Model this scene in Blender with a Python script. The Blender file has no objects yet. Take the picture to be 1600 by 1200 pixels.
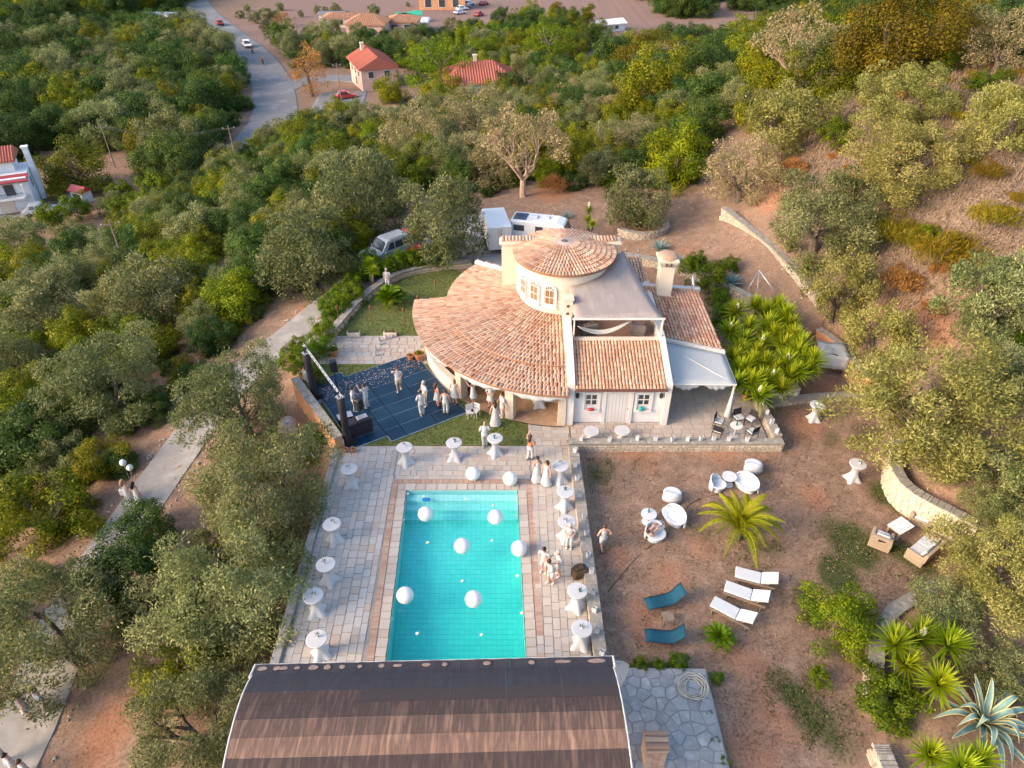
import bpy, bmesh, math, random
import numpy as np
from mathutils import Vector, Matrix, Euler
random.seed(7)
RNG = np.random.default_rng(7)
R = math.radians
PI = math.pi
S = bpy.context.scene
COL = S.collection

# ------------------------------------------------------------------ camera, sky, sun, exposure
CAMZ, PITCH, FPX = 26.0, R(37.0), 1109.0
cam = bpy.data.cameras.new('camera')
cam.sensor_width = 36.0
cam.lens = 36.0 * FPX / 1600.0
cam.clip_start, cam.clip_end = 0.5, 9000
camo = bpy.data.objects.new('camera', cam)
camo.location = (0, 0, CAMZ)
camo.rotation_euler = (PI / 2 - PITCH, 0, 0)
COL.objects.link(camo)
S.camera = camo
SUN_EL, SUN_AZ = R(26), R(-112)          # azimuth clockwise from +Y
world = bpy.data.worlds.new('World')
S.world = world
world.use_nodes = True
wn = world.node_tree
sky = wn.nodes.new('ShaderNodeTexSky')
sky.sky_type = 'NISHITA'
sky.sun_disc = False
sky.sun_elevation = SUN_EL
sky.sun_rotation = SUN_AZ
sky.air_density, sky.dust_density, sky.ozone_density = 1.0, 2.2, 1.0
bg = wn.nodes['Background']
bg.inputs[1].default_value = 0.15
wn.links.new(sky.outputs[0], bg.inputs[0])
sun = bpy.data.lights.new('sun', 'SUN')
sun.energy = 1.6
sun.angle = R(30)
sun.color = (1.0, 0.71, 0.44)
suno = bpy.data.objects.new('sun', sun)
tosun = Vector((math.sin(SUN_AZ) * math.cos(SUN_EL), math.cos(SUN_AZ) * math.cos(SUN_EL), math.sin(SUN_EL)))
suno.rotation_euler = tosun.to_track_quat('Z', 'Y').to_euler()
suno.location = (-60, -20, 60)
COL.objects.link(suno)
S.view_settings.view_transform = 'Standard'
S.view_settings.look = 'None'
S.view_settings.exposure = 1.58
S.view_settings.gamma = 1.0
S.view_settings.use_curve_mapping = False
S.render.engine = 'CYCLES'
S.cycles.max_bounces = 6
S.cycles.transparent_max_bounces = 8
S.cycles.diffuse_bounces = 3
S.cycles.glossy_bounces = 2
S.cycles.transmission_bounces = 3
S.cycles.caustics_reflective = False
S.cycles.caustics_refractive = False

# ------------------------------------------------------------------ geometry helpers
def ray(u, v):
    a, b = (u - 800) / FPX, (600 - v) / FPX
    return np.array([a, math.cos(PITCH) + b * math.sin(PITCH), -math.sin(PITCH) + b * math.cos(PITCH)])

def P(u, v, z=0.0):                      # photograph measurement -> world point at height z
    d = ray(u, v)
    t = (z - CAMZ) / d[2]
    return (d[0] * t, d[1] * t, z)

def P2(u, v, z=0.0):
    return P(u, v, z)[:2]

class M:
    def __init__(s):
        s.v, s.f, s.m, s.a = [], [], [], []
        s.cur, s.val = 0, 0.5
    def add(s, vs, fs):
        o = len(s.v)
        s.v.extend(vs)
        for f in fs:
            s.f.append([i + o for i in f]); s.m.append(s.cur); s.a.append(s.val)
        return s
    def box(s, cx, cy, cz, sx, sy, sz, rz=0.0, tx=0.0, bottom=True, taper=1.0):
        c, n = math.cos(rz), math.sin(rz)
        vs = []
        for dz in (-.5, .5):
            k = taper if dz > 0 else 1
            for dx, dy in ((-.5, -.5), (.5, -.5), (.5, .5), (-.5, .5)):
                x, y, z = dx * sx * k, dy * sy * k, dz * sz
                if tx:
                    y, z = y * math.cos(tx) - z * math.sin(tx), y * math.sin(tx) + z * math.cos(tx)
                vs.append((cx + x * c - y * n, cy + x * n + y * c, cz + z))
        fs = [(4, 5, 6, 7), (0, 1, 5, 4), (1, 2, 6, 5), (2, 3, 7, 6), (3, 0, 4, 7)]
        if bottom: fs.append((3, 2, 1, 0))
        return s.add(vs, fs)
    def bbox(s, cx, cy, cz, sx, sy, sz, b=0.02, rz=0.0):          # box with chamfered top and vertical edges
        c, n = math.cos(rz), math.sin(rz)
        vs = []
        def ring(hx, hy, k, z):
            for (x, y) in ((-hx + k, -hy), (hx - k, -hy), (hx, -hy + k), (hx, hy - k), (hx - k, hy), (-hx + k, hy), (-hx, hy - k), (-hx, -hy + k)):
                vs.append((cx + x * c - y * n, cy + x * n + y * c, z))
        hx, hy = sx / 2, sy / 2
        ring(hx - b, hy - b, b, cz - sz / 2); ring(hx, hy, b, cz - sz / 2 + b); ring(hx, hy, b, cz + sz / 2 - b); ring(hx - b, hy - b, b, cz + sz / 2)
        fs = []
        for r in range(3):
            for i in range(8):
                j = (i + 1) % 8
                fs.append((r * 8 + i, r * 8 + j, r * 8 + 8 + j, r * 8 + 8 + i))
        fs.append(tuple(range(24, 32))); fs.append(tuple(reversed(range(8))))
        return s.add(vs, fs)
    def tube(s, pts, rad, seg=8, cap=True):
        pts = [Vector(p) for p in pts]
        n = len(pts)
        rads = rad if isinstance(rad, (list, tuple)) else [rad] * n
        vs, up = [], None
        for i, p in enumerate(pts):
            t = (pts[min(i + 1, n - 1)] - pts[max(i - 1, 0)])
            t = t.normalized() if t.length > 1e-9 else Vector((0, 0, 1))
            if up is None:
                up = Vector((0, 0, 1)) if abs(t.z) < .9 else Vector((1, 0, 0))
            x = t.cross(up); x = x.normalized() if x.length > 1e-6 else t.orthogonal().normalized()
            y = x.cross(t).normalized(); up = y
            for k in range(seg):
                a = 2 * PI * k / seg
                vs.append(tuple(p + (x * math.cos(a) + y * math.sin(a)) * rads[i]))
        fs = []
        for i in range(n - 1):
            for k in range(seg):
                j = (k + 1) % seg
                fs.append((i * seg + k, i * seg + j, (i + 1) * seg + j, (i + 1) * seg + k))
        if cap:
            fs.append(tuple(reversed(range(seg)))); fs.append(tuple(range((n - 1) * seg, n * seg)))
        return s.add(vs, fs)
    def lathe(s, prof, seg=16, c=(0, 0, 0), sx=1.0, sy=1.0, a0=0.0, a1=2 * PI, star=None):
        full = abs(a1 - a0) > 2 * PI - 1e-4
        na = seg if full else seg + 1
        vs = []
        for (r, z) in prof:
            for k in range(na):
                a = a0 + (a1 - a0) * k / seg
                vs.append((c[0] + r * sx * math.cos(a), c[1] + r * sy * math.sin(a), c[2] + z))
        fs = []
        for i in range(len(prof) - 1):
            for k in range(seg):
                j = (k + 1) % na
                fs.append((i * na + k, i * na + j, (i + 1) * na + j, (i + 1) * na + k))
        if full:
            if prof[0][0] > 1e-4: fs.append(tuple(reversed(range(seg))))
            if prof[-1][0] > 1e-4: fs.append(tuple(range((len(prof) - 1) * na, len(prof) * na)))
        return s.add(vs, fs)
    def ball(s, c, r, seg=12, rings=8, sx=1, sy=1, sz=1):
        return s.lathe([(max(r * math.sin(PI * i / rings), 1e-5), -r * sz * math.cos(PI * i / rings)) for i in range(rings + 1)], seg, c, sx, sy)
    def prism(s, poly, z0, z1, bottom=False):
        n = len(poly)
        a = sum(poly[i][0] * poly[(i + 1) % n][1] - poly[(i + 1) % n][0] * poly[i][1] for i in range(n))
        if a < 0: poly = list(reversed(poly))
        vs = [(x, y, z0) for x, y in poly] + [(x, y, z1) for x, y in poly]
        fs = [tuple(range(n, 2 * n))] + [(i, (i + 1) % n, n + (i + 1) % n, n + i) for i in range(n)]
        if bottom: fs.append(tuple(reversed(range(n))))
        return s.add(vs, fs)
    def slab(s, q, t):                    # quad (4 points, ccw from above) with thickness t downwards
        q = [Vector(p) for p in q]
        n = (q[1] - q[0]).cross(q[3] - q[0]).normalized()
        vs = [tuple(p) for p in q] + [tuple(p - n * t) for p in q]
        return s.add(vs, [(0, 1, 2, 3), (7, 6, 5, 4), (0, 4, 5, 1), (1, 5, 6, 2), (2, 6, 7, 3), (3, 7, 4, 0)])
    def sheet(s, g):                      # grid of points rows x cols
        r, c = len(g), len(g[0])
        return s.add([tuple(p) for row in g for p in row],
                     [(i * c + j, i * c + j + 1, (i + 1) * c + j + 1, (i + 1) * c + j) for i in range(r - 1) for j in range(c - 1)])
    def build(s, name, mats, parent=None, smooth=False, world=False, kind=None):
        v = np.array(s.v, dtype=float).reshape(-1, 3)
        if world and parent is not None:
            v = v - np.array(parent.matrix_basis.translation)
            q = parent
            while q.parent is not None:
                q = q.parent; v = v - np.array(q.matrix_basis.translation)
        me = bpy.data.meshes.new(name)
        me.from_pydata(v.tolist(), [], s.f)
        for m in (mats if isinstance(mats, (list, tuple)) else [mats]): me.materials.append(m)
        me.polygons.foreach_set('material_index', s.m)
        at = me.attributes.new('tone', 'FLOAT', 'FACE')
        at.data.foreach_set('value', [float(x) for x in s.a])
        if smooth: me.polygons.foreach_set('use_smooth', [True] * len(s.f))
        me.update()
        return link(name, me, parent, kind)

def link(name, me, parent=None, kind=None):
    o = bpy.data.objects.new(name, me)
    COL.objects.link(o)
    if parent is not None: o.parent = parent
    if kind: o['kind'] = kind
    return o

def tag(o, label, cat, group=None):
    o['label'] = label; o['category'] = cat
    if group: o['group'] = group
    return o

def thing(name, label, cat, loc=(0, 0, 0), rz=0.0, group=None):
    o = bpy.data.objects.new(name, None)
    o.empty_display_size = .2
    COL.objects.link(o)
    o.location = loc; o.rotation_euler = (0, 0, rz)
    return tag(o, label, cat, group)

def copy_tree(o, parent=None):
    c = o.copy(); COL.objects.link(c)
    if parent is not None: c.parent = parent
    for ch in list(o.children): copy_tree(ch, c)
    return c

def dup(o, loc, rz=0.0, label=None, group=None, scale=None):
    c = copy_tree(o)
    c.location = loc; c.rotation_euler = (0, 0, rz)
    if label: c['label'] = label
    if group: c['group'] = group
    if scale: c.scale = (scale,) * 3 if not isinstance(scale, tuple) else scale
    return c

# ------------------------------------------------------------------ materials
def nd(nt, t, **k):
    n = nt.nodes.new(t)
    for a, b in k.items(): setattr(n, a, b)
    return n

def ramp(nt, fac, stops):
    n = nd(nt, 'ShaderNodeValToRGB')
    el = n.color_ramp.elements
    while len(el) < len(stops): el.new(.5)
    for e, (p, c) in zip(el, stops):
        e.position = p; e.color = (*c, 1)
    nt.links.new(fac, n.inputs[0])
    return n.outputs[0]

def mixc(nt, fac, a, b, blend='MIX'):
    n = nd(nt, 'ShaderNodeMix', data_type='RGBA', blend_type=blend)
    for sock, val in ((n.inputs[0], fac), (n.inputs[6], a), (n.inputs[7], b)):
        if hasattr(val, 'node'): nt.links.new(val, sock)
        elif isinstance(val, (int, float)): sock.default_value = val
        else: sock.default_value = (*val, 1)
    return n.outputs[2]

def noise(nt, vec, scale, detail=4.0, rough=.6):
    n = nd(nt, 'ShaderNodeTexNoise')
    n.inputs['Scale'].default_value = scale; n.inputs['Detail'].default_value = detail; n.inputs['Roughness'].default_value = rough
    if vec is not None: nt.links.new(vec, n.inputs['Vector'])
    return n.outputs['Fac']

def mat(name, c1, c2=None, scale=4.0, rough=.7, bump=0.0, bscale=None, metal=0.0, tone=None, objrand=0.0, stretch=None, c3=None, spec=.3, sss=0, emit=0):
    m = bpy.data.materials.new(name); m.use_nodes = True
    nt = m.node_tree; b = nt.nodes['Principled BSDF']
    b.inputs['Roughness'].default_value = rough; b.inputs['Metallic'].default_value = metal
    b.inputs['Specular IOR Level'].default_value = spec
    co = nd(nt, 'ShaderNodeNewGeometry').outputs['Position']
    if stretch:
        mp = nd(nt, 'ShaderNodeMapping'); mp.inputs['Scale'].default_value = stretch
        nt.links.new(co, mp.inputs[0]); co = mp.outputs[0]
    c2 = c2 or tuple(x * .82 for x in c1)
    f = noise(nt, co, scale)
    stops = [(.3, c1), (.7, c2)] if c3 is None else [(.28, c1), (.5, c2), (.72, c3)]
    col = ramp(nt, f, stops)
    if tone:                              # piece-to-piece tone: list of colours
        at = nd(nt, 'ShaderNodeAttribute', attribute_name='tone')
        tc = ramp(nt, at.outputs['Fac'], [(i / (len(tone) - 1), c) for i, c in enumerate(tone)])
        col = mixc(nt, .35, tc, col)
    if objrand:
        oi = nd(nt, 'ShaderNodeObjectInfo')
        hs = nd(nt, 'ShaderNodeHueSaturation')
        mr = nd(nt, 'ShaderNodeMapRange'); mr.inputs[3].default_value = 1 - objrand; mr.inputs[4].default_value = 1 + objrand
        nt.links.new(oi.outputs['Random'], mr.inputs[0]); nt.links.new(mr.outputs[0], hs.inputs['Value'])
        nt.links.new(col, hs.inputs['Color']); col = hs.outputs[0]
    nt.links.new(col, b.inputs['Base Color'])
    if bump:
        bp = nd(nt, 'ShaderNodeBump'); bp.inputs['Strength'].default_value = bump; bp.inputs['Distance'].default_value = .03
        nt.links.new(noise(nt, co, bscale or scale * 6), bp.inputs['Height'])
        nt.links.new(bp.outputs[0], b.inputs['Normal'])
    if emit:
        b.inputs['Emission Color'].default_value = (1, .96, .88, 1); b.inputs['Emission Strength'].default_value = emit
    return m

def sheer(m, amount, col):
    nt = m.node_tree; b = nt.nodes['Principled BSDF']; tr = nd(nt, 'ShaderNodeBsdfTranslucent'); tr.inputs[0].default_value = (*col, 1)
    mx = nd(nt, 'ShaderNodeMixShader'); mx.inputs[0].default_value = amount; nt.links.new(b.outputs[0], mx.inputs[1]); nt.links.new(tr.outputs[0], mx.inputs[2]); nt.links.new(mx.outputs[0], nt.nodes['Material Output'].inputs['Surface']); return m

def leaf_mat(name, dark, mid, light, sat=1.24, vr=.22, hr=.02, trans=.32):
    m = bpy.data.materials.new(name); m.use_nodes = True
    nt = m.node_tree; b = nt.nodes['Principled BSDF']
    b.inputs['Roughness'].default_value = .6; b.inputs['Specular IOR Level'].default_value = .25
    at = nd(nt, 'ShaderNodeAttribute', attribute_name='tone')
    col = ramp(nt, at.outputs['Fac'], [(0, dark), (.5, mid), (1, light)])
    oi = nd(nt, 'ShaderNodeObjectInfo')
    hs = nd(nt, 'ShaderNodeHueSaturation'); hs.inputs['Saturation'].default_value = sat
    mr = nd(nt, 'ShaderNodeMapRange'); mr.inputs[3].default_value = 1 - vr; mr.inputs[4].default_value = 1 + vr
    nt.links.new(oi.outputs['Random'], mr.inputs[0]); nt.links.new(mr.outputs[0], hs.inputs['Value'])
    wn_ = nd(nt, 'ShaderNodeTexWhiteNoise', noise_dimensions='1D'); nt.links.new(oi.outputs['Random'], wn_.inputs['W'])
    mh = nd(nt, 'ShaderNodeMapRange'); mh.inputs[3].default_value = .5 - hr; mh.inputs[4].default_value = .5 + hr
    nt.links.new(wn_.outputs['Value'], mh.inputs[0]); nt.links.new(mh.outputs[0], hs.inputs['Hue'])
    nt.links.new(col, hs.inputs['Color'])
    nt.links.new(hs.outputs[0], b.inputs['Base Color'])
    tr = nd(nt, 'ShaderNodeBsdfTranslucent'); nt.links.new(hs.outputs[0], tr.inputs['Color'])
    mx = nd(nt, 'ShaderNodeMixShader'); mx.inputs[0].default_value = trans
    nt.links.new(b.outputs[0], mx.inputs[1]); nt.links.new(tr.outputs[0], mx.inputs[2])
    nt.links.new(mx.outputs[0], nt.nodes['Material Output'].inputs['Surface'])
    return m

TERRA = [(.22, .10, .055), (.45, .23, .14), (.55, .335, .215), (.35, .23, .165), (.60, .43, .31), (.35, .155, .095), (.50, .385, .30)]
MT = dict(
    white=mat('white_paint', (.62, .59, .56), (.55, .52, .49), 2, .8, .1),
    cream=mat('cream_render', (.66, .57, .46), (.58, .49, .39), 1.2, .85, .15, 9),
    lilac=mat('pale_grey_render', (.66, .63, .64), (.60, .57, .58), 1.5, .85, .1),
    cloth=mat('white_cloth', (.60, .60, .61), (.54, .54, .55), 3, .85, .05),
    cushion=mat('white_cushion', (.52, .54, .55), (.46, .48, .49), 4, .9, .1),
    balloon=mat('white_balloon', (.72, .70, .67), (.70, .68, .65), 3, .32, spec=.5),
    plastic=mat('white_plastic', (.58, .60, .62), (.54, .56, .58), 3, .4, spec=.5),
    tile=mat('terracotta_tile', (.40, .215, .135), (.54, .36, .25), .8, .85, .25, 30, tone=TERRA, c3=(.45, .34, .265)),
    under=mat('roof_underlay', (.22, .11, .07), (.30, .17, .11), 5, .9),
    stonewall=mat('wall_stone', (.42, .36, .28), (.30, .25, .19), 3, .9, .3, 25, tone=[(.50, .43, .33), (.38, .32, .25), (.55, .48, .38), (.30, .26, .22), (.46, .36, .26)], c3=(.48, .42, .33)),
    mortar=mat('mortar', (.30, .26, .21), (.22, .19, .15), 4, .95, .2),
    walltop=mat('wall_coping', (.34, .30, .26), (.24, .22, .19), 3, .9, .3, 20, c3=(.42, .38, .33)),
    wood=mat('weathered_wood', (.26, .20, .15), (.17, .12, .09), 3, .8, .2, stretch=(1, 1, 6)),
    darkwood=mat('dark_wood', (.10, .06, .035), (.06, .035, .02), 4, .7),
    rattan=mat('rattan', (.40, .31, .22), (.30, .23, .16), 14, .8, .4, 60, c3=(.45, .36, .27)),
    black=mat('black_cloth', (.018, .016, .02), (.03, .026, .03), 4, .85),
    blackm=mat('black_metal', (.02, .02, .022), (.035, .035, .04), 4, .45, metal=.3),
    steel=mat('galvanised_steel', (.55, .56, .58), (.42, .43, .45), 6, .4, metal=.7),
    glass=mat('dark_glass', (.03, .04, .05), (.05, .06, .07), 2, .08, spec=.8),
    orange=mat('ochre_render', (.62, .32, .17), (.50, .24, .12), .9, .9, .25, 10, c3=(.66, .38, .22)),
    teal=mat('teal_canvas', (.008, .07, .115), (.006, .05, .085), 5, .85, .1),
    earth=mat('bed_earth', (.13, .075, .05), (.08, .05, .035), 4, .95, .4, 20, c3=(.17, .10, .07)),
    concrete=mat('concrete', (.36, .35, .33), (.28, .27, .26), 1.5, .9, .2, 12, c3=(.42, .40, .38)),
    trunk=mat('bark', (.19, .14, .10), (.11, .085, .06), 5, .9, .5, 22, c3=(.26, .21, .16)),
    paletrunk=mat('pale_bark', (.46, .33, .24), (.36, .25, .17), 4, .9, .3),
    skin=mat('skin', (.58, .32, .21), (.52, .28, .18), 9, .55, sss=.1, objrand=.15),
    whitecl=mat('white_garment', (.52, .51, .50), (.42, .42, .43), 9, .9, .25, 14, objrand=.05),
    beige=mat('beige_garment', (.50, .40, .28), (.44, .34, .24), 9, .9, .2),
    pink=mat('coral_garment', (.62, .22, .13), (.55, .18, .11), 9, .9, .2),
    hairb=mat('brown_hair', (.09, .045, .025), (.05, .027, .015), 20, .6),
    haird=mat('black_hair', (.018, .014, .012), (.03, .02, .018), 20, .5),
    hairf=mat('fair_hair', (.36, .22, .11), (.27, .16, .08), 20, .6),
    hairg=mat('grey_hair', (.42, .38, .35), (.33, .30, .28), 20, .7),
    shoe=mat('shoe_leather', (.10, .06, .04), (.06, .04, .03), 8, .6),
    red=mat('red_paint', (.45, .03, .03), (.38, .025, .025), 3, .35, spec=.6),
    rubber=mat('rubber', (.02, .02, .02), (.03, .03, .03), 5, .8),
    pot=mat('terracotta_pot', (.48, .20, .10), (.38, .15, .08), 4, .8, .2),
    carpaint=mat('silver_paint', (.42, .44, .47), (.40, .42, .45), 2, .3, spec=.7, metal=.2),
    whitecar=mat('white_car_paint', (.74, .74, .73), (.70, .70, .70), 2, .3, spec=.6),
    asphalt=mat('asphalt', (.20, .20, .205), (.16, .16, .165), .3, .9, .2, 6, c3=(.23, .23, .235)),
    track=mat('concrete_track', (.31, .285, .27), (.24, .225, .21), .7, .9, .3, 8, c3=(.36, .33, .31)),
    yard=mat('courtyard_concrete', (.34, .31, .30), (.28, .26, .25), .8, .9, .2, 8),
    brick=mat('old_brick', (.36, .21, .15), (.44, .30, .23), 3, .9, .3, 30, tone=[(.38, .21, .15), (.46, .33, .25), (.33, .20, .15), (.48, .38, .30)]),
    copper=mat('rusty_iron', (.22, .07, .03), (.14, .05, .03), 8, .8),
    red_roof=mat('red_roof_tile', (.36, .10, .07), (.28, .075, .06), 1.5, .85, .2, tone=[(.30, .08, .06), (.40, .13, .09), (.36, .16, .11)]),
    ochre_roof=mat('ochre_roof_tile', (.42, .23, .13), (.36, .18, .10), 1.5, .85, .2, tone=[(.45, .26, .15), (.38, .18, .11)]),
    rosewall=mat('pink_render', (.62, .40, .33), (.56, .35, .29), 1, .9),
    green_tarp=mat('green_tarp', (.03, .32, .20), (.02, .26, .17), 2, .7),
    housewhite=mat('house_white', (.70, .71, .72), (.62, .63, .65), 1, .85),
    canvas_grey=mat('grey_canvas', (.56, .51, .48), (.45, .40, .38), 1.2, .85, .1, c3=(.60, .53, .48), stretch=(2.5, .6, 1)),
    awning=mat('pale_awning', (.62, .65, .65), (.54, .58, .60), 1.0, .7, .05, c3=(.68, .68, .66)),
    flowerw=mat('ivory_flower', (.75, .72, .58), (.70, .64, .48), 8, .8),
    petal=mat('petal', (.62, .36, .30), (.68, .5, .42), 20, .9, tone=[(.6, .2, .2), (.7, .5, .4), (.75, .7, .65)]),
    greenbottle=mat('green_glass', (.01, .16, .12), (.01, .12, .09), 4, .2, spec=.7),
)
sheer(MT['canvas_grey'], .45, (.62, .52, .46)); sheer(MT['awning'], .4, (.75, .76, .74)); sheer(MT['cloth'], .2, (.75, .75, .75))
# ------------------------------------------------------------------ terrain: height field through measured spots
CTRL = [(u, v, z) for (u, v, z) in [
    # slope below the terrace and the driveway
    (20, 1190, -3.9), (60, 1110, -3.7), (160, 870, -2.9), (250, 745, -2.4), (330, 640, -1.9), (440, 535, -1.0), (505, 475, -.4),
    (590, 405, -.1), (680, 392, 0.0), (750, 388, .1), (330, 1150, -2.6), (430, 860, -1.9), (470, 760, -1.5), (440, 690, -1.4), (400, 1100, -2.2),
    (100, 1000, -3.6), (230, 1000, -3.4),
    # wood on the slope left of the driveway
    (20, 800, -5.0), (60, 640, -5.2), (10, 520, -6.5), (150, 540, -5.2), (300, 430, -4.2), (230, 620, -3.4), (400, 430, -2.6), (420, 340, -3.2),
    (540, 280, -2.2), (520, 210, -5.5), (300, 350, -7.2),
    # valley with the white house and the road
    (30, 440, -9.5), (110, 385, -10.5), (230, 350, -11.5), (40, 325, -11.5), (170, 260, -13), (330, 265, -13), (300, 150, -13.5), (100, 110, -14.5),
    (420, 190, -13), (405, 130, -13.6), (385, 72, -14), (340, 30, -14.5), (320, 5, -15),
    (30, 20, -15), (200, 20, -15), (500, 60, -15), (600, 20, -16), (750, 20, -16), (950, 20, -16), (575, 60, -15), (590, 120, -13), (530, 165, -12.4),
    (745, 145, -10.5), (620, 190, -9.0), (640, 240, -4.0), (700, 210, -6.0), (860, 120, -9),
    # behind the house and the hill to the right
    (760, 340, .3), (860, 330, .5), (900, 210, -3.2), (850, 270, -.6), (960, 340, 1.3), (1050, 370, 1.5), (1120, 335, 1.8), (1200, 440, 1.5), (1270, 500, 1.2),
    (1000, 230, -1.2), (1050, 140, -2.5), (1100, 220, 2.4), (1200, 300, 4.2), (1300, 390, 4.0), (1400, 470, 3.4), (1330, 540, 2.0), (1450, 560, 2.6),
    (1300, 220, 7.0), (1450, 330, 7.5), (1400, 200, 9.5), (1560, 300, 9.5), (1550, 160, 12.5), (1400, 120, 10.5), (1250, 130, 6.5), (1150, 130, 2.5),
    (1590, 440, 6.5), (1590, 600, 3.5), (1500, 720, 1.6), (1590, 760, 2.0), (1500, 960, .6), (1590, 900, 1.2), (1450, 1120, .3), (1590, 1150, .5), (1250, 1180, -.6), (1160, 1180, -1.2), (1380, 1180, -.2),
]]
_far = [(-400, 400, -18), (0, 420, -18), (400, 420, -14), (-300, 150, -14), (-120, 20, -9), (-60, 0, -5), (0, -40, -3), (60, 0, 1.5), (140, 40, 7), (160, 90, 10), (120, 160, -6), (40, 160, -12), (-1500, 1500, -20), (1500, 1500, -10), (0, 2500, -20), (2500, 0, -5), (-2500, 0, -20), (0, -1500, -10), (90, 110, 2), (60, 95, 3), (70,66,12.5)]
_cp = np.array([P(u, v, z) for u, v, z in CTRL] + _far, dtype=float)

def _rbf_fit(p):
    n = len(p)
    d = np.hypot(p[:, None, 0] - p[None, :, 0], p[:, None, 1] - p[None, :, 1])
    A = np.zeros((n + 3, n + 3))
    A[:n, :n] = d + np.eye(n) * -.8
    A[:n, n] = A[n, :n] = 1; A[:n, n + 1] = A[n + 1, :n] = p[:, 0]; A[:n, n + 2] = A[n + 2, :n] = p[:, 1]
    return np.linalg.solve(A, np.concatenate([p[:, 2], [0, 0, 0]]))
_w = _rbf_fit(_cp)

def sdist(poly, X, Y):                  # signed distance, negative inside
    poly = np.array(poly, dtype=float)
    n = len(poly)
    best = np.full(X.shape, 1e9); inside = np.zeros(X.shape, bool)
    for i in range(n):
        ax, ay = poly[i]; bx, by = poly[(i + 1) % n]
        ex, ey = bx - ax, by - ay
        t = np.clip(((X - ax) * ex + (Y - ay) * ey) / (ex * ex + ey * ey + 1e-12), 0, 1)
        best = np.minimum(best, np.hypot(X - ax - t * ex, Y - ay - t * ey))
        if abs(ey) > 1e-9:
            cr = ((ay > Y) != (by > Y)) & (X < (bx - ax) * (Y - ay) / (by - ay) + ax)
            inside ^= cr
    return np.where(inside, -best, best)

def ss(a, b, x):
    t = np.clip((x - a) / (b - a), 0, 1)
    return t * t * (3 - 2 * t)

YZ = -0.35                               # level of the parched yard
WALL_X = 3.45                            # centre line of the long low wall beside the pool
TERR = [(-9.62, 8.5), (-9.62, 28.9), (-12.9, 34.2), (-14.1, 38.6), P2(520, 522), P2(545, 490), P2(572, 462), P2(612, 432), P2(650, 422), P2(690, 415), (-4.5, 50.5), (3, 49.0), (8.5, 46.6), (13.0, 44.0), (13.6, 37), (14.7, 33), (14.7, 28.9), (3.7, 28.9), (3.7, 8.5)]
YARD = [(3.7, 8.5), (3.7, 28.9), (14.6, 28.9), (14.6, 32.6), P2(1255, 596, YZ), P2(1330, 604, YZ), P2(1398, 620, YZ), P2(1388, 700, YZ), P2(1390, 760, YZ), P2(1428, 800, YZ), P2(1500, 832, YZ), P2(1500, 880, YZ), P2(1440, 925, YZ), P2(1375, 968, YZ), P2(1362, 1010, YZ), P2(1362, 1090, YZ), P2(1372, 1200, YZ), (16, 8.5)]
NOOK = [P2(1195, 612, YZ), P2(1250, 560, YZ), P2(1285, 540, YZ), P2(1322, 560, YZ), P2(1338, 592, YZ), P2(1372, 606, YZ), P2(1330, 618, YZ)]
POOLP = [(-5.36, 25.55), (.27, 25.55), (.62, 14.4), (-5.01, 14.4)]

def H(X, Y):
    X = np.asarray(X, float); Y = np.asarray(Y, float)
    shp = X.shape; x = X.ravel(); y = Y.ravel()
    z = np.full(x.shape, _w[-3]) + _w[-2] * x + _w[-1] * y
    for i in range(len(_cp)):
        z = z + _w[i] * np.hypot(x - _cp[i, 0], y - _cp[i, 1])
    far = np.hypot(x, y - 100)
    z = np.where(far > 330, z + (-17 - z) * ss(330, 700, far), z)
    d = sdist(NOOK, x, y); z = z + (YZ - z) * (1 - ss(0.0, .5, d))
    d = sdist(YARD, x, y); z = z + (YZ - z) * (1 - ss(0.0, .6, d))
    d = sdist(TERR, x, y); z = z + (-.05 - z) * (1 - ss(0.0, .35, d))
    d = sdist(POOLP, x, y); z = z + (-2.6 - z) * (1 - ss(.1, .5, d))
    return z.reshape(shp)

def h(x, y):
    return float(H(np.array([x]), np.array([y]))[0])

def PT(u, v, off=0.0):                   # measured spot -> point 'off' above the terrain
    d = ray(u, v)
    t = np.concatenate([np.arange(14, 130, .5), np.arange(130, 700, 2.0)])
    g = H(d[0] * t, d[1] * t) + off - (CAMZ + d[2] * t)
    k = int(np.argmax(g > 0)) if (g > 0).any() else len(t) - 1
    k = max(k, 1)
    a, b = t[k - 1], t[k]
    for _ in range(14):
        mth = (a + b) / 2
        if h(d[0] * mth, d[1] * mth) + off > CAMZ + d[2] * mth: b = mth
        else: a = mth
    return np.array([d[0] * b, d[1] * b, CAMZ + d[2] * b])

def scale_at(p):                         # photograph pixels per metre at a point
    y, z = p[1], p[2] - CAMZ
    return FPX / (y * math.cos(PITCH) - z * math.sin(PITCH))

def axis(lo, hi, step, far, g=1.12):
    a = list(np.arange(lo, hi + 1e-6, step))
    s = step; x = hi
    while x < far: s *= g; x += s; a.append(x)
    s = step; x = lo
    while x > -far: s *= g; x -= s; a.insert(0, x)
    return np.array(a)
gx = axis(-30, 46, .42, 3200); gy = axis(6, 72, .42, 3200)
GX, GY = np.meshgrid(gx, gy)
GZ = H(GX, GY)
nr = np.random.default_rng(3)
GZ += (np.where(sdist(TERR, GX, GY) > .6, 1, 0)) * nr.normal(0, .03, GZ.shape)
nrow, ncol = GX.shape
gme = bpy.data.meshes.new('ground')
gv = np.stack([GX, GY, GZ], -1).reshape(-1, 3)
idx = np.arange(nrow * ncol).reshape(nrow, ncol)
gf = np.stack([idx[:-1, :-1], idx[:-1, 1:], idx[1:, 1:], idx[1:, :-1]], -1).reshape(-1, 4)
gme.from_pydata(gv.tolist(), [], gf.tolist())
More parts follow.
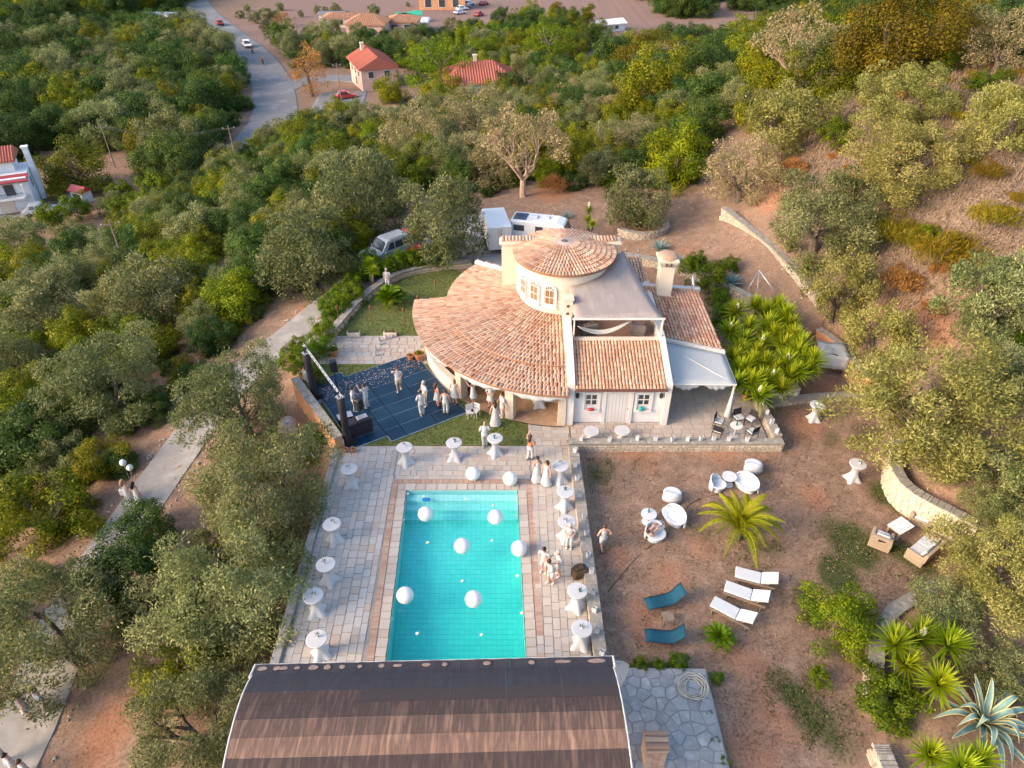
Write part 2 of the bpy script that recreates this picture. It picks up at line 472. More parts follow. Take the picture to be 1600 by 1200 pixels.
gme.polygons.foreach_set('use_smooth', [True] * len(gf))
# ground cover: what actually grows or lies there (green grass, red soil, dry grass)
def blobs(lst):
    w = np.zeros(GX.shape)
    for (u, v, rad, s) in lst:
        q = PT(u, v)
        w = np.maximum(w, s * (1 - ss(rad * .1, rad * 1.25, np.hypot(GX - q[0], (GY - q[1]) * .8) + .35 * np.sin(GX * 1.7 + v) * np.sin(GY * 1.3 + u))))
    return w
gfade = blobs([(1330, 850, 2.0, .9), (1390, 780, 1.3, .9), (1310, 900, 1.3, .9), (1270, 950, 1.2, .7), (1180, 850, 1.6, .45), (1090, 830, 1.2, .4), (1240, 1090, 1.2, .8), (1215, 1060, .6, .8), (1290, 1130, 1.5, .7), (1350, 680, 1.4, .5), (930, 740, 1.6, .5), (1000, 720, 1.5, .35),
               (960, 780, 1.2, .3), (1300, 690, 1, .5), (1200, 740, 1.1, .35), (1420, 870, 1.3, .8), (480, 720, 1.0, 1.0), (500, 690, .8, 1.0), (1170, 1000, .9, .4)])
red = blobs([(1000, 960, 1.3, .6), (1040, 900, 1.3, .55), (1100, 860, 1, .5), (1000, 705, 1.6, .7), (1130, 705, 1.2, .6), (1260, 665, 1.6, .7), (1090, 700, 1, .5), (1270, 770, 1.1, .7), (1160, 1040, 1.4, .7), (1200, 1120, 1.5, .75), (1170, 1180, 1.4, .7), (960, 870, .9, .7), (1290, 610, 1.5, .6),
             (180, 1130, 1.6, .9), (150, 1180, 1.6, .8), (420, 1000, 1.0, .9), (430, 1030, 1, .9), (330, 600, 1.2, .7), (270, 690, 1, .6), (400, 560, 1.2, .8), (470, 490, 1.0, .9), (1210, 310, 1.8, 1), (1230, 280, 2, 1), (1400, 480, 2.0, .8), (1450, 500, 2.0, 1), (1360, 470, 2, .8), (1240, 255, 2, .9), (410, 700, 1, .8), (310, 760, 1, .7), (1000, 350, 2, .6), (1060, 400, 2.5, .45), (870, 300, 3, .9), (1330, 290, 2, .6)])
dry = np.clip(blobs([(1500, 230, 9, 1), (1400, 330, 9, .9), (1550, 330, 7, .9), (1300, 250, 6, .7), (1450, 400, 6, .7), (1340, 150, 6, .8), (1550, 150, 6, .9)]) + (GY > 120) * .45, 0, 1)
field = ss(190, 225, GY) * (1 - ss(60, 160, GX)) * ss(-95, -60, GX)
for nm, arr in (('grass', gfade), ('red', red), ('dry', dry), ('field', field)):
    a = gme.attributes.new(nm, 'FLOAT', 'POINT'); a.data.foreach_set('value', arr.ravel().astype(np.float32))
gm = bpy.data.materials.new('ground_soil'); gm.use_nodes = True
nt = gm.node_tree; b = nt.nodes['Principled BSDF']; b.inputs['Roughness'].default_value = .95; b.inputs['Specular IOR Level'].default_value = .1
pos = nd(nt, 'ShaderNodeNewGeometry').outputs['Position']
n1, n2, n3 = noise(nt, pos, .35, 6), noise(nt, pos, 1.7, 8, .7), noise(nt, pos, 9, 5, .75)
base = ramp(nt, n1, [(.3, (.185, .122, .09)), (.5, (.265, .17, .122)), (.7, (.215, .152, .116))])
base = mixc(nt, n2, base, ramp(nt, n2, [(.3, (.11, .08, .056)), (.5, (.25, .163, .113)), (.68, (.38, .265, .195))]))
speck = ramp(nt, n3, [(.36, (.30, .30, .28)), (.5, (1, 1, 1)), (.66, (1.45, 1.35, 1.2))])
def attr(nm):
    return nd(nt, 'ShaderNodeAttribute', attribute_name=nm).outputs['Fac']
def gate(a, n, lo=.35, hi=.65):          # weight broken up by noise
    mm = nd(nt, 'ShaderNodeMath', operation='ADD'); nt.links.new(a, mm.inputs[0]); nt.links.new(n, mm.inputs[1])
    r = nd(nt, 'ShaderNodeMapRange'); r.inputs[1].default_value = lo + .5; r.inputs[2].default_value = hi + .5
    nt.links.new(mm.outputs[0], r.inputs[0]); return r.outputs[0]
col = mixc(nt, gate(attr('red'), n1, .15, 1.0), base, (.33, .155, .088))
col = mixc(nt, gate(attr('dry'), n2, .2, .8), col, ramp(nt, n3, [(.3, (.09, .065, .05)), (.55, (.19, .135, .10)), (.7, (.27, .20, .15))]))
col = mixc(nt, gate(attr('field'), n1, .1, .5), col, (.235, .155, .13))
col = mixc(nt, gate(attr('grass'), n2, .25, .7), col, ramp(nt, n3, [(.3, (.03, .045, .014)), (.6, (.075, .085, .03)), (.75, (.13, .12, .055))]))
col = mixc(nt, .6, col, speck, 'MULTIPLY')
nt.links.new(col, b.inputs['Base Color'])
bp = nd(nt, 'ShaderNodeBump'); bp.inputs['Strength'].default_value = .5; bp.inputs['Distance'].default_value = .06
nt.links.new(n3, bp.inputs['Height']); nt.links.new(bp.outputs[0], b.inputs['Normal'])
gme.materials.append(gm)
ground = link('ground', gme, kind='structure')

def ribbon(name, centre, width, m, lift=.03, step=1.5, kind='structure', edge=0.0):
    pts = [Vector((p[0], p[1])) for p in centre]
    # Catmull-Rom resample
    dense = []
    for i in range(len(pts) - 1):
        p0, p1, p2, p3 = pts[max(i - 1, 0)], pts[i], pts[i + 1], pts[min(i + 2, len(pts) - 1)]
        n = max(2, int((p2 - p1).length / step))
        for k in range(n):
            t = k / n
            dense.append(.5 * ((2 * p1) + (p2 - p0) * t + (2 * p0 - 5 * p1 + 4 * p2 - p3) * t * t + (3 * p1 - p0 - 3 * p2 + p3) * t ** 3))
    dense.append(pts[-1])
    mb = M(); g = []
    for i, p in enumerate(dense):
        t = (dense[min(i + 1, len(dense) - 1)] - dense[max(i - 1, 0)]).normalized()
        n = Vector((-t.y, t.x))
        w = width(i / (len(dense) - 1)) if callable(width) else width
        row = []
        for k in range(7):
            q = p + n * w * (k / 6 - .5)
            row.append((q.x, q.y))
        zs = H(np.array([q[0] for q in row]), np.array([q[1] for q in row]))
        zc = max(float(zs[3]), float(np.mean(zs)))
        g.append([(q[0], q[1], max(float(z), .5 * float(z) + .5 * zc) + lift) for q, z in zip(row, zs)])
    # skirt so that the slab has thickness
    g = [[(1.08 * r[0][0] - .08 * r[-1][0], 1.08 * r[0][1] - .08 * r[-1][1], r[0][2] - .3)] + r + [(1.08 * r[-1][0] - .08 * r[0][0], 1.08 * r[-1][1] - .08 * r[0][1], r[-1][2] - .3)] for r in g]
    mb.sheet(g)
    o = mb.build(name, m, smooth=False, kind=kind)
    return o, [(p.x, p.y) for p in dense]
# ------------------------------------------------------------------ roads and hard ground
drive_px = [(-60, 1290), (10, 1200), (60, 1090), (110, 960), (165, 870), (250, 748), (330, 640), (395, 572), (450, 528), (505, 482), (560, 440), (610, 412), (680, 398), (740, 392)]
drive_c = [PT(*p)[:2] for p in drive_px]
driveway, drive_line = ribbon('driveway', drive_c, lambda t: 2.7 if t < .75 else 2.7 + 4 * (t - .75), MT['track'], .05, 1.0)
court = M(); cpoly = [P2(632, 392, .1), P2(700, 402, .1), P2(760, 408, .2), P2(800, 420, .3), (3, 51.5), (8.5, 50.5), P2(905, 352, .6), P2(860, 338, .6), P2(770, 330, .4), P2(700, 345, .2), P2(640, 372, .1)]
cg = []
for (x, y) in cpoly: cg.append((x, y))
court.prism(cg, -.4, .30); courtyard = court.build('courtyard', MT['yard'], kind='structure')
road_px = [(292, -12), (305, 5), (322, 25), (352, 50), (385, 76), (408, 100), (424, 130), (430, 160), (427, 190), (405, 215), (380, 240)]
road, road_line = ribbon('road', [PT(*p)[:2] for p in road_px], 8.0, MT['asphalt'], .12, 4)
lane, lane_line = ribbon('side_road', [PT(*p)[:2] for p in [(445, 140), (470, 128), (520, 122), (560, 124), (600, 128)]], 5, MT['asphalt'], .1, 3)
parkl, _ = ribbon('parking_area', [PT(*p)[:2] for p in [(512, 205), (520, 185), (530, 165), (538, 145)]], 9, MT['asphalt'], .12, 3)
vpath, _ = ribbon('valley_track', [PT(*p)[:2] for p in [(-20, 455), (30, 436), (75, 408), (120, 382), (170, 360)]], 3.2, mat('dirt_track', (.27, .19, .15), (.22, .15, .12), .6, .95, .2), .05, 2)

# ------------------------------------------------------------------ lawns
def grass_mat(name, a, b_, c):
    return mat(name, a, b_, 1.3, .95, .5, 40, c3=c)
GRASS = grass_mat('turf', (.085, .13, .028), (.145, .155, .052), (.105, .145, .036))
def flat(name, poly, z, m, depth=.12):
    mb = M(); mb.prism(poly, z - depth, z); return mb.build(name, m, kind='structure')
lawn = flat('lawn', [(-9.25, 28.95), (.85, 28.95), (.85, 32.0), (-2, 34), (-5.0, 36.6), (-12.6, 36.6), (-12.8, 34.4), (-9.3, 29.0)], -.01, GRASS, .04)
g2 = [P2(516, 524), P2(545, 492), P2(573, 465), P2(613, 434), P2(652, 424), P2(700, 418), (-2.6, 48.0), (-2.6, 44.5), (-6.0, 40), (-6.0, 39.9)]
garden = flat('garden_lawn', g2, .0, GRASS, .05)
# single blades and tufts on both lawns, joined into one cover
def tufts(name, poly, n, z, m, hh=.05):
    poly_a = np.array(poly); lo, hi = poly_a.min(0), poly_a.max(0)
    q = RNG.uniform(lo, hi, (n * 2, 2)); q = q[sdist(poly, q[:, 0], q[:, 1]) < -.05][:n]
    k = len(q); ang = RNG.uniform(0, 2 * PI, k); w = RNG.uniform(.02, .05, k); hgt = RNG.uniform(.5, 1.4, k) * hh
    lx, ly = RNG.normal(0, .03, k), RNG.normal(0, .03, k)
    z = z if np.isscalar(z) else z(q)
    a = np.stack([q[:, 0] - w * np.cos(ang), q[:, 1] - w * np.sin(ang), np.zeros(k) + z], -1)
    b_ = np.stack([q[:, 0] + w * np.cos(ang), q[:, 1] + w * np.sin(ang), np.zeros(k) + z], -1)
    c = np.stack([q[:, 0] + lx, q[:, 1] + ly, hgt + z], -1)
    v = np.stack([a, b_, c], 1).reshape(-1, 3); f = np.arange(3 * k).reshape(-1, 3)
    me = bpy.data.meshes.new(name); me.from_pydata(v.tolist(), [], f.tolist())
    at = me.attributes.new('tone', 'FLOAT', 'FACE'); at.data.foreach_set('value', RNG.uniform(0, 1, k).astype(np.float32))
    me.materials.append(m); return link(name, me, None, 'stuff')
LF_TURF = leaf_mat('turf_blades', (.07, .11, .022), (.12, .155, .04), (.20, .20, .075), vr=0, hr=0)
tufts('lawn_grass', [(-9.25, 28.95), (.85, 28.95), (.85, 32.0), (-2, 34), (-5.0, 36.6), (-12.4, 36.6), (-12.6, 34.4), (-9.3, 29.0)], 16000, -.012, LF_TURF)
tufts('garden_grass', g2, 9000, -.003, LF_TURF)

# ------------------------------------------------------------------ pool terrace: slab, paving stones, coping, pool
PAVT = [[(.48, .41, .35), (.40, .345, .30)], [(.52, .43, .34), (.44, .36, .29)], [(.44, .32, .24), (.38, .28, .22)], [(.40, .38, .36), (.33, .32, .31)],
        [(.47, .46, .44), (.39, .385, .38)], [(.55, .47, .39), (.47, .40, .34)], [(.46, .35, .28), (.37, .30, .25)], [(.35, .32, .29), (.29, .27, .25)]]
PAVT = [[tuple(x * .5 + m * .5 for x, m in zip(c, (.41, .37, .33))) for c in p] for p in PAVT]
PAVM = [mat('paving_' + n, a, b_, 6, .85, .25, 30) for n, (a, b_) in zip(['sand', 'buff', 'rust', 'slate', 'ash', 'cream', 'rose', 'dun'], PAVT)]
SLAB_MORTAR = mat('terrace_mortar', (.33, .29, .25), (.25, .22, .19), 2, .95, .2)
def pf(a, b_):                             # pool frame: a metres from the left edge, b metres from the far edge
    return (-5.36 + a + b_ * .0314, 25.55 - b_)
PW, PL = 5.63, 11.1
tm = M()
tm.prism([(-9.5, 25.58), (3.22, 25.58), (3.22, 28.9), (-9.5, 28.9)], -.5, -.02)
tm.prism([(-9.5, 8.6), pf(-.03, 16.9), pf(-.03, -.03), (-9.5, 25.58)], -.5, -.02)
tm.prism([pf(PW + .03, 16.9), (3.22, 8.6), (3.22, 25.58), pf(PW + .03, -.03)], -.5, -.02)
tm.prism([pf(-.03, PL + .03), pf(-.03, 16.9), pf(PW + .03, 16.9), pf(PW + .03, PL + .03)], -.5, -.02)
tm.prism([(.9, 28.9), (3.22, 28.9), (3.22, 32.2), (.9, 32.2)], -.5, -.02)
terrace = tm.build('pool_terrace', SLAB_MORTAR, kind='structure')
def unit_stone(m, i):
    b_ = M(); rr = random.Random(i)
    q = [(-.5 + rr.uniform(0, .04), -.5 + rr.uniform(0, .04)), (.5 - rr.uniform(0, .04), -.5 + rr.uniform(0, .04)), (.5 - rr.uniform(0, .04), .5 - rr.uniform(0, .04)), (-.5 + rr.uniform(0, .04), .5 - rr.uniform(0, .04))]
    b_.add([(x, y, 0) for x, y in q] + [(x * .985, y * .985, 1) for x, y in q], [(4, 5, 6, 7), (0, 1, 5, 4), (1, 2, 6, 5), (2, 3, 7, 6), (3, 0, 4, 7)])
    me = bpy.data.meshes.new('paving_stone'); me.from_pydata(b_.v, [], b_.f); me.materials.append(m); return me
STONES = [unit_stone(PAVM[i % 8], i) for i in range(24)]
def courses(x0, x1, y0, y1, ok, lo=.26, hi=.42, wl=.28, wh=.62, along='x'):
    out = []; y = y0
    while y < y1 - .05:
        hh = min(random.uniform(lo, hi), y1 - y); x = x0 + random.uniform(-.3, 0)
        if y1 - y - hh < .12: hh = y1 - y
        while x < x1 - .04:
            w = random.uniform(wl, wh); a, b_ = max(x, x0), min(x + w, x1)
            if b_ - a > .08:
                cx, cy = (a + b_) / 2, y + hh / 2
                r = (cx, cy, b_ - a, hh) if along == 'x' else (cy, cx, hh, b_ - a)
                if ok(r): out.append(r)
            x += w
        y += hh
    return out
def lay(parent, lst, most, shift=None, name='paving_stone', pick=None, zz=-.021, rest='paving'):
    lst = sorted(lst, key=lambda r: -r[2] * r[3] * (scale_at((r[0], r[1], 0)) ** 2))
    n = 0; rest_m = M(); pw = None
    for i, (cx, cy, w, hh) in enumerate(lst):
        k = pick(cx, cy) if pick else random.randrange(24)
        x, y = shift(cx, cy) if shift else (cx, cy)
        t = random.uniform(.016, .03)
        if i < most:
            o = bpy.data.objects.new(name, STONES[k]); COL.objects.link(o); o.parent = parent
            px_, py_, pz_ = parent.location
            o.location = (x - px_, y - py_, zz - pz_); o.scale = (w - .013, hh - .013, t)
        else:
            rest_m.cur = k % 8; rest_m.box(x, y, zz + t / 2, w - .013, hh - .013, t, bottom=False)
    if rest_m.f: rest_m.build(rest, PAVM, parent, kind='stuff', world=True)
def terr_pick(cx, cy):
    if cx < -5.9: return random.choice([3, 4, 4, 4, 7, 0, 5, 11, 12, 3, 12, 2, 19])  # greyer stones on the left put the cool tree shade into the paving colour
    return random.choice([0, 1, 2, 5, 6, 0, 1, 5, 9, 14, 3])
def inset(rx, ry, w, hh, gap):
    bx = (ry - 25.55) * -.0314
    return (rx + w / 2 < -5.36 + bx - gap + .03 or rx - w / 2 > -5.36 + PW + bx + gap - .03 or ry - hh / 2 > 25.55 + gap - .03)
ts = courses(13.8, 28.88, -9.28, -6.15, lambda r: True, along='y')
ts = [(r[0], r[1], r[2], r[3]) for r in ts]
ts = [(x + (25.55 - y) * .012, y, w, hh) for (x, y, w, hh) in ts if y - hh / 2 > 13.5]
ts += courses(-6.1, .98, 26.33, 28.88, lambda r: True)
ts += courses(13.8, 28.88, 1.02, 3.2, lambda r: True, along='y')
ts += courses(.92, 3.2, 28.92, 32.1, lambda r: r[1] < 31.9 or r[0] > 1.4)
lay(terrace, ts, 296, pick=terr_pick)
# coping stones and brick band round the pool
cop = []
b_ = 0.0
while b_ < 11.8:
    l = random.uniform(.32, .6)
    for side in (0, 1):
        x, y = pf(-.24 if side == 0 else PW + .24, b_ + l / 2); cop.append((x, y, .46, l))
    b_ += l
a = -.47
while a < PW + .4:
    l = random.uniform(.35, .6); x, y = pf(a + l / 2, -.24); cop.append((x, y, min(l, PW + .47 - a), .46)); a += l
coping = thing('pool_coping', 'buff stone coping with a brick band edging the turquoise pool', 'coping', (0, 0, 0))
lay(coping, cop, 300, name='coping_stone', pick=lambda x, y: random.choice([1, 5, 6, 9, 13, 2, 14, 1]), zz=-.0195)
bm = M()
def brick_row(p, q, w):
    p, q = Vector(p), Vector(q); d = q - p; n = int(d.length / .115); rz = math.atan2(d.y, d.x)
    for i in range(n):
        c = p + d * ((i + .5) / n); bm.val = random.random()
        bm.box(c.x, c.y, -.0185 + random.uniform(.008, .016), d.length / n - .012, w, .026, rz, bottom=False)
brick_row(pf(-.63, 11.8), pf(-.63, -.45), .27); brick_row(pf(PW + .63, 11.8), pf(PW + .63, -.45), .27); brick_row(pf(-.78, -.63), pf(PW + .78, -.63), .25)
bm.build('brick_band', MT['brick'], coping, kind='stuff', world=True)
# pool
def pool_mat():
    m = mat('pool_tile', (.62, .75, .74), (.56, .71, .70), 2, .35, 0, tone=[(.56, .71, .70), (.62, .75, .74), (.66, .78, .76), (.54, .69, .69)], spec=.5)
    return m
POOLT = pool_mat(); GROUT = mat('pool_grout', (.44, .62, .62), (.40, .58, .59), 3, .8)
pool = thing('swimming_pool', 'rectangular turquoise swimming pool with wide steps at its far end', 'pool', (-2.5, 20, 0))
def floor_z(b_):
    if b_ < 1.35: return -.32 - .22 * int(b_ / .45)
    return -1.0 - .5 * max(0, min(1, (b_ - 3.0) / 6.0))
sh = M()
prof = [(0, .0), (0, -.33), (.45, -.33), (.45, -.55), (.9, -.55), (.9, -.77), (1.35, -.77), (1.35, -1.01), (3, -1.01), (9, -1.51), (PL, -1.51), (PL, 0)]
sh.sheet([[(*pf(a, b_), z - .006) for a in (0, PW)] for b_, z in prof])
for a, fl in ((0, False), (PW, True)):
    pts = [(*pf(a, b_), z - .006) for b_, z in prof]
    sh.add(pts, [tuple(range(len(pts))) if fl else tuple(reversed(range(len(pts))))])
sh.build('basin', GROUT, pool, world=True)
tl = M(); T = .24; nx = 24
tw = PW / nx
for i in range(nx):
    b0 = 0.0; off = 0
    while b0 < PL - .02:
        b1 = min(b0 + T * 1.05, PL)
        for e in (.45, .9, 1.35):
            if b0 < e - .01 < b1 - .02: b1 = e
        z0, z1 = floor_z(b0 + .01), floor_z(b1 - .01)
        tl.val = random.random(); g = .006
        q = [(*pf(i * tw + g, b0 + g), z0), (*pf(i * tw + g, b1 - g), z1), (*pf((i + 1) * tw - g, b1 - g), z1), (*pf((i + 1) * tw - g, b0 + g), z0)]
        t_ = random.uniform(.002, .008)
        tl.add([(x, y, z + t_) for x, y, z in q] + [(x, y, z - .004) for x, y, z in q], [(0, 1, 2, 3), (0, 4, 5, 1), (1, 5, 6, 2), (2, 6, 7, 3), (3, 7, 4, 0)])
        b0 = b1
for (bb, zt, zb) in ((.45, -.34, -.55), (.9, -.56, -.77), (1.35, -.78, -1.01)):
    for i in range(nx):
        tl.val = random.random(); x0, y0 = pf(i * tw + .01, bb + .006); x1, y1 = pf((i + 1) * tw - .01, bb + .006)
        tl.add([(x0, y0, zb + .02), (x1, y1, zb + .02), (x1, y1, zt), (x0, y0, zt)], [(3, 2, 1, 0)])
for a, sgn in ((0.006, 1), (PW - .006, -1)):
    for k in range(int(PL / T)):
        zz = -.05
        fl = floor_z(min(k * T + .1, PL - .01)) + .02
        while zz - T > fl - .05:
            tl.val = random.random(); x0, y0 = pf(a, k * T + .01); x1, y1 = pf(a, (k + 1) * T - .01); za = max(zz - T + .012, fl)
            f = (0, 1, 2, 3) if sgn < 0 else (3, 2, 1, 0)
            tl.add([(x0, y0, za), (x1, y1, za), (x1, y1, zz), (x0, y0, zz)], [f]); zz -= T
tl.build('pool_tile', POOLT, pool, kind='stuff', world=True)
wm = bpy.data.materials.new('pool_water'); wm.use_nodes = True; nt = wm.node_tree; nt.nodes.remove(nt.nodes['Principled BSDF'])
out = nt.nodes['Material Output']
tr = nd(nt, 'ShaderNodeBsdfTransparent'); tr.inputs[0].default_value = (.9, 1, 1, 1)
gl = nd(nt, 'ShaderNodeBsdfGlossy'); gl.inputs['Roughness'].default_value = .05
lw_ = nd(nt, 'ShaderNodeLayerWeight'); lw_.inputs[0].default_value = .5
fp_ = nd(nt, 'ShaderNodeMath', operation='POWER'); nt.links.new(lw_.outputs['Facing'], fp_.inputs[0]); fp_.inputs[1].default_value = 5
fr = nd(nt, 'ShaderNodeMath', operation='MULTIPLY_ADD'); nt.links.new(fp_.outputs[0], fr.inputs[0]); fr.inputs[1].default_value = .95; fr.inputs[2].default_value = .02
ps = nd(nt, 'ShaderNodeNewGeometry').outputs['Position']
bp = nd(nt, 'ShaderNodeBump'); bp.inputs['Strength'].default_value = .25; bp.inputs['Distance'].default_value = .05
nt.links.new(noise(nt, ps, 3.5, 3), bp.inputs['Height']); nt.links.new(bp.outputs[0], gl.inputs['Normal']); nt.links.new(bp.outputs[0], lw_.inputs['Normal'])
mx = nd(nt, 'ShaderNodeMixShader'); nt.links.new(fr.outputs[0], mx.inputs[0]); nt.links.new(tr.outputs[0], mx.inputs[1]); nt.links.new(gl.outputs[0], mx.inputs[2])
nt.links.new(mx.outputs[0], out.inputs['Surface'])
va = nd(nt, 'ShaderNodeVolumeAbsorption'); va.inputs['Color'].default_value = (.0, .99, .955, 1); va.inputs['Density'].default_value = .7
vs_ = nd(nt, 'ShaderNodeVolumeScatter'); vs_.inputs['Color'].default_value = (.02, .98, .95, 1); vs_.inputs['Density'].default_value = .12; vs_.inputs['Anisotropy'].default_value = .3
ad = nd(nt, 'ShaderNodeAddShader'); nt.links.new(va.outputs[0], ad.inputs[0]); nt.links.new(vs_.outputs[0], ad.inputs[1]); nt.links.new(ad.outputs[0], out.inputs['Volume'])
wb = M(); pts = [(*pf(a, b_), z) for a, b_, z in [(.003, .003, -.07), (.003, PL - .003, -.10), (PW - .003, PL - .003, -.07), (PW - .003, .003, -.07), (.003, .003, -2.5), (.003, PL - .003, -2.5), (PW - .003, PL - .003, -2.5), (PW - .003, .003, -2.5)]]
wb.add(pts, [(0, 1, 2, 3), (7, 6, 5, 4), (0, 4, 5, 1), (1, 5, 6, 2), (2, 6, 7, 3), (3, 7, 4, 0)])
wb.build('water', wm, pool, world=True)
# kerb on the left edge of the terrace
km = M(); km.bbox(-9.47, 18.7, -.9, .36, 20.4, 2.04, .02)
tag(km.build('terrace_wall', MT['concrete']), 'long grey rendered kerb wall along the left edge of the pool terrace', 'wall')

# ------------------------------------------------------------------ stone walls: a core, a coping and every stone as geometry
def along(line, step):
    pts = [Vector(p) for p in line]; out = []
    for i in range(len(pts) - 1):
        n = max(1, int((pts[i + 1] - pts[i]).length / step))
        for k in range(n): out.append(pts[i].lerp(pts[i + 1], k / n))
    out.append(pts[-1]); return out
def smooth_line(pts, n=3):
    p = [Vector(q) for q in pts]
    for _ in range(n):
        q = [p[0]]
        for a, b_ in zip(p[:-1], p[1:]): q += [a.lerp(b_, .25), a.lerp(b_, .75)]
        q.append(p[-1]); p = q
    return p
def stone_wall(name, label, line, zb, zt, thick, curved=True, m_core=None, stones=True, cope=.06, size=(.16, .34), course=(.13, .22), side=0, m_st=None):
    """line: plan points; zb / zt: base and top (numbers or functions of 0..1)"""
    f0 = zb if callable(zb) else (lambda t: zb); f1 = zt if callable(zt) else (lambda t: zt)
    pl = smooth_line(line) if curved else [Vector(p) for p in line]
    L = sum((b_ - a).length for a, b_ in zip(pl[:-1], pl[1:])); mid = pl[len(pl) // 2]
    root = tag(bpy.data.objects.new(name, None), label, 'wall'); COL.objects.link(root); root.location = (mid.x, mid.y, f0(.5))
    pts = along(pl, .45); n = len(pts)
    nrm = []
    for i in range(n):
        t = (pts[min(i + 1, n - 1)] - pts[max(i - 1, 0)]).normalized(); nrm.append(Vector((-t.y, t.x)))
    core = M(); g = []
    for i, p in enumerate(pts):
        t = i / (n - 1); a, b_ = p + nrm[i] * thick / 2, p - nrm[i] * thick / 2; z0, z1 = f0(t) - .3, f1(t) - cope
        g.append([(a.x, a.y, z0), (a.x, a.y, z1), (b_.x, b_.y, z1), (b_.x, b_.y, z0)])
    core.sheet(g); core.add(g[0], [(0, 1, 2, 3)]); core.add(g[-1], [(3, 2, 1, 0)])
    core.build('core', m_core or MT['mortar'], root, world=True)
    cp = M(); tp = thick / 2 + .035; i = 0
    while i < n - 1:                       # coping slabs of uneven length
        j = min(n - 1, i + random.choice([1, 2, 2, 3])); q = []
        for s_ in (1, -1):
            for k in (i, j):
                p = pts[k] + nrm[k] * tp * s_ * random.uniform(.93, 1.04) + (pts[j] - pts[i]).normalized() * (.012 if k == i else -.012)
                q.append((p.x, p.y, f1(k / (n - 1)) + random.uniform(-.012, .012)))
        q = [q[2], q[3], q[1], q[0]]
        cp.val = random.random(); cp.slab(q, cope); i = j
    cp.build('coping', MT['walltop'], root, kind='stuff' if len(cp.f) > 60 else None, world=True)
    if stones:
        st = M()
        for s_ in ((1, -1) if side == 0 else (side,)):
            z = 0.0; top = max(f1(k / 10) - f0(k / 10) for k in range(11)) - cope
            while z < top - .04:
                hh = random.uniform(*course); d = -random.uniform(0, .2)
                while d < L:
                    w = random.uniform(*size); t = max(0, min(1, (d + w / 2) / L))
                    if d + w / 2 < 0 or d + w / 2 > L: d += w; continue
                    k = min(n - 2, int(t * (n - 1))); p = pts[k].lerp(pts[k + 1], t * (n - 1) - k); nn = nrm[k] * s_
                    zc = f0(t) + z + hh / 2
                    if zc + hh / 2 < f1(t) - cope + .06:
                        tt = Vector((nn.y, -nn.x)); e = random.uniform(.015, .05); c = p + nn * (thick / 2)
                        hw, hz = w / 2 - .012, hh / 2 - .011; ins = .025
                        q = []
                        for ee, kx in ((0, 0), (e, ins)):
                            for sx, sz in ((-1, -1), (1, -1), (1, 1), (-1, 1)):
                                o = c + tt * sx * (hw - kx * random.uniform(.5, 1.4)) + nn * ee
                                q.append((o.x, o.y, zc + sz * (hz - kx * random.uniform(.4, 1.2))))
                        st.val = random.random()
                        st.add(q, [(7, 6, 5, 4), (4, 5, 1, 0), (5, 6, 2, 1), (6, 7, 3, 2), (7, 4, 0, 3)])
                    d += w
                z += hh
        st.build('facing_stone', m_st or MT['stonewall'], root, kind='stuff', world=True)
    return root
stone_wall('garden_wall', 'long low wall with candle bags between the pool terrace and the parched yard', [(3.30, 28.55), (3.58, 14.0)], -.3, .36, .46, False, size=(.2, .4), course=(.15, .22))
stone_wall('terrace_wall', 'low straight wall with candle bags in front of the white annex', [(3.06, 28.93), (14.75, 28.93)], YZ, .34, .4, False, size=(.2, .4), course=(.15, .22))
stone_wall('terrace_wall', 'short low wall closing the right end of the patio beside the black chairs', [(14.5, 29.18), (14.35, 32.6)], YZ, .5, .42, False, size=(.2, .4), course=(.15, .22))
stone_wall('yard_kerb', 'low kerb wall with candle bags running right from the patio steps', [P2(1186, 626, .2), P2(1250, 616, .2), P2(1330, 611, .2), P2(1392, 612, .2)], YZ, .0, .45, True, size=(.2, .4))
def hline(px, off): return [tuple(PT(u, v)[:2]) for u, v in px]
stone_wall('retaining_wall', 'long straight rubble retaining wall climbing behind the yucca clump', [P2(1128, 346, 2.0), P2(1200, 405, 1.7), P2(1278, 486, 1.4)], lambda t: 1.9 - .7 * t, lambda t: 3.25 - .65 * t, .5, False, side=0, size=(.18, .4), course=(.15, .25))
W2L = [P2(1272, 520, .6), P2(1300, 535, .6), P2(1325, 562, .5), P2(1340, 592, .4), P2(1375, 608, .4), P2(1415, 606, .4)]
stone_wall('curved_wall', 'ochre rendered curved wall glowing in the sun at the end of the nook', W2L, YZ - .1, lambda t: 1.1 - .2 * t, .4, True, m_core=MT['orange'], stones=False)
W3L = [P2(1394, 712, .1), P2(1386, 745, .1), P2(1400, 778, .1), P2(1432, 800, .1), P2(1470, 818, .1), P2(1515, 842, .1)]
stone_wall('stone_wall', 'pale rubble retaining wall curving behind the rattan armchairs', W3L, YZ, lambda t: 1.3 - .15 * t, .45, True, size=(.2, .42), course=(.17, .28), m_core=mat('pale_mortar', (.46, .38, .29), (.40, .33, .25), 4, .95), m_st=mat('pale_rubble', (.56, .47, .36), (.44, .36, .27), 3, .9, .3, tone=[(.62, .54, .42), (.50, .41, .31), (.66, .57, .45), (.45, .37, .28)]))
W4L = [P2(1462, 918, .3), P2(1430, 936, .3), P2(1392, 958, .3), P2(1374, 985, .3), P2(1368, 1020, .3), P2(1366, 1060, .3), P2(1372, 1100, .3)]
stone_wall('planter_wall', 'grey curved planter wall round the yuccas at lower right', W4L, YZ - .1, .55, .5, True, size=(.2, .4))
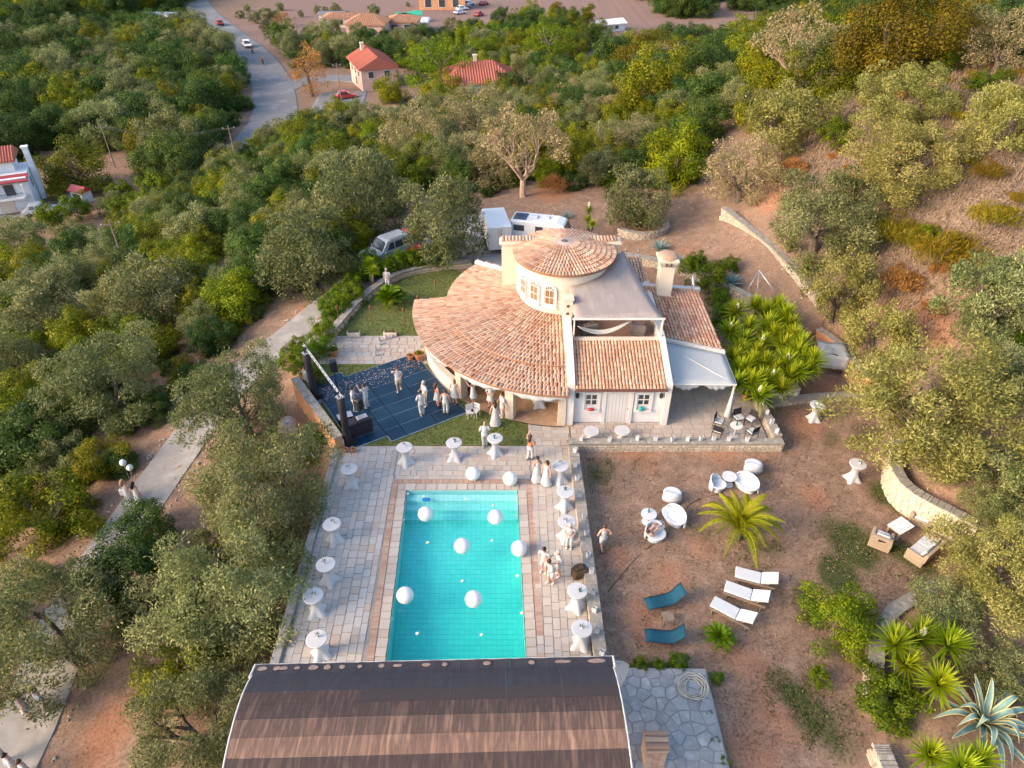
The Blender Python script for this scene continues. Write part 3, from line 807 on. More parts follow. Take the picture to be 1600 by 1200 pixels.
stone_wall('planter_wall', 'short stub of pale stone wall at the bottom right below the planter', [P2(1375, 1170, .3), P2(1384, 1192, .3), P2(1400, 1230, .3)], YZ - .2, .5, .5, True, size=(.2, .4))
gl_ = [P2(512, 528, .3), P2(543, 489, .3), P2(572, 460, .3), P2(613, 431, .3), P2(652, 420, .3), P2(694, 414, .3), P2(735, 410, .3)]
stone_wall('garden_wall', 'curved low stone wall holding the round garden lawn', gl_, -.1, .5, .45, True, size=(.25, .5), course=(.16, .24), m_st=mat('warm_rubble', (.52, .42, .30), (.42, .33, .23), 3, .9, .3))
rc = PT(1003, 362); rr_ = 2.1
stone_wall('tree_ring', 'low ring of pale stones round the olive behind the house', [(rc[0] + rr_ * math.cos(a_), rc[1] + rr_ * math.sin(a_) * .9 + .6) for a_ in np.linspace(-2.6, .35, 9)], rc[2] - .1, rc[2] + .5, .35, True, size=(.25, .45))
stone_wall('bank_wall', 'grey stone bank wall between the back of the house and the upper terrace', [P2(962, 400, 1.2), P2(1010, 404, 1.3), P2(1060, 418, 1.3), P2(1120, 440, 1.3), P2(1180, 470, 1.3)], .2, 1.5, .45, True)
# ochre wall left of the dance floor
om = M(); A, B = Vector((-12.95, 34.0)), Vector((-9.3, 28.62)); d = (B - A).normalized(); n_ = Vector((-d.y, d.x))
ow = thing('ochre_wall', 'weathered ochre wall with a grey top left of the dance floor', 'wall', (-11.2, 31.3, -1.5))
c = (A + B) / 2; L = (B - A).length; ang = math.atan2(d.y, d.x)
om.box(c.x, c.y, -.75, L, .42, 3.1, ang); om.build('render_face', MT['orange'], ow, world=True)
om = M(); k = 9
for i in range(k):
    q = A + d * (L * (i + .5) / k); om.val = random.random(); om.box(q.x, q.y, .84 + random.uniform(-.01, .01), L / k - .02, .50, .08, ang)
om.build('coping', MT['walltop'], ow, world=True)

# ------------------------------------------------------------------ house patio, walkway, veranda floor
HC = Vector((3.2, 39.5))
patio_m = M(); patio_m.prism([(3.27, 29.15), (14.12, 29.15), (14.12, 36.5), (3.27, 36.5)], -.4, -.02)
patio = patio_m.build('patio', SLAB_MORTAR, kind='structure')
ps_ = courses(3.3, 14.1, 29.17, 30.86, lambda r: True, .3, .5, .35, .7) + courses(8.6, 14.1, 30.88, 36.4, lambda r: True, .36, .55, .4, .8)
lay(patio, ps_, 290, pick=lambda x, y: random.choice([0, 1, 1, 2, 5, 6, 6, 9, 14]))
walk = flat('walkway', [(-13.8, 36.62), (-5.2, 36.62), (-6.0, 39.88), (-13.9, 39.88)], -.02, SLAB_MORTAR, .3)
lay(walk, [r for r in courses(-13.7, -5.4, 36.64, 39.86, lambda r: (Vector((r[0], r[1])) - HC).length > 9.0, .3, .5, .35, .7)], 250, pick=lambda x, y: random.choice([0, 1, 2, 5, 6, 3, 9]))
ver = M(); ver.lathe([(5.5, -.3), (9.0, -.3), (9.0, .03), (5.5, .03)], 40, (HC.x, HC.y, 0), a0=R(178), a1=R(271.2))
veranda = ver.build('veranda_floor', mat('clay_floor', (.40, .26, .17), (.34, .21, .13), 2, .8, .1, c3=(.46, .32, .22)), kind='structure')
# ------------------------------------------------------------------ the round house
house = thing('villa', 'round white villa with a domed drum and terracotta tile roofs', 'house', (HC.x, HC.y, 0))
def part(mb, name, m, parent=None, **k): return mb.build(name, m, parent or house, world=True, **k)
def barrel(mb, o, a, d, n, ln, r0, r1):   # one cover tile: o lower end, a across, d up the slope, n normal
    vs = []
    for (t, r) in ((0, r0), (ln, r1)):
        for k in range(5):
            an = PI * k / 4
            vs.append(tuple(o + d * t + a * math.cos(an) * r + n * (math.sin(an) * r * .8 + (.03 if t == 0 else 0))))
    mb.add(vs, [(k, k + 1, 6 + k, 5 + k) for k in range(4)] + [(4, 3, 2, 1, 0)])
def tiles_quad(name, q, parent, m=None, pitch=.2, row=.34):
    """q: lower-left, lower-right, upper-right, upper-left"""
    q = [Vector(p) for p in q]; mb = M()
    base = M(); base.slab([q[0], q[1], q[2], q[3]], .12); rf = part(base, name, MT['under'], parent)
    nrow = max(1, round(((q[3] - q[0]).length + (q[2] - q[1]).length) / 2 / row)); ncol = max(2, round(((q[1] - q[0]).length + (q[2] - q[3]).length) / 2 / pitch))
    for j in range(ncol):
        s = (j + .5) / ncol; lo, hi = q[0].lerp(q[1], s), q[3].lerp(q[2], s)
        d = (hi - lo); L = d.length; d.normalize(); a = (q[1] - q[0]).normalized(); n = a.cross(d).normalized(); a = d.cross(n)
        for i in range(nrow):
            mb.val = min(1, max(0, random.random()))
            jit = a * random.uniform(-.012, .012)
            barrel(mb, lo + d * (L * i / nrow - .03) + n * (.012 + random.uniform(0, .012)) + jit, a, d, n, L / nrow + .06, pitch * .46, pitch * .36)
    mb.build('roof_tile', m or MT['tile'], rf, kind='stuff', world=True)
    return rf
def tiles_cone(name, c, r_out, z_out, r_in, z_in, a0, a1, parent, pitch=.21, row=.34, cap=None):
    base = M(); seg = max(16, int(abs(a1 - a0) / (PI / 36)))
    base.lathe([(r_in, z_in - .12), (r_out, z_out - .12), (r_out, z_out), (r_in, z_in)], seg, (c.x, c.y, 0), a0=a0, a1=a1)
    rf = part(base, name, MT['under'], parent); mb = M()
    L = math.hypot(r_out - r_in, z_in - z_out); nrow = max(1, round(L / row))
    for i in range(nrow):
        t0 = i / nrow; r = r_out + (r_in - r_out) * t0; z = z_out + (z_in - z_out) * t0
        ncol = max(6, round(abs(a1 - a0) * r / pitch)); pt = abs(a1 - a0) * r / ncol
        ri = max(r - (r_out - r_in) / nrow, .05); k1 = .40 * ri / r
        for j in range(ncol):
            an = a0 + (a1 - a0) * (j + .5) / ncol + random.uniform(-.004, .004)
            rad = Vector((math.cos(an), math.sin(an), 0)); d = Vector((-rad.x * (r_out - r_in), -rad.y * (r_out - r_in), z_in - z_out)).normalized()
            a = Vector((-rad.y, rad.x, 0)); n = a.cross(d)
            if n.z < 0: a = -a; n = -n
            o = Vector((c.x, c.y, z)) + rad * (r + .03)
            mb.val = random.random()
            barrel(mb, o + n * random.uniform(.01, .022), a, d, n, L / nrow + .06, pt * .46, pt * k1)
    mb.build('roof_tile', MT['tile'], rf, kind='stuff', world=True)
    return rf
# drum
w = M(); w.lathe([(2.78, 0), (2.78, 6.1), (2.84, 6.12), (2.84, 6.2), (2.92, 6.24), (2.92, 6.36), (2.5, 6.4)], 64, (HC.x, HC.y, 0)); part(w, 'drum_wall', MT['cream'], smooth=False)
w = M(); w.lathe([(2.95, 3.1), (2.95, 3.4), (2.8, 3.55)], 64, (HC.x, HC.y, 0), a0=R(120), a1=R(272)); part(w, 'drum_skirt', mat('lead_flashing', (.40, .33, .28), (.33, .27, .23), 3, .9))
dome = tiles_cone('drum_roof', HC, 3.1, 6.36, .55, 6.98, 0, 2 * PI, house, pitch=.2)
w = M(); w.lathe([(.95, 6.89), (.86, 6.96), (.3, 7.08), (.22, 7.09), (.22, 7.05), (.001, 7.05)], 28, (HC.x, HC.y, 0)); w.build('roof_crown', mat('cement_crown', (.40, .30, .26), (.46, .36, .31), 3, .9, .2), dome, world=True)
w = M(); w.lathe([(.19, 7.06), (.19, 7.11), (.001, 7.11)], 16, (HC.x, HC.y, 0)); w.build('roof_vent', mat('vent_mesh', (.10, .085, .08), (.15, .13, .12), 9, .8), dome, world=True)
# tower wall behind the drum
w = M(); w.box(3.0, 40.75, 3.2, 7.3, .6, 6.4); w.box(3.0, 40.75, 6.46, 7.6, .84, .12); w.box(3.0, 40.75, 6.56, 7.42, .68, .08)
w.box(4.0, 42.4, 1.6, 8.6, 2.6, 3.2); part(w, 'rear_wall', MT['cream'])
w = M()
for i in range(34):
    w.val = random.random(); barrel(w, Vector((-.55 + i * .212, 40.38, 6.6)), Vector((1, 0, 0)), Vector((0, 1, 0)), Vector((0, 0, 1)), .75, .1, .1)
part(w, 'coping_tiles', MT['tile'], kind='stuff')
tiles_quad('rear_roof', [(-2.3, 41.6, 2.75), (-.4, 41.1, 2.75), (-.4, 43.4, 3.05), (-2.5, 43.4, 3.05)], house)
tiles_quad('rear_roof', [(6.75, 39.6, 3.6), (8.7, 39.6, 3.6), (8.7, 43.6, 3.9), (6.75, 43.6, 3.9)], house)
w = M(); w.box(-1.2, 42.4, 1.3, 2.2, 1.8, 2.6); part(w, 'rear_wall', MT['cream']); w = M(); w.box(7.8, 41.6, 1.7, 1.9, 3.9, 3.4); part(w, 'rear_wall', MT['cream'])
# arched windows of the drum
BROWNGLASS = mat('warm_pane', (.20, .10, .055), (.28, .15, .08), 2, .15, spec=.7)
def arched_window(parent, ang, rad, z0, wd, ht):
    n = Vector((math.cos(ang), math.sin(ang), 0)); t = Vector((-n.y, n.x, 0)); c = Vector((HC.x, HC.y, z0)) + n * rad
    def arch(hw, bot, top):
        pts = [(-hw, bot), (hw, bot)]
        for k in range(13): pts.append((hw * math.cos(PI * k / 12), top - hw + hw * math.sin(PI * k / 12)))
        return pts
    def ring(mb, o, i, d0, d1):
        vs = []
        for (pp, dd) in ((o, d1), (i, d1), (o, d0), (i, d0)):
            for (x, z) in pp: vs.append(tuple(c + t * x + Vector((0, 0, z)) + n * dd))
        k = len(o); fs = []
        for a in range(k):
            b = (a + 1) % k
            fs += [(a, b, k + b, k + a), (2 * k + a, 2 * k + b, b, a), (k + a, k + b, 3 * k + b, 3 * k + a)]
        mb.add(vs, fs)
    mb = M(); ring(mb, arch(wd / 2 + .13, -.12, ht + .13), arch(wd / 2 + .02, -.01, ht + .02), -.05, .07)
    win = part(mb, 'window', MT['white'], parent)
    mb = M(); ring(mb, arch(wd / 2 + .02, -.01, ht + .02), arch(wd / 2 - .05, .06, ht - .05), -.05, .035)
    def bar(x0, z0_, x1, z1_, th=.022):
        a, b = c + t * x0 + Vector((0, 0, z0_)) + n * .025, c + t * x1 + Vector((0, 0, z1_)) + n * .025; mb.tube([a, b], th, 4)
    hw = wd / 2 - .04; sp = ht - wd / 2
    bar(0, .04, 0, ht - .04); bar(-hw, sp, hw, sp); bar(-hw, sp * .52, hw, sp * .52); bar(0, sp, hw * .7, sp + hw * .7); bar(0, sp, -hw * .7, sp + hw * .7)
    mb.build('window_frame', MT['white'], win, world=True)
    mb = M(); pp = arch(wd / 2, 0, ht); mb.add([tuple(c + t * x + Vector((0, 0, z)) + n * .012) for x, z in pp], [tuple(range(len(pp)))])
    mb.build('pane', BROWNGLASS, win, world=True)
    mb = M(); q = c + Vector((0, 0, -.15)) + n * .06; mb.box(q.x, q.y, q.z, .2, wd + .34, .07, ang); mb.build('sill', MT['white'], win, world=True)
for dg in (250, 228, 206, 184): arched_window(house, R(dg), 2.78, 4.15, .62, 1.3)
# the two-tier fan roof over the veranda
tiles_cone('fan_roof', HC, 7.35, 2.98, 2.86, 3.54, R(140), R(269.3), house)
tiles_cone('veranda_roof', HC, 9.5, 2.55, 7.2, 2.86, R(176), R(269.3), house)
w = M(); w.lathe([(6.9, -.05), (6.9, 2.7), (6.6, 2.7), (6.6, -.05)], 40, (HC.x, HC.y, 0), a0=R(142), a1=R(268)); part(w, 'inner_wall', mat('tan_render', (.52, .38, .26), (.45, .32, .21), 1.5, .9))
w = M()                                     # end parapet of the fan roof at the back left
for k in range(6):
    r0, r1 = 3.0 + k * .75, 3.75 + k * .75; an = R(139.2); q0, q1 = HC + Vector((math.cos(an), math.sin(an))) * r0, HC + Vector((math.cos(an), math.sin(an))) * r1
    c = (q0 + q1) / 2; zt = 3.62 - (k + .5) * .09; w.box(c.x, c.y, zt / 2 + .08, .752, .3, zt + .16, an)
part(w, 'end_parapet', MT['white'])
PILM = mat('pillar_stone', (.58, .49, .39), (.48, .40, .31), 5, .9, .3)
for dg, sz in ((248, .5), (225, .5), (267.3, .42), (182, .34), (200, .34)):
    p = HC + Vector((math.cos(R(dg)), math.sin(R(dg)))) * 8.74; w = M(); w.box(p.x, p.y, 1.22, sz, sz, 2.48, R(dg) if dg < 260 else 0); part(w, 'pillar', PILM)
w = M(); w.lathe([(8.95, -.05), (8.95, .92), (8.55, .92), (8.55, -.05)], 24, (HC.x, HC.y, 0), a0=R(183), a1=R(223)); part(w, 'veranda_parapet', mat('limewash_stone', (.66, .60, .54), (.56, .50, .44), 3, .9, .3))
w = M(); w.lathe([(9.25, 2.28), (9.25, 2.42), (9.05, 2.42), (9.05, 2.28)], 40, (HC.x, HC.y, 0), a0=R(177), a1=R(269)); part(w, 'eave_beam', MT['white'])
def swag(name, label, pts, drop, flare=.06):
    g = []; n = len(pts)
    for i, p in enumerate(pts):
        p = Vector(p); f = drop(i / (n - 1)); wv = math.sin(i * 1.9) * flare
        g.append([(p.x, p.y + wv * k / 3, p.z - f * k / 3) for k in range(4)])
    mb = M(); mb.sheet(g); o = mb.build(name, MT['cloth'], None, smooth=True)
    md = o.modifiers.new('thickness', 'SOLIDIFY'); md.thickness = .012
    return tag(o, label, 'drapery')
pts = [(HC.x + 9.33 * math.cos(R(a_)), HC.y + 9.33 * math.sin(R(a_)), 2.4) for a_ in np.linspace(180, 269, 64)]
swag('drape', 'white gauze swagged along the curved veranda eave', pts, lambda t: .12 + .34 * abs(math.sin(t * PI * 4.0)) ** 1.2)
# dividing walls left and right of the annex
def yz_wall(mb, x0, x1, prof):
    n = len(prof); mb.add([(x0, y, z) for y, z in prof] + [(x1, y, z) for y, z in prof], [tuple(reversed(range(n))), tuple(range(n, 2 * n))] + [(i, (i + 1) % n, n + (i + 1) % n, n + i) for i in range(n)])
w = M(); yz_wall(w, 3.02, 3.42, [(30.62, 0), (30.62, 2.92), (33.9, 4.05), (35.2, 4.35), (36.8, 4.6), (36.8, 0)]); part(w, 'dividing_wall', MT['white']); w = M()
yz_wall(w, 8.4, 8.72, [(30.62, 0), (30.62, 2.86), (33.95, 3.85), (40.2, 3.95), (40.2, 0)]); part(w, 'dividing_wall', MT['white'])
w = M(); w.box(3.22, 35.5, 4.7, .56, .56, 1.5); w.box(3.22, 35.5, 5.47, .66, .66, .08); pier = part(w, 'chimney_pier', MT['cream'])
for zz in (5.05, 4.55): w = M(); w.box(3.22, 35.215, zz, .15, .02, .15); w.build('vent_hole', MT['darkwood'], pier, world=True)
# annex
FX0, FX1, FY = 3.42, 8.4, 30.9
w = M(); w.box(5.91, 32.46, 1.3, 4.96, 3.1, 2.6); annex = part(w, 'annex_wall', MT['lilac'])
w = M(); w.box(5.91, 30.885, 2.5, 4.96, .05, .3); w.box(3.55, 30.885, 1.3, .25, .05, 2.1); w.box(8.27, 30.885, 1.3, .25, .05, 2.1); part(w, 'annex_trim', MT['white'])
tiles_quad('annex_roof', [(3.44, 30.5, 2.66), (8.38, 30.5, 2.66), (8.38, 33.85, 3.58), (3.44, 33.85, 3.58)], house, mat('terracotta_tile_new', (.46, .21, .11), (.58, .34, .21), 1.1, .85, .25, 30, tone=TERRA[1:], c3=(.50, .30, .18)), pitch=.185, row=.33)
w = M(); w.tube([(3.4, 30.42, 2.6), (8.45, 30.42, 2.6)], .055, 8); part(w, 'gutter', mat('gutter_paint', (.14, .06, .045), (.11, .05, .04), 4, .5))
def front_window(x, z, wd, ht):
    y = FY
    mb = M()
    for (cx, cz, sx, sz) in ((x - wd / 2 - .07, z, .14, ht + .28), (x + wd / 2 + .07, z, .14, ht + .28), (x, z + ht / 2 + .07, wd, .14), (x, z - ht / 2 - .07, wd, .14)): mb.box(cx, y - .02, cz, sx, .12, sz)
    win = part(mb, 'window', MT['white'], house)
    mb = M(); zz = z + ht * .14; fh = ht * .66
    for cx in (x - wd / 2 + .04, x, x + wd / 2 - .04): mb.box(cx, y - .022, zz, .06, .04, fh)
    for cz in (zz - fh / 2, zz, zz + fh / 2): mb.box(x, y - .026, cz, wd - .02, .04, .045)
    mb.build('window_frame', MT['white'], win, world=True)
    mb = M(); mb.box(x, y - .008, zz, wd, .012, fh); mb.build('pane', MT['glass'], win, world=True)
    mb = M(); mb.box(x, y - .1, z - ht / 2 - .0, wd + .2, .3, .06); mb.build('sill', MT['white'], win, world=True)
front_window(4.4, 1.5, .72, 1.1); front_window(7.3, 1.5, .72, 1.1)
w = M()
for cx in (5.12, 6.62): w.box(cx, 30.87, 1.1, .2, .14, 2.2)
w.box(5.87, 30.87, 2.3, 1.7, .14, .2); part(w, 'door_frame', MT['white'])
w = M(); w.box(5.87, 30.885, 1.1, 1.3, .06, 2.2); door = part(w, 'door', mat('door_paint', (.56, .53, .52), (.50, .47, .46), 1.5, .7, stretch=(6, 1, 1)))
w = M()
for k in range(7): w.box(5.3 + k * .19, 30.85, 1.1, .17, .02, 2.12)
w.build('door_boards', mat('door_board_paint', (.58, .55, .54), (.52, .49, .48), 1.5, .7), door, world=True)
w = M(); w.ball((6.4, 30.80, 1.05), .04); w.build('handle', MT['steel'], door, world=True)
for x in (3.6, 8.2):
    mb = M(); mb.box(x, 30.83, 2.05, .05, .1, .06); mb.lathe([(.03, 0), (.09, .05), (.11, .25), (.02, .36)], 8, (x, 30.74, 1.85)); part(mb, 'wall_lantern', MT['blackm'])
# upper terrace under the grey awning
w = M(); w.box(5.91, 36.8, 1.5, 4.96, 5.4, 3.06); part(w, 'terrace_floor', mat('terrace_clay', (.44, .27, .18), (.38, .22, .14), 1.5, .8))
w = M(); w.box(5.91, 34.0, 3.32, 4.96, .22, .56); w.box(5.91, 34.0, 3.63, 4.96, .32, .07); part(w, 'terrace_parapet', MT['cream'])
g = []
for j in range(13):
    s = j / 12; f = Vector((3.5 + 5.0 * s, 33.95, 5.06)); an = R(-88 + 92 * s); bk = Vector((HC.x + 2.86 * math.cos(an), HC.y + 2.86 * math.sin(an), 5.55 + .45 * s))
    if s > .8: bk = bk.lerp(Vector((6.95, 40.4, 6.0)), (s - .8) / .2)
    g.append([f.lerp(bk, t / 8) - Vector((0, 0, .16 * math.sin(PI * t / 8) + .025 * math.sin(j * 2.1 + t))) for t in range(9)])
w = M(); w.sheet(list(map(list, zip(*g)))); aw = part(w, 'terrace_awning', MT['canvas_grey'], smooth=True)
aw.modifiers.new('thickness', 'SOLIDIFY').thickness = .02
w = M(); w.box(5.98, 33.92, 5.0, 5.2, .09, .1); w.box(8.45, 33.92, 4.4, .1, .1, 1.2); w.box(3.5, 33.92, 4.4, .08, .08, 1.2); part(w, 'awning_frame', MT['white'])
# right wing
w = M(); w.prism([(8.74, 35.7), (12.0, 34.8), (11.5, 39.2), (8.74, 39.7)], 0, 2.5); part(w, 'wing_wall', MT['cream'])
wr = tiles_quad('wing_roof', [(8.74, 35.3, 2.98), (12.3, 34.3, 2.66), (11.75, 39.5, 3.72), (8.3, 39.5, 4.0)], house, mat('terracotta_tile_red', (.42, .17, .11), (.54, .31, .22), .8, .85, .25, 30, tone=TERRA, c3=(.44, .24, .17)), pitch=.21)
w = M(); w.slab([(8.6, 35.1, 2.96), (12.4, 34.05, 2.66), (12.4, 34.3, 2.68), (8.6, 35.35, 2.98)], .28); part(w, 'wing_fascia', MT['white']); w = M(); w.slab([(8.2, 39.4, 4.08), (11.9, 39.4, 3.82), (11.9, 39.7, 3.82), (8.2, 39.7, 4.08)], .25); part(w, 'wing_fascia', MT['white'])
w = M(); cx, cy = 9.45, 39.0; w.box(cx, cy, 4.6, .86, .86, 2.3)
w.lathe([(.61, 5.75), (.64, 5.82), (.86, 6.15), (.86, 6.28), (.74, 6.32)], 4, (cx, cy, 0), a0=PI / 4, a1=2 * PI + PI / 4); ch = part(w, 'chimney', MT['cream'])
w = M(); w.lathe([(.66, 6.3), (.6, 6.42), (.4, 6.52), (.001, 6.56)], 20, (cx, cy, 0)); w.build('chimney_cap', MT['tile'], ch, world=True)
for dx in (-.14, .14): w = M(); w.box(cx + dx, cy - .56, 6.02, .09, .12, .3, 0, -.5); w.build('smoke_slot', MT['darkwood'], ch, world=True)
# satellite dish
dish = thing('satellite_dish', 'white satellite dish on the ridge of the right wing', 'dish', (11.3, 39.35, 3.8))
w = M(); w.tube([(0, 0, 0), (0, 0, .55)], .03, 6); w.build('mast', MT['steel'], dish)
w = M(); w.lathe([(.001, .0), (.15, .015), (.3, .06), (.42, .13), (.42, .15), (.3, .08), (.001, .02)], 20); o = w.build('reflector', MT['whitecar'], dish, smooth=True); o.location = (-.05, 0, .62); o.rotation_euler = (R(75), 0, R(75))
w = M(); w.tube([(0, 0, .5), (.3, -.2, .75)], .015, 5); w.box(.3, -.2, .78, .08, .08, .08); w.build('feed_arm', MT['steel'], dish)
# pale awning over the side patio
awn = thing('patio_awning', 'pale fabric awning on white posts over the side patio', 'awning', (10.4, 33.2, 0))
q = [Vector(p) for p in ((8.76, 31.35, 2.42), (12.42, 31.35, 2.36), (12.38, 34.15, 2.52), (8.76, 34.95, 2.82))]
g = [[(q[0].lerp(q[1], i / 10)).lerp(q[3].lerp(q[2], i / 10), j / 8) - Vector((0, 0, .06 * math.sin(PI * i / 10) * math.sin(PI * j / 8))) for i in range(11)] for j in range(9)]
w = M(); w.sheet(g); o = w.build('fabric', MT['awning'], awn, smooth=True, world=True); o.modifiers.new('t', 'SOLIDIFY').thickness = .012
w = M()
for a, b in ((0, 1), (1, 2)): w.tube([q[a] - Vector((0, 0, .05)), q[b] - Vector((0, 0, .05))], .05, 6)
w.tube([q[1] - Vector((0, 0, .04)), q[3] - Vector((0, 0, .1))], .025, 6)
w.build('frame', MT['white'], awn, world=True)
for (x, y) in ((12.36, 31.42), (8.82, 31.3)):
    w = M(); w.box(x, y, 1.16, .1, .1, 2.36); w.build('post', MT['white'], awn, world=True)
swag('drape', 'white gauze hung in swags under the front bar of the pale awning', [(8.9 + 3.4 * i / 30, 31.5, 2.3) for i in range(31)], lambda t: .08 + .38 * abs(math.sin(t * PI * 2)))
mb = M(); g = []
for k in range(9):
    z = 2.3 - k * .28; r = .05 + .16 * (k / 8) ** 1.5; g.append([(12.36 + (r + .02 * math.sin(j * 3)) * math.cos(2 * PI * j / 12), 31.42 + (r + .02 * math.sin(j * 3)) * math.sin(2 * PI * j / 12), z) for j in range(13)])
mb.sheet(g); tag(mb.build('drape', MT['cloth'], None, smooth=True), 'white gauze tied round the outer post of the pale awning', 'drapery')

# ------------------------------------------------------------------ vaulted canopy in the foreground
can = thing('vaulted_canopy', 'brown vaulted shade canopy with dark stripes over the near end of the pool', 'canopy', (-2.8, 11, 0))
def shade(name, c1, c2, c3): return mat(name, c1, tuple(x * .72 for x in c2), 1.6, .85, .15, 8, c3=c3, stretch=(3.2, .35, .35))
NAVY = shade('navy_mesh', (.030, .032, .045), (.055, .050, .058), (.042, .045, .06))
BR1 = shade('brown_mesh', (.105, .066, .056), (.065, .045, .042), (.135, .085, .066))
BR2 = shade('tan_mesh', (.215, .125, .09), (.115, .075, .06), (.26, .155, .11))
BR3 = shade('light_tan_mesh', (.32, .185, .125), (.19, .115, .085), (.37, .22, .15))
PATCH = mat('patch_cloth', (.34, .25, .20), (.20, .14, .12), 9, .9, .2)
vp = [(13.62, 3.30), (13.2, 3.55), (12.75, 3.74), (12.25, 3.88), (11.7, 3.97), (11.1, 4.0), (10.5, 3.96), (9.9, 3.85), (9.3, 3.68), (8.7, 3.44), (8.1, 3.1)]
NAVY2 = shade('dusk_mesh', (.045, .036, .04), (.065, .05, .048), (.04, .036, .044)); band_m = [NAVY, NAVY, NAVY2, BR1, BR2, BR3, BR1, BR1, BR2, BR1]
xl, xr = -8.92, 3.5
def vx(y): return (xl + (13.6 - y) * .075, xr + (13.6 - y) * .025)
def sk(mb): mb.v = [(x, y + (x + 2.8) * .026, z) for x, y, z in mb.v]       # the canopy lies a touch askew, like the pool
cuts = [0, .17, .31, .40, .55, .70, .85, 1.0]
for i in range(len(vp) - 1):
    (y0, z0), (y1, z1) = vp[i], vp[i + 1]
    for k in range(len(cuts) - 1):
        if k % 1 == 0:
            w = M(); rows = []
            for (yy, zz) in ((y0, z0), ((y0 + y1) / 2, (z0 + z1) / 2 + .012), (y1 + .01, z1)):
                a, b = vx(yy); xa, xb = a + (b - a) * cuts[k], a + (b - a) * cuts[k + 1]
                rows.append([(xa + (xb - xa) * t / 6 + (.002 if t == 0 else -.002 if t == 6 else 0), yy, zz + .003 * (i % 2)) for t in range(7)])
            w.sheet(list(reversed(rows)))
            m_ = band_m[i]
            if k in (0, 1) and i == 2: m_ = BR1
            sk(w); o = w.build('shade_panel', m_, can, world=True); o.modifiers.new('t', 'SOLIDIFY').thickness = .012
lipz = [(14.18, 3.06), (13.9, 3.12), (13.66, 3.2)]
for k in range(7):
    a, b = -9.0 + k * 12.55 / 7, -9.0 + (k + 1) * 12.55 / 7
    w = M(); w.sheet(list(reversed([[(a + (b - a) * t / 6 + .004 * (t == 0), y, z + .012 * math.sin(t * 1.7 + k)) for t in range(7)] for y, z in lipz])))
    sk(w); o = w.build('lip_panel', NAVY, can, world=True); o.modifiers.new('t', 'SOLIDIFY').thickness = .012
rp = random.Random(5)
def patch(x, y, z, sx, sy, tilt):
    mb = M(); n = 14; vs = [(x + sx * math.cos(2 * PI * k / n) * rp.uniform(.8, 1.1), y + sy * math.sin(2 * PI * k / n) * rp.uniform(.8, 1.1)) for k in range(n)]
    mb.add([(a, b, z + (b - y) * tilt) for a, b in vs] + [(x + (a - x) * .8, y + (b - y) * .8, z + (b - y) * .8 * tilt + .006) for a, b in vs],
           [tuple(range(n, 2 * n))] + [(k, (k + 1) % n, n + (k + 1) % n, n + k) for k in range(n)])
    sk(mb); mb.build('patch', PATCH, can, world=True)
for x in (-8.75, -8.3, -7.9, -7.45, -7.05, -6.5, -6.0, -5.4, -4.6, -4.1, -3.0, -2.4, -.9, .7, 1.75, 3.0):
    patch(x + rp.uniform(-.1, .1), 13.98, 3.125, rp.uniform(.1, .2) if x < 1 else .34, rp.uniform(.06, .11), -.25)
for x in (-6.0, -3.2, -1.9, 1.7, 2.9): patch(x, 9.62, 3.80, rp.uniform(.2, .4), .11, .3)
w = M()
for (a_, b_) in ((lambda y: vx(y)[0] - .03, 0), (lambda y: vx(y)[1] + .03, 0)):
    w.tube([(a_(y), y, z - .02) for y, z in vp], .032, 8)
for (yy, zz) in vp[1::2]:
    w.tube([(vx(yy)[0] - .03, yy, zz - .06), (vx(yy)[1] + .03, yy, zz - .06)], .03, 6)
w.tube([(-9.05, 14.2, 3.02), (3.6, 14.2, 3.02)], .022, 8); w.tube([(-9.05, 14.2, 3.02), (-9.05, 13.6, 3.2)], .04, 8); w.tube([(3.6, 14.2, 3.02), (3.6, 13.6, 3.2)], .04, 8)
sk(w); w.build('frame', MT['white'], can, world=True)
for x in (-9.0, -4.8, -.6, 3.5):
    for y, z in ((14.15, 3.0), (8.3, 3.1)):
        w = M(); w.tube([(x, y, -.02 if x < 3.3 else -.3), (x, y, z)], .05, 8); sk(w); w.build('post', MT['white'], can, world=True)

# ------------------------------------------------------------------ stone slab with the brick barbecue chimney
sl = M(); sl.prism([(3.9, 8.6), (7.72, 8.6), (7.68, 15.7), (3.9, 15.75)], -1.6, .02); slab = sl.build('stone_platform', mat('platform_mortar', (.30, .29, .275), (.24, .235, .23), 2, .95, .2), kind='structure')
flags = []
rf_ = random.Random(11); pts_f = []
for iy in range(13):
    for ix in range(8):
        pts_f.append((4.0 + (ix + .5 + rf_.uniform(-.36, .36)) * .46, 9.9 + (iy + .5 + rf_.uniform(-.36, .36)) * .45))
def clip(poly, nx_, ny_, d_):
    out = []
    for i in range(len(poly)):
        a, b = poly[i], poly[(i + 1) % len(poly)]; da, db = a[0] * nx_ + a[1] * ny_ - d_, b[0] * nx_ + b[1] * ny_ - d_
        if da <= 0: out.append(a)
        if da * db < 0: t = da / (da - db); out.append((a[0] + (b[0] - a[0]) * t, a[1] + (b[1] - a[1]) * t))
    return out
FLAG = mat('platform_flag', (.36, .345, .325), (.27, .265, .26), 2, .9, .35, 18, c3=(.43, .40, .37), objrand=.14)
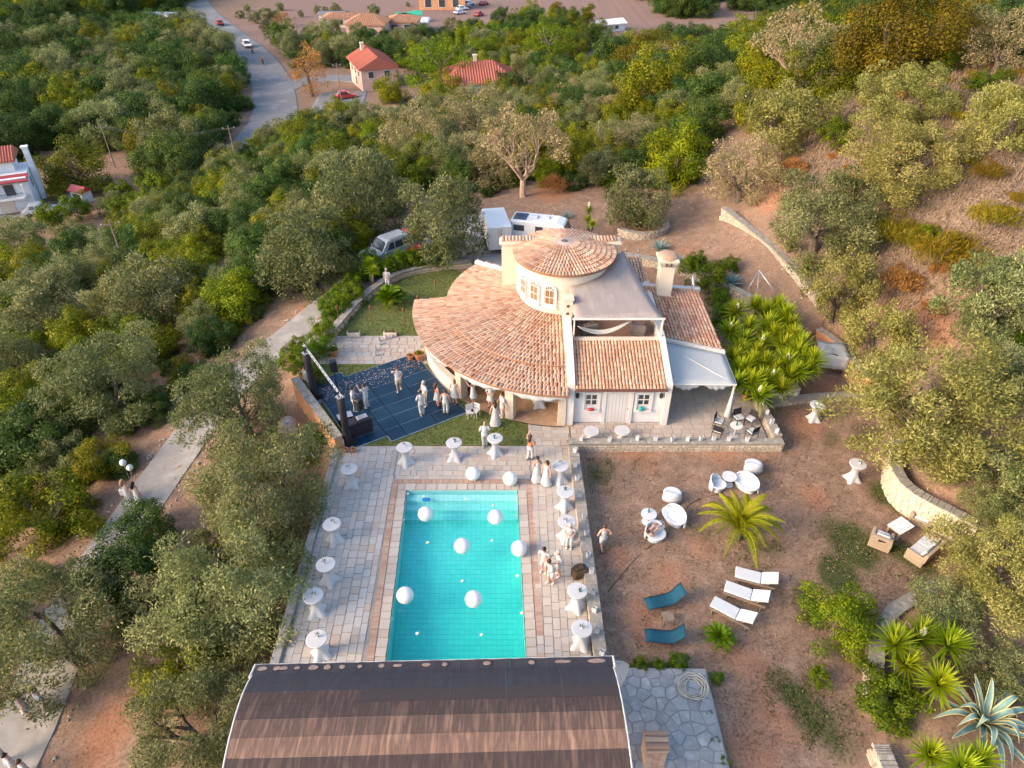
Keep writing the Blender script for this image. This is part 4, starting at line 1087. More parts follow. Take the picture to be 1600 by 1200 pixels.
for i, p in enumerate(pts_f):
    poly = [(3.95, 9.8), (7.64, 9.8), (7.64, 15.66), (3.95, 15.66)]
    for j, q in enumerate(pts_f):
        if i != j and abs(p[0] - q[0]) < 1.4 and abs(p[1] - q[1]) < 1.4 and poly:
            nx_, ny_ = q[0] - p[0], q[1] - p[1]; L = math.hypot(nx_, ny_)
            if L > 0: poly = clip(poly, nx_ / L, ny_ / L, ((p[0] + q[0]) / 2 * nx_ + (p[1] + q[1]) / 2 * ny_) / L - .02)
    if len(poly) > 2:
        mb = M(); t_ = rf_.uniform(.01, .03); n = len(poly); mb.add([(x, y, .015) for x, y in poly] + [(p[0] + (x - p[0]) * .96, p[1] + (y - p[1]) * .96, .02 + t_) for x, y in poly], [tuple(range(n, 2 * n))] + [(k, (k + 1) % n, n + (k + 1) % n, n + k) for k in range(n)])
        mb.build('flagstone', FLAG, slab, world=True)
bq = thing('barbecue_chimney', 'brick barbecue chimney with a stepped tile cap on the grey stone platform', 'chimney', (5.02, 12.25, .03))
cm_ = M(); cm_.box(0, 0, .55, .62, .62, 1.1); cm_.build('mortar_core', MT['mortar'], bq)
for r_ in range(11):
    for k in range(3):
        for s_ in range(4):
            o = None
            mb_ = M(); mb_.val = random.random()
            x = -.225 + k * .225; z = .06 + r_ * .1; jit = .02 if r_ % 2 else -.02
            a = s_ * PI / 2; lx, ly = x + jit, -.32
            mb_.box(lx * math.cos(a) - ly * math.sin(a), lx * math.sin(a) + ly * math.cos(a), z, .21, .07, .085, a)
            mb_.build('brick', MT['brick'], bq)
mb_ = M(); mb_.box(0, 0, 1.16, .8, .74, .09); mb_.build('cap_slab', mat('fired_clay', (.50, .32, .22), (.44, .26, .17), 5, .9, .3), bq)
for i, (y0, z0) in enumerate(((-.2, 1.24), (0, 1.27), (.2, 1.24))):
    mb_ = M(); mb_.val = random.random(); barrel(mb_, Vector((-.4, y0, z0)), Vector((0, 1, 0)), Vector((1, 0, 0)), Vector((0, 0, 1)), .8, .11, .1); mb_.build('cap_tile', MT['tile'], bq)
hp = []
for k in range(150):
    a = k * .26; r_ = .28 + .0022 * k + .02 * math.sin(k * .9); hp.append((7.0 + r_ * math.cos(a), 14.9 + r_ * math.sin(a) * .95, .06 + .0007 * k + .012 * math.sin(k * 1.7)))
hm = M(); hm.tube(hp, .018, 6); tag(hm.build('garden_hose', mat('hose', (.52, .46, .36), (.44, .38, .28), 5, .6), smooth=True), 'coiled beige garden hose at the far corner of the stone platform', 'hose')
# ------------------------------------------------------------------ vegetation
LEAF = dict(
    olive=leaf_mat('olive_leaf', (.078, .102, .042), (.185, .20, .095), (.36, .345, .19), vr=.25, hr=.015),
    olive_gold=leaf_mat('golden_olive_leaf', (.13, .135, .045), (.275, .26, .105), (.46, .42, .20), vr=.15, hr=.015),  # on the hillside olives this golden tone paints warm sunlight into the leaves
    olive_pale=leaf_mat('pale_olive_leaf', (.16, .145, .075), (.29, .25, .14), (.42, .35, .22), vr=.15, hr=.012),
    oak=leaf_mat('oak_leaf', (.048, .072, .010), (.145, .165, .020), (.29, .265, .036), vr=.30, hr=.025),
    oakd=leaf_mat('dark_oak_leaf', (.020, .050, .018), (.062, .102, .030), (.135, .168, .05), vr=.25, hr=.02),
    lime=leaf_mat('lime_leaf', (.058, .109, .013), (.141, .192, .023), (.282, .307, .038), vr=.15, hr=.02),
    gold=leaf_mat('golden_oak_leaf', (.075, .068, .016), (.155, .13, .03), (.25, .195, .05), vr=.15, hr=.012),
    dry=leaf_mat('dry_leaf', (.22, .12, .055), (.36, .20, .10), (.48, .30, .17), vr=.15, hr=.012),
    broom=leaf_mat('broom_twig', (.115, .109, .026), (.218, .179, .045), (.346, .243, .077), vr=.2, hr=.03),
    hedge=leaf_mat('hedge_leaf', (.038, .077, .015), (.090, .141, .026), (.205, .243, .045), vr=.2, hr=.02),
    yucca=leaf_mat('yucca_leaf', (.10, .15, .022), (.20, .25, .042), (.35, .38, .09), vr=.12, hr=.015, trans=.15),
    agave=leaf_mat('agave_leaf', (.10, .17, .16), (.16, .25, .235), (.24, .34, .31), vr=.1, hr=.01, trans=.05),
    agave_edge=leaf_mat('agave_margin', (.42, .38, .20), (.50, .45, .26), (.58, .52, .32), vr=.1, hr=.01, trans=.05),
    palm=leaf_mat('palm_leaf', (.109, .141, .019), (.218, .230, .032), (.384, .346, .064), vr=.1, hr=.01, trans=.2),
    fern=leaf_mat('fern_leaf', (.051, .102, .015), (.102, .166, .023), (.192, .256, .038), vr=.1, hr=.01, trans=.2),
    straw=leaf_mat('dry_grass_blade', (.11, .085, .055), (.19, .145, .10), (.30, .23, .16), vr=0, hr=0, trans=.1),
)
def leaf_mesh(name, C, N, A, Lh, Wh, tone, m):
    """quads: centre, normal, long axis, half length, half width"""
    A = A - (A * N).sum(1, keepdims=True) * N; A /= np.linalg.norm(A, axis=1, keepdims=True) + 1e-9
    B = np.cross(N, A); k = len(C)
    a = A * Lh[:, None]; b_ = B * Wh[:, None]
    v = np.stack([C - a, C - b_ + a * .1 + N * (Wh * .35)[:, None], C + a, C + b_ + a * .1 + N * (Wh * .35)[:, None]], 1).reshape(-1, 3)
    me = bpy.data.meshes.new(name)
    me.vertices.add(4 * k); me.vertices.foreach_set('co', v.astype(np.float32).ravel())
    me.loops.add(4 * k); me.loops.foreach_set('vertex_index', np.arange(4 * k, dtype=np.int32))
    me.polygons.add(k); me.polygons.foreach_set('loop_start', np.arange(0, 4 * k, 4, dtype=np.int32)); me.polygons.foreach_set('loop_total', np.full(k, 4, dtype=np.int32))
    at = me.attributes.new('tone', 'FLOAT', 'FACE'); at.data.foreach_set('value', np.clip(tone, 0, 1).astype(np.float32))
    me.materials.append(m); me.update(calc_edges=True); return me
def unit(v): return v / (np.linalg.norm(v, axis=1, keepdims=True) + 1e-9)
def crown_mesh(name, m, seed, n=8000, clumps=60, cr=(.16, .34), shell=(.45, .9), ez=.8, ll=.028, lw=.012, style='olive', low=-.55, droop=0):
    g = np.random.default_rng(seed)
    d = unit(g.normal(0, 1, (clumps * 3, 3))); d = d[d[:, 2] > low][:clumps]; k = len(d)
    rr = g.uniform(*shell, k); big = 1 + .16 * np.sin(3 * np.arctan2(d[:, 1], d[:, 0]) + seed) + .1 * np.sin(5 * np.arctan2(d[:, 1], d[:, 0]) + 2 * seed)
    c = d * (rr * big)[:, None] * np.array([1, 1, ez]); rad = g.uniform(*cr, k); tn = g.uniform(.25, .75, k)
    w = rad ** 2; pick = g.choice(k, n, p=w / w.sum())
    dd = unit(g.normal(0, 1, (n, 3)) + .35 * unit(c[pick]) + np.array([0, 0, .25]))
    pos = c[pick] + dd * (rad[pick] * np.where(g.random(n) < .14, g.uniform(1, 1.45, n), g.uniform(.25, 1, n) ** .45))[:, None] * np.array([1, 1, .85])
    if style == 'olive':                    # feathery upright sprays
        A = unit(dd * .8 + g.normal(0, .5, (n, 3)) + np.array([0, 0, .5 - droop])); N = unit(g.normal(0, 1, (n, 3)) + dd * .7)
        L = ll * g.uniform(.6, 1.6, n); W = lw * g.uniform(.7, 1.4, n)
    elif style == 'oak':
        N = unit(dd + g.normal(0, .45, (n, 3)) + np.array([0, 0, .3])); A = g.normal(0, 1, (n, 3)); L = ll * g.uniform(.6, 1.3, n); W = lw * g.uniform(.7, 1.3, n)
    else:                                   # broom: upright thin twigs
        A = unit(np.array([0, 0, 1.3]) + pos * .9 + g.normal(0, .25, (n, 3))); N = unit(g.normal(0, 1, (n, 3))); L = ll * g.uniform(.8, 2, n); W = lw * g.uniform(.6, 1.2, n)
    tone = tn[pick] + g.normal(0, .22, n)
    return leaf_mesh(name, pos, N, A, L, W, tone, m)
def branchy(mb, p, d, L, r, depth, g, spread=.6, up=.25):
    q = p + d * L
    mid = p.lerp(q, .5) + Vector((g.uniform(-1, 1), g.uniform(-1, 1), g.uniform(-.4, .4))) * L * .08
    mb.tube([p, mid, q], [r, r * .85, r * .68], 6 if depth > 2 else 4, cap=depth < 2)
    if depth == 0: return
    for k in range(2 if g.random() < .6 else 3):
        nd_ = (d + Vector((g.uniform(-1, 1), g.uniform(-1, 1), g.uniform(-.6, 1) * .6 + up)) * spread).normalized()
        branchy(mb, q if g.random() < .75 else mid, nd_, L * g.uniform(.62, .85), r * .62, depth - 1, g, spread, up)
def trunk_mesh(name, seed, hgt=1.0, r=.085, depth=2, m='trunk', L=.55):
    g = random.Random(seed); mb = M()
    b0 = Vector((0, 0, -.12)); b1 = Vector((g.uniform(-.08, .08), g.uniform(-.08, .08), hgt * .5))
    mb.tube([b0, b0.lerp(b1, .4) + Vector((.02, .02, 0)), b1], [r * 1.35, r, r * .85], 8)
    for k in range(4 if depth < 4 else 5):
        a = 2 * PI * k / 4 + g.uniform(-.4, .4)
        branchy(mb, b1, Vector((math.cos(a) * .8, math.sin(a) * .8, .8)).normalized(), L * g.uniform(.8, 1.1), r * .6, depth, g)
    me = bpy.data.meshes.new(name); me.from_pydata(mb.v, [], mb.f); me.materials.append(MT[m]); return me
TK = {}
for i in range(3): TK['t', i] = trunk_mesh('trunk', 40 + i, .62, .085, 2, 'trunk', .36)
TK['bare', 0] = trunk_mesh('trunk', 77, .7, .075, 4, 'paletrunk', .42)
TK['tall', 0] = trunk_mesh('trunk', 78, 2.2, .09, 1)
TK['short', 0] = trunk_mesh('trunk', 79, .3, .05, 1)
KIND = {}
def defkind(k, name, lm, protos, hc, tk, **kw):
    KIND[k] = dict(name=name, me=[crown_mesh('crown', LEAF[lm], 100 * len(KIND) + i, **kw) for i in range(protos)], hc=hc, tk=tk)
OLB = dict(n=28000, clumps=110, cr=(.08, .27), ll=.024, lw=.009, shell=(.5, 1.0), low=-.9, ez=.95)
OL = dict(n=14500, clumps=78, cr=(.09, .31), ll=.034, lw=.0125, shell=(.5, .98), low=-.9, ez=.98)
OK_ = dict(n=12500, clumps=62, low=-.9, cr=(.16, .33), style='oak', ll=.030, lw=.019, shell=(.45, .95), ez=1.0)
defkind('olive', 'olive_tree', 'olive', 4, .82, 't', **OL)
defkind('goldolive', 'olive_tree', 'olive_gold', 2, .82, 't', **OL)
defkind('bigolive', 'olive_tree', 'olive', 2, .82, 't', **OLB)
defkind('biggold', 'olive_tree', 'olive_gold', 2, .82, 't', **OLB)
defkind('paleolive', 'olive_tree', 'olive_pale', 2, .85, 't', **dict(OL, n=7000))
defkind('oak', 'oak_tree', 'oak', 4, .74, 't', **OK_)
defkind('darkoak', 'laurel_tree', 'oakd', 3, .74, 't', **OK_)
defkind('gold', 'oak_tree', 'gold', 2, .8, 't', **dict(OK_, n=20000, ll=.022, lw=.014))
defkind('lime', 'leafy_tree', 'lime', 2, .8, 't', **dict(OK_, n=11500, ll=.032, lw=.019))
defkind('pine', 'pine_tree', 'lime', 1, 1.1, 'tall', **dict(OL, ez=1.15, ll=.03, lw=.012, n=9000))
defkind('dry', 'dry_tree', 'dry', 1, 1.2, 'tall', **dict(OL, n=3600, ez=1.35, ll=.036, lw=.016))
defkind('bare', 'bare_tree', 'olive_pale', 1, 1.05, 'bare', **dict(OL, n=3800, clumps=60, cr=(.1, .24), shell=(.65, 1.0), low=-.15, ez=.75))
defkind('broom', 'broom_bush', 'broom', 2, .5, 'short', n=3500, clumps=40, cr=(.15, .4), style='broom', ll=.07, lw=.010, ez=.6, low=-.2, shell=(.3, .8))
defkind('rusty', 'dry_bush', 'dry', 1, .5, 'short', n=2600, clumps=40, cr=(.15, .4), style='broom', ll=.06, lw=.012, ez=.6, low=-.2, shell=(.3, .8))
defkind('shrub', 'green_shrub', 'hedge', 2, .6, 'short', **dict(OK_, n=4500, clumps=50, ll=.05, lw=.027, low=-.4))
defkind('cypress', 'conifer', 'oak', 1, 2.2, 'tall', **dict(OL, n=5000, ez=2.6, ll=.07, lw=.02, shell=(.1, .7), low=-.9))
PLANTED = []
def tree_at(kind, x, y, r, label, group=None, zs=1.0, z=None, name=None, cat=None):
    K = KIND[kind]; i = random.randrange(len(K['me'])); z = h(x, y) if z is None else z
    root = thing(name or K['name'], label, cat or ('bush' if 'bush' in K['name'] or 'shrub' in K['name'] else 'tree'), (x, y, z), random.uniform(0, 2 * PI), group)
    root.scale = (r * random.uniform(.94, 1.06), r * random.uniform(.94, 1.06), r * zs * random.uniform(.92, 1.08))
    cr = link('crown', K['me'][i], root); cr.location = (0, 0, K['hc'])
    link('trunk', TK[K['tk'], random.randrange(3) if K['tk'] == 't' else 0], root)
    PLANTED.append((x, y, r)); return root
def tree(kind, u, v, w, label, group=None, zs=1.0, **k):
    """u, v: centre of the crown in the photograph; w: its width there"""
    r = 2.5; hc = KIND[kind]['hc'] * zs
    for i in range(14):
        p = PT(u, v, hc * r); rn = w / 2 / scale_at(p) / 1.04
        if abs(rn - r) < .03: break
        r += (rn - r) * (.7 if i < 4 else .35)
    r = min(r, 6.5)
    return tree_at(kind, p[0], p[1], r, label, group, zs, **k)

# trees and bushes one can point at
T = [
 # right hand hillside
 ('bare', 1250, 68, 150, 'bare branched tree with thin pinkish foliage on the crest of the hill', 1),
 ('gold', 1415, 55, 190, 'huge golden brown oak on the crest right of the bare branched tree', .9),
 ('paleolive', 1568, 68, 110, 'pale olive tree at the upper right corner of the photo', .9),
 ('biggold', 1412, 160, 155, 'broad pale olive with a bare bent limb on the dry hillside', .8),
 ('goldolive', 1575, 190, 120, 'golden olive tree at the right edge on the dry hillside', 1),
 ('goldolive', 1228, 190, 138, 'rounded olive on the hill between the crest wood and the rubble wall', .85),
 ('paleolive', 1163, 270, 122, 'round grey olive standing alone above the brown upper terrace', .95),
 ('biggold', 1420, 248, 190, 'wide olive behind the snapped orange trunk on the hillside', .75),
 ('bigolive', 1287, 340, 185, 'large olive just above the long rubble retaining wall', .85),
 ('olive', 998, 312, 104, 'small olive in the ring of pale stones behind the house', 1),
 ('goldolive', 1312, 455, 105, 'slim golden olive at the lower end of the rubble wall', 1.15),
 ('goldolive', 1375, 525, 112, 'slim golden olive above the ochre curved wall', 1.15),
 ('olive', 1562, 470, 150, 'grey green olive at the right edge above the yard', 1),
 ('olive', 1575, 590, 130, 'dark green olive at the right edge behind the golden one', 1),
 ('biggold', 1462, 645, 275, 'big spreading golden green olive beside the two yard cocktail tables', .75),
 ('olive', 1575, 735, 120, 'grey olive behind the pale rubble wall at the right edge', .9),
 ('biggold', 1578, 880, 215, 'big golden olive overhanging the rattan sofa', .85),
 ('lime', 1312, 968, 120, 'bright green leafy bush in the yard beside the white loungers', .95),
 ('shrub', 1385, 1095, 120, 'dark straggly shrub at the foot of the planter wall', .8),
 ('olive', 1478, 955, 110, 'dark olive shrub inside the curved planter wall', .8),
 ('olive', 1550, 1035, 120, 'grey olive shrub right of the yuccas at lower right', .8),
 ('olive', 1545, 790, 80, 'low olive shrub growing over the end of the pale rubble wall', .8),
 ('broom', 1478, 390, 130, 'broad golden broom bush with rusty stems on the hillside', .8),
 ('broom', 1405, 365, 90, 'smaller golden broom bush left of the rusty stemmed one', .9),
 ('rusty', 1500, 420, 90, 'rusty orange dead bush below the golden broom', .8),
 ('rusty', 1415, 440, 90, 'grey brown brushwood bush between the two slim olives and the broom', .8),
 ('broom', 1560, 340, 90, 'pale broom bush near the right edge below the crest olives', .8),
 ('rusty', 1245, 262, 60, 'rusty bracken clump between the three hillside olives', .7),
 ('rusty', 870, 290, 55, 'rusty dry bush beside the pale branched tree above the caravan', .9),
 ('shrub', 1310, 215, 60, 'green shrub between two olives on the hill', 1),
 ('oak', 1060, 250, 110, 'dark oak on the left edge of the upper terrace', 1),
 # behind the house
 ('bare', 820, 235, 150, 'pale branched leaning tree in the wood above the caravan', 1),
 ('paleolive', 735, 190, 120, 'pale feathery olive in the wood behind the big round olive', .9),
 ('paleolive', 645, 215, 110, 'pale olive on the left end of the pale band in the wood', .9),
 ('pine', 856, 70, 78, 'bright yellow green pine standing above the hip roofed house', .8),
 ('pine', 690, 105, 100, 'tall loose pine beside the pink gabled house', .9),
 ('pine', 742, 82, 45, 'small rounded pine between the two red roofed houses', .8),
 ('dry', 482, 112, 64, 'tall orange leaved tree beside the bend of the road', 1),
 ('olive', 690, 350, 145, 'big round olive standing over the courtyard left of the house', 1.05),
 ('olive', 560, 315, 150, 'big olive above the parked silver car', .95),
 ('olive', 478, 400, 155, 'big olive on the track side left of the parked silver car', .95),
 ('gold', 1010, 90, 110, 'golden brown oak in the wood right of the bright pine', .9),
 ('paleolive', 1035, 100, 85, 'pale crowned olive before the golden brown oak', .9),
 ('oak', 1020, 135, 130, 'broad olive green oak with a yellow creeper on its left', .95),
 ('pine', 650, 98, 62, 'loose pine leaning over the right side of the pink house', .8),
 ('oak', 612, 140, 60, 'round oak hiding the foot of the pink house', .9),
 ('oak', 690, 140, 70, 'round oak left of the hip roofed house', .9),
 ('darkoak', 800, 138, 60, 'dark tree against the right end of the hip roofed house', .9),
 # along the driveway and the terrace
 ('bigolive', 376, 630, 178, 'big weeping olive between the driveway and the ochre wall', 1.05),
 ('bigolive', 418, 765, 215, 'big olive against the left edge of the pool terrace', .95),
 ('bigolive', 358, 915, 255, 'widest olive below the pool terrace beside the driveway', .95),
 ('bigolive', 92, 985, 250, 'big olive at the lower left leaning over the driveway', .95),
 ('darkoak', 205, 915, 150, 'dark tree behind the big olive at the lower left', 1),
 ('oak', 280, 1040, 150, 'dark yellow green bush left of the brown canopy', .85),
 ('bigolive', 300, 1135, 230, 'olive at the bottom left of the brown canopy', .85),
 ('oak', 60, 795, 175, 'bright yellow green oak at the left edge of the driveway', .9),
 ('oak', 160, 715, 85, 'small yellow green oak left of the two women on the driveway', .95),
 ('darkoak', 222, 828, 105, 'small dark oak below the two women on the driveway', .9),
 ('bigolive', 170, 590, 190, 'broad grey olive in the wood left of the driveway', .95),
 ('olive', 62, 480, 130, 'pale olive near the left edge above the driveway wood', .9),
 ('olive', 240, 460, 140, 'rounded pale olive in the middle of the left wood', .9),
 ('darkoak', 60, 680, 150, 'dark grey green tree at the left edge above the bright oak', .9),
 ('oak', 112, 262, 122, 'broad domed yellow green tree beside the white house', .75),
 ('broom', 90, 300, 48, 'dry golden bush in front of the white house', .9),
 ('cypress', 284, 285, 22, 'slim pointed conifer rising from the dark wood in the valley', 1),
 ('olive', 30, 375, 90, 'golden green tree below the white house at the left edge', .9),
 ('shrub', 120, 330, 50, 'dark green shrub below the white house drive', 1),
 ('shrub', 80, 345, 56, 'green bush at the foot of the white house wall', 1),
 ('olive', 170, 318, 44, 'blue green bush right of the red roofed kiosk', 1),
 ('dry', 440, 30, 30, 'small pale bush beside the far road', .6),
 ('shrub', 440, 62, 48, 'dark bush beside the far road junction', 1),
 ('cypress', 918, 25, 36, 'tall yellow green cypress at the top of the photo', .6),
 ('gold', 868, 18, 30, 'russet tree at the top of the photo', 1.1),
]
for kind, u, v, w, lab, zs in T: tree(kind, u, v, w, lab, None, zs)

# the mass of the wood, tree by tree
AVOID = [(drive_line, 2.3), (road_line, 4.6), (lane_line, 3.5)]
def clear(x, y, r):
    for ln, d in AVOID:
        a = np.array(ln)
        if np.min(np.hypot(a[:, 0] - x, a[:, 1] - y)) < d + r * .72: return False
    return True
KEEP = [(PT(40, 300), 9), (PT(585, 132), 11), (PT(748, 150), 12), (PT(800, 150), 5), (PT(580, 55), 9), (PT(125, 308), 4), (PT(545, 160), 6), (PT(530,120),4)]
LAND = [('the silver car', 606, 404), ('the white house', 50, 300), ('the red kiosk', 126, 308), ('the slim conifer', 284, 300), ('the road bend', 425, 185), ('the far motorbikes', 400, 95), ('the flat hut', 250, 40), ('the pale slope pole', 374, 275), ('the hidden pole', 205, 445),
        ('the valley pole', 180, 262), ('the orange tree', 482, 130), ('the pink house', 585, 130), ('the hip roofed house', 748, 150), ('the bright pine', 856, 95), ('the leaning bare tree', 820, 270), ('the caravan', 840, 350), ('the courtyard olive', 690, 390), ('the ringed olive', 998, 355), ('the crest bare tree', 1250, 110),
        ('the golden crest oak', 1415, 100), ('the rubble wall top', 1128, 346), ('the two driveway women', 215, 788), ('the driveway bend', 330, 640), ('the bright left oak', 60, 850), ('the left edge', 0, 600), ('the parking area', 520, 185), ('the ochre roofed house', 578, 62), ('the golden brown oak', 1010, 130), ('the top edge', 150, 10), ('the red far car', 344, 40), ('the white shed', 950, 48), ('the valley track', 75, 408), ('the driveway top', 505, 482), ('the middle valley', 200, 130), ('the upper left corner', 20, 20), ('the dim gully', 330, 265)]
LANDW = [(n, *PT(u, v)[:2]) for n, u, v in LAND]
def where_label(kd, x, y, r, rr, label):
    base = dict(oak_tree='green oak', laurel_tree='dark laurel', olive_tree='grey olive', leafy_tree='bright leafy tree', green_shrub='green shrub', broom_bush='golden broom', dry_bush='rusty bush')[KIND[kd]['name']]
    if kd == 'gold': base = 'golden oak'
    if kd == 'paleolive': base = 'pale olive'
    ls = sorted(LANDW, key=lambda q: math.hypot(q[1] - x, q[2] - y)); nm, lx, ly = ls[0]; d = math.hypot(x - lx, y - ly)
    to = max(ls[1:14], key=lambda q: ((q[1] - lx) * (x - lx) + (q[2] - ly) * (y - ly)) / (math.hypot(q[1] - lx, q[2] - ly) + .01))[0]
    t = (r - rr[0]) / (rr[1] - rr[0]); size = 'small' if t < .33 else 'middling' if t < .66 else 'large'
    return '%s %s %d m from %s towards %s' % (size, base, max(1, round(d)), nm, to)
def fill(poly_px, spacing, rr, kinds, label, group, over=.62, zs=(.85, 1.1), cap=999, world=None):
    poly = world or [tuple(PT(u, v)[:2]) for u, v in poly_px]; pa = np.array(poly); lo, hi = pa.min(0), pa.max(0); n = 0
    y = lo[1]; row = 0; cand = []
    while y < hi[1]:
        x = lo[0] + (spacing / 2 if row % 2 else 0)
        while x < hi[0]:
            cand.append((x + random.uniform(-.3, .3) * spacing, y + random.uniform(-.3, .3) * spacing)); x += spacing
        y += spacing * .86; row += 1
    c = np.array(cand); ok = sdist(poly, c[:, 0], c[:, 1]) < 0
    dT = sdist(TERR, c[:, 0], c[:, 1]); dY = sdist(YARD, c[:, 0], c[:, 1])
    for (x, y), o, a, b_ in zip(cand, ok, dT, dY):
        r = random.uniform(*rr)
        if not o or a < r + .2 or b_ < r or n >= cap: continue
        if not clear(x, y, r): continue
        pl = np.array(PLANTED)
        if (np.hypot(pl[:, 0] - x, pl[:, 1] - y) < over * (r + pl[:, 2])).any(): continue
        if any(math.hypot(x - q[0], y - q[1]) < d + r for q, d in KEEP): continue
        kd = random.choices([k for k, _ in kinds], [w for _, w in kinds])[0]
        tree_at(kd, x, y, r, where_label(kd, x, y, r, rr, label), group + ': ' + KIND[kd]['name'].replace('_', ' ') + 's', random.uniform(*zs)); n += 1
    return n
def far_wood(name, poly, spacing, rr, kinds, keep=None, lift=.7, zs=(.85, 1.15)):
    """growth that reads as one mass: one cover whose points carry crowns through geometry nodes"""
    pa = np.array(poly); lo, hi = pa.min(0), pa.max(0); g = np.random.default_rng(len(name))
    q = g.uniform(lo, hi, (int((hi - lo).prod() / spacing ** 2), 2)); q = q[sdist(poly, q[:, 0], q[:, 1]) < 0]
    if keep is not None: q = np.array([p for p in q if keep(*p)])
    n = len(q); r = g.uniform(*rr, n); z = H(q[:, 0], q[:, 1]) + r * lift
    me = bpy.data.meshes.new(name); me.from_pydata(np.column_stack([q, z]).tolist(), [], [])
    for nm, arr in (('size', np.column_stack([r, r, r * g.uniform(*zs, n)])), ('turn', np.column_stack([np.zeros(n), np.zeros(n), g.uniform(0, 6.3, n)]))):
        at = me.attributes.new(nm, 'FLOAT_VECTOR', 'POINT'); at.data.foreach_set('vector', arr.astype(np.float32).ravel())
    o = link(name, me, None, 'stuff'); ng = bpy.data.node_groups.new(name, 'GeometryNodeTree')
    ng.interface.new_socket('Geometry', in_out='INPUT', socket_type='NodeSocketGeometry'); ng.interface.new_socket('Geometry', in_out='OUTPUT', socket_type='NodeSocketGeometry')
    N, Lk = ng.nodes, ng.links; gi, go = N.new('NodeGroupInput'), N.new('NodeGroupOutput'); ip = N.new('GeometryNodeInstanceOnPoints'); jn = N.new('GeometryNodeJoinGeometry'); ip.inputs['Pick Instance'].default_value = True
    for kd in kinds:
        for m_ in KIND[kd]['me'][:3]:
            src = next((x for x in COL.objects if x.data is m_), None)
            if src is None: continue
            oi = N.new('GeometryNodeObjectInfo'); oi.inputs['Object'].default_value = src; oi.inputs['As Instance'].default_value = True; Lk.new(oi.outputs['Geometry'], jn.inputs[0])
    sz = N.new('GeometryNodeInputNamedAttribute'); sz.data_type = 'FLOAT_VECTOR'; sz.inputs['Name'].default_value = 'size'
    tn = N.new('GeometryNodeInputNamedAttribute'); tn.data_type = 'FLOAT_VECTOR'; tn.inputs['Name'].default_value = 'turn'; er = N.new('FunctionNodeEulerToRotation')
    Lk.new(tn.outputs['Attribute'], er.inputs[0]); Lk.new(gi.outputs[0], ip.inputs['Points']); Lk.new(jn.outputs[0], ip.inputs['Instance']); Lk.new(er.outputs[0], ip.inputs['Rotation']); Lk.new(sz.outputs['Attribute'], ip.inputs['Scale']); Lk.new(ip.outputs[0], go.inputs[0])
    o.modifiers.new('growth', 'NODES').node_group = ng
    return o
def labs(where): return dict(oak_tree='rounded green oak in ' + where, laurel_tree='dark green laurel like tree in ' + where, olive_tree='grey feathery olive in ' + where, leafy_tree='bright green leafy tree in ' + where, green_shrub='green shrub in ' + where, broom_bush='golden broom bush in ' + where, dry_bush='rusty dry bush in ' + where, pine_tree='loose green pine in ' + where)
n1 = fill([(-60, 900), (-60, 470), (60, 425), (150, 395), (250, 335), (330, 290), (430, 222), (520, 195), (600, 200), (640, 235), (640, 300), (600, 360), (540, 410), (480, 455), (400, 540), (320, 600), (240, 700), (150, 830), (100, 920)], 3.1, (1.55, 2.5),
     [('oak', 40), ('darkoak', 27), ('olive', 25), ('lime', 8)], labs('the thick wood on the slope left of the driveway'), 'wood left of the driveway', .5)
n2 = fill([(600, 215), (700, 175), (800, 165), (900, 150), (1000, 150), (1110, 215), (1090, 300), (1040, 300), (960, 300), (900, 310), (850, 300), (790, 305), (700, 305), (640, 300)], 3.3, (1.6, 2.7),
     [('oak', 34), ('darkoak', 28), ('olive', 24), ('paleolive', 14)], labs('the wood band behind the courtyard'), 'wood behind the courtyard', .5)
n3 = fill([(-150, 330), (-150, -5), (285, -8), (325, 60), (385, 115), (402, 150), (395, 200), (350, 235), (320, 330), (240, 345), (230, 262), (170, 235), (60, 235)], 5.6, (3.0, 4.6),
     [('darkoak', 62), ('oak', 20), ('olive', 18)], labs('the dark valley wood left of the road'), 'valley wood left of the road', .5, cap=225)
n4 = fill([(470, 215), (500, 190), (640, 200), (700, 190), (760, 160), (690, 150), (640, 120), (800, 60), (820, 110), (900, 130), (1010, 140), (900, 180), (620, 225)], 4.4, (2.0, 3.4),
     [('oak', 40), ('darkoak', 32), ('lime', 10), ('olive', 18)], labs('the grove round the red roofed houses'), 'grove round the red roofed houses', .5, cap=110)
n5 = fill(None, 4.2, (2.2, 3.5), [('oak', 46), ('darkoak', 24), ('gold', 8), ('olive', 22)], labs('the wood along the crest at the upper right'), 'wood along the crest', .5,
     world=[(8, 74), (12, 64), (20, 67), (33, 66), (50, 60), (76, 56), (84, 70), (58, 76), (34, 84), (14, 98), (4, 98)])
n6 = fill(None, 4.6, (2.3, 3.8), [('darkoak', 60), ('oak', 30), ('olive', 10)], labs('the dip beyond the crest'), 'wood in the dip beyond the crest', .5, cap=110, world=[(0, 100), (18, 98), (36, 87), (60, 80), (64, 96), (44, 112), (26, 130), (2, 128)])
far_wood('distant_wood', [(8, 132), (26, 132), (44, 114), (66, 97), (110, 74), (200, 120), (170, 200), (90, 215), (40, 190), (22, 150)], 6.0, (3.0, 4.8), ['darkoak', 'oak'])
far_wood('hazy_wood', [(-330, 180), (-330, 420), (-112, 420), (-104, 262), (-130, 210)], 7.5, (3.2, 5.4), ['darkoak', 'oak'])
far_wood('farther_wood', [(40, 240), (120, 215), (230, 150), (330, 260), (200, 400), (60, 400)], 10, (3.5, 6), ['darkoak'])
n4b = fill([(690, 70), (820, 32), (900, 42), (960, 70), (900, 100), (800, 100), (700, 105)], 6, (2.3, 3.6), [('darkoak', 45), ('lime', 20), ('oak', 35)], labs('the trees behind the hip roofed house'), 'trees behind the hip roofed house', .6, cap=45)
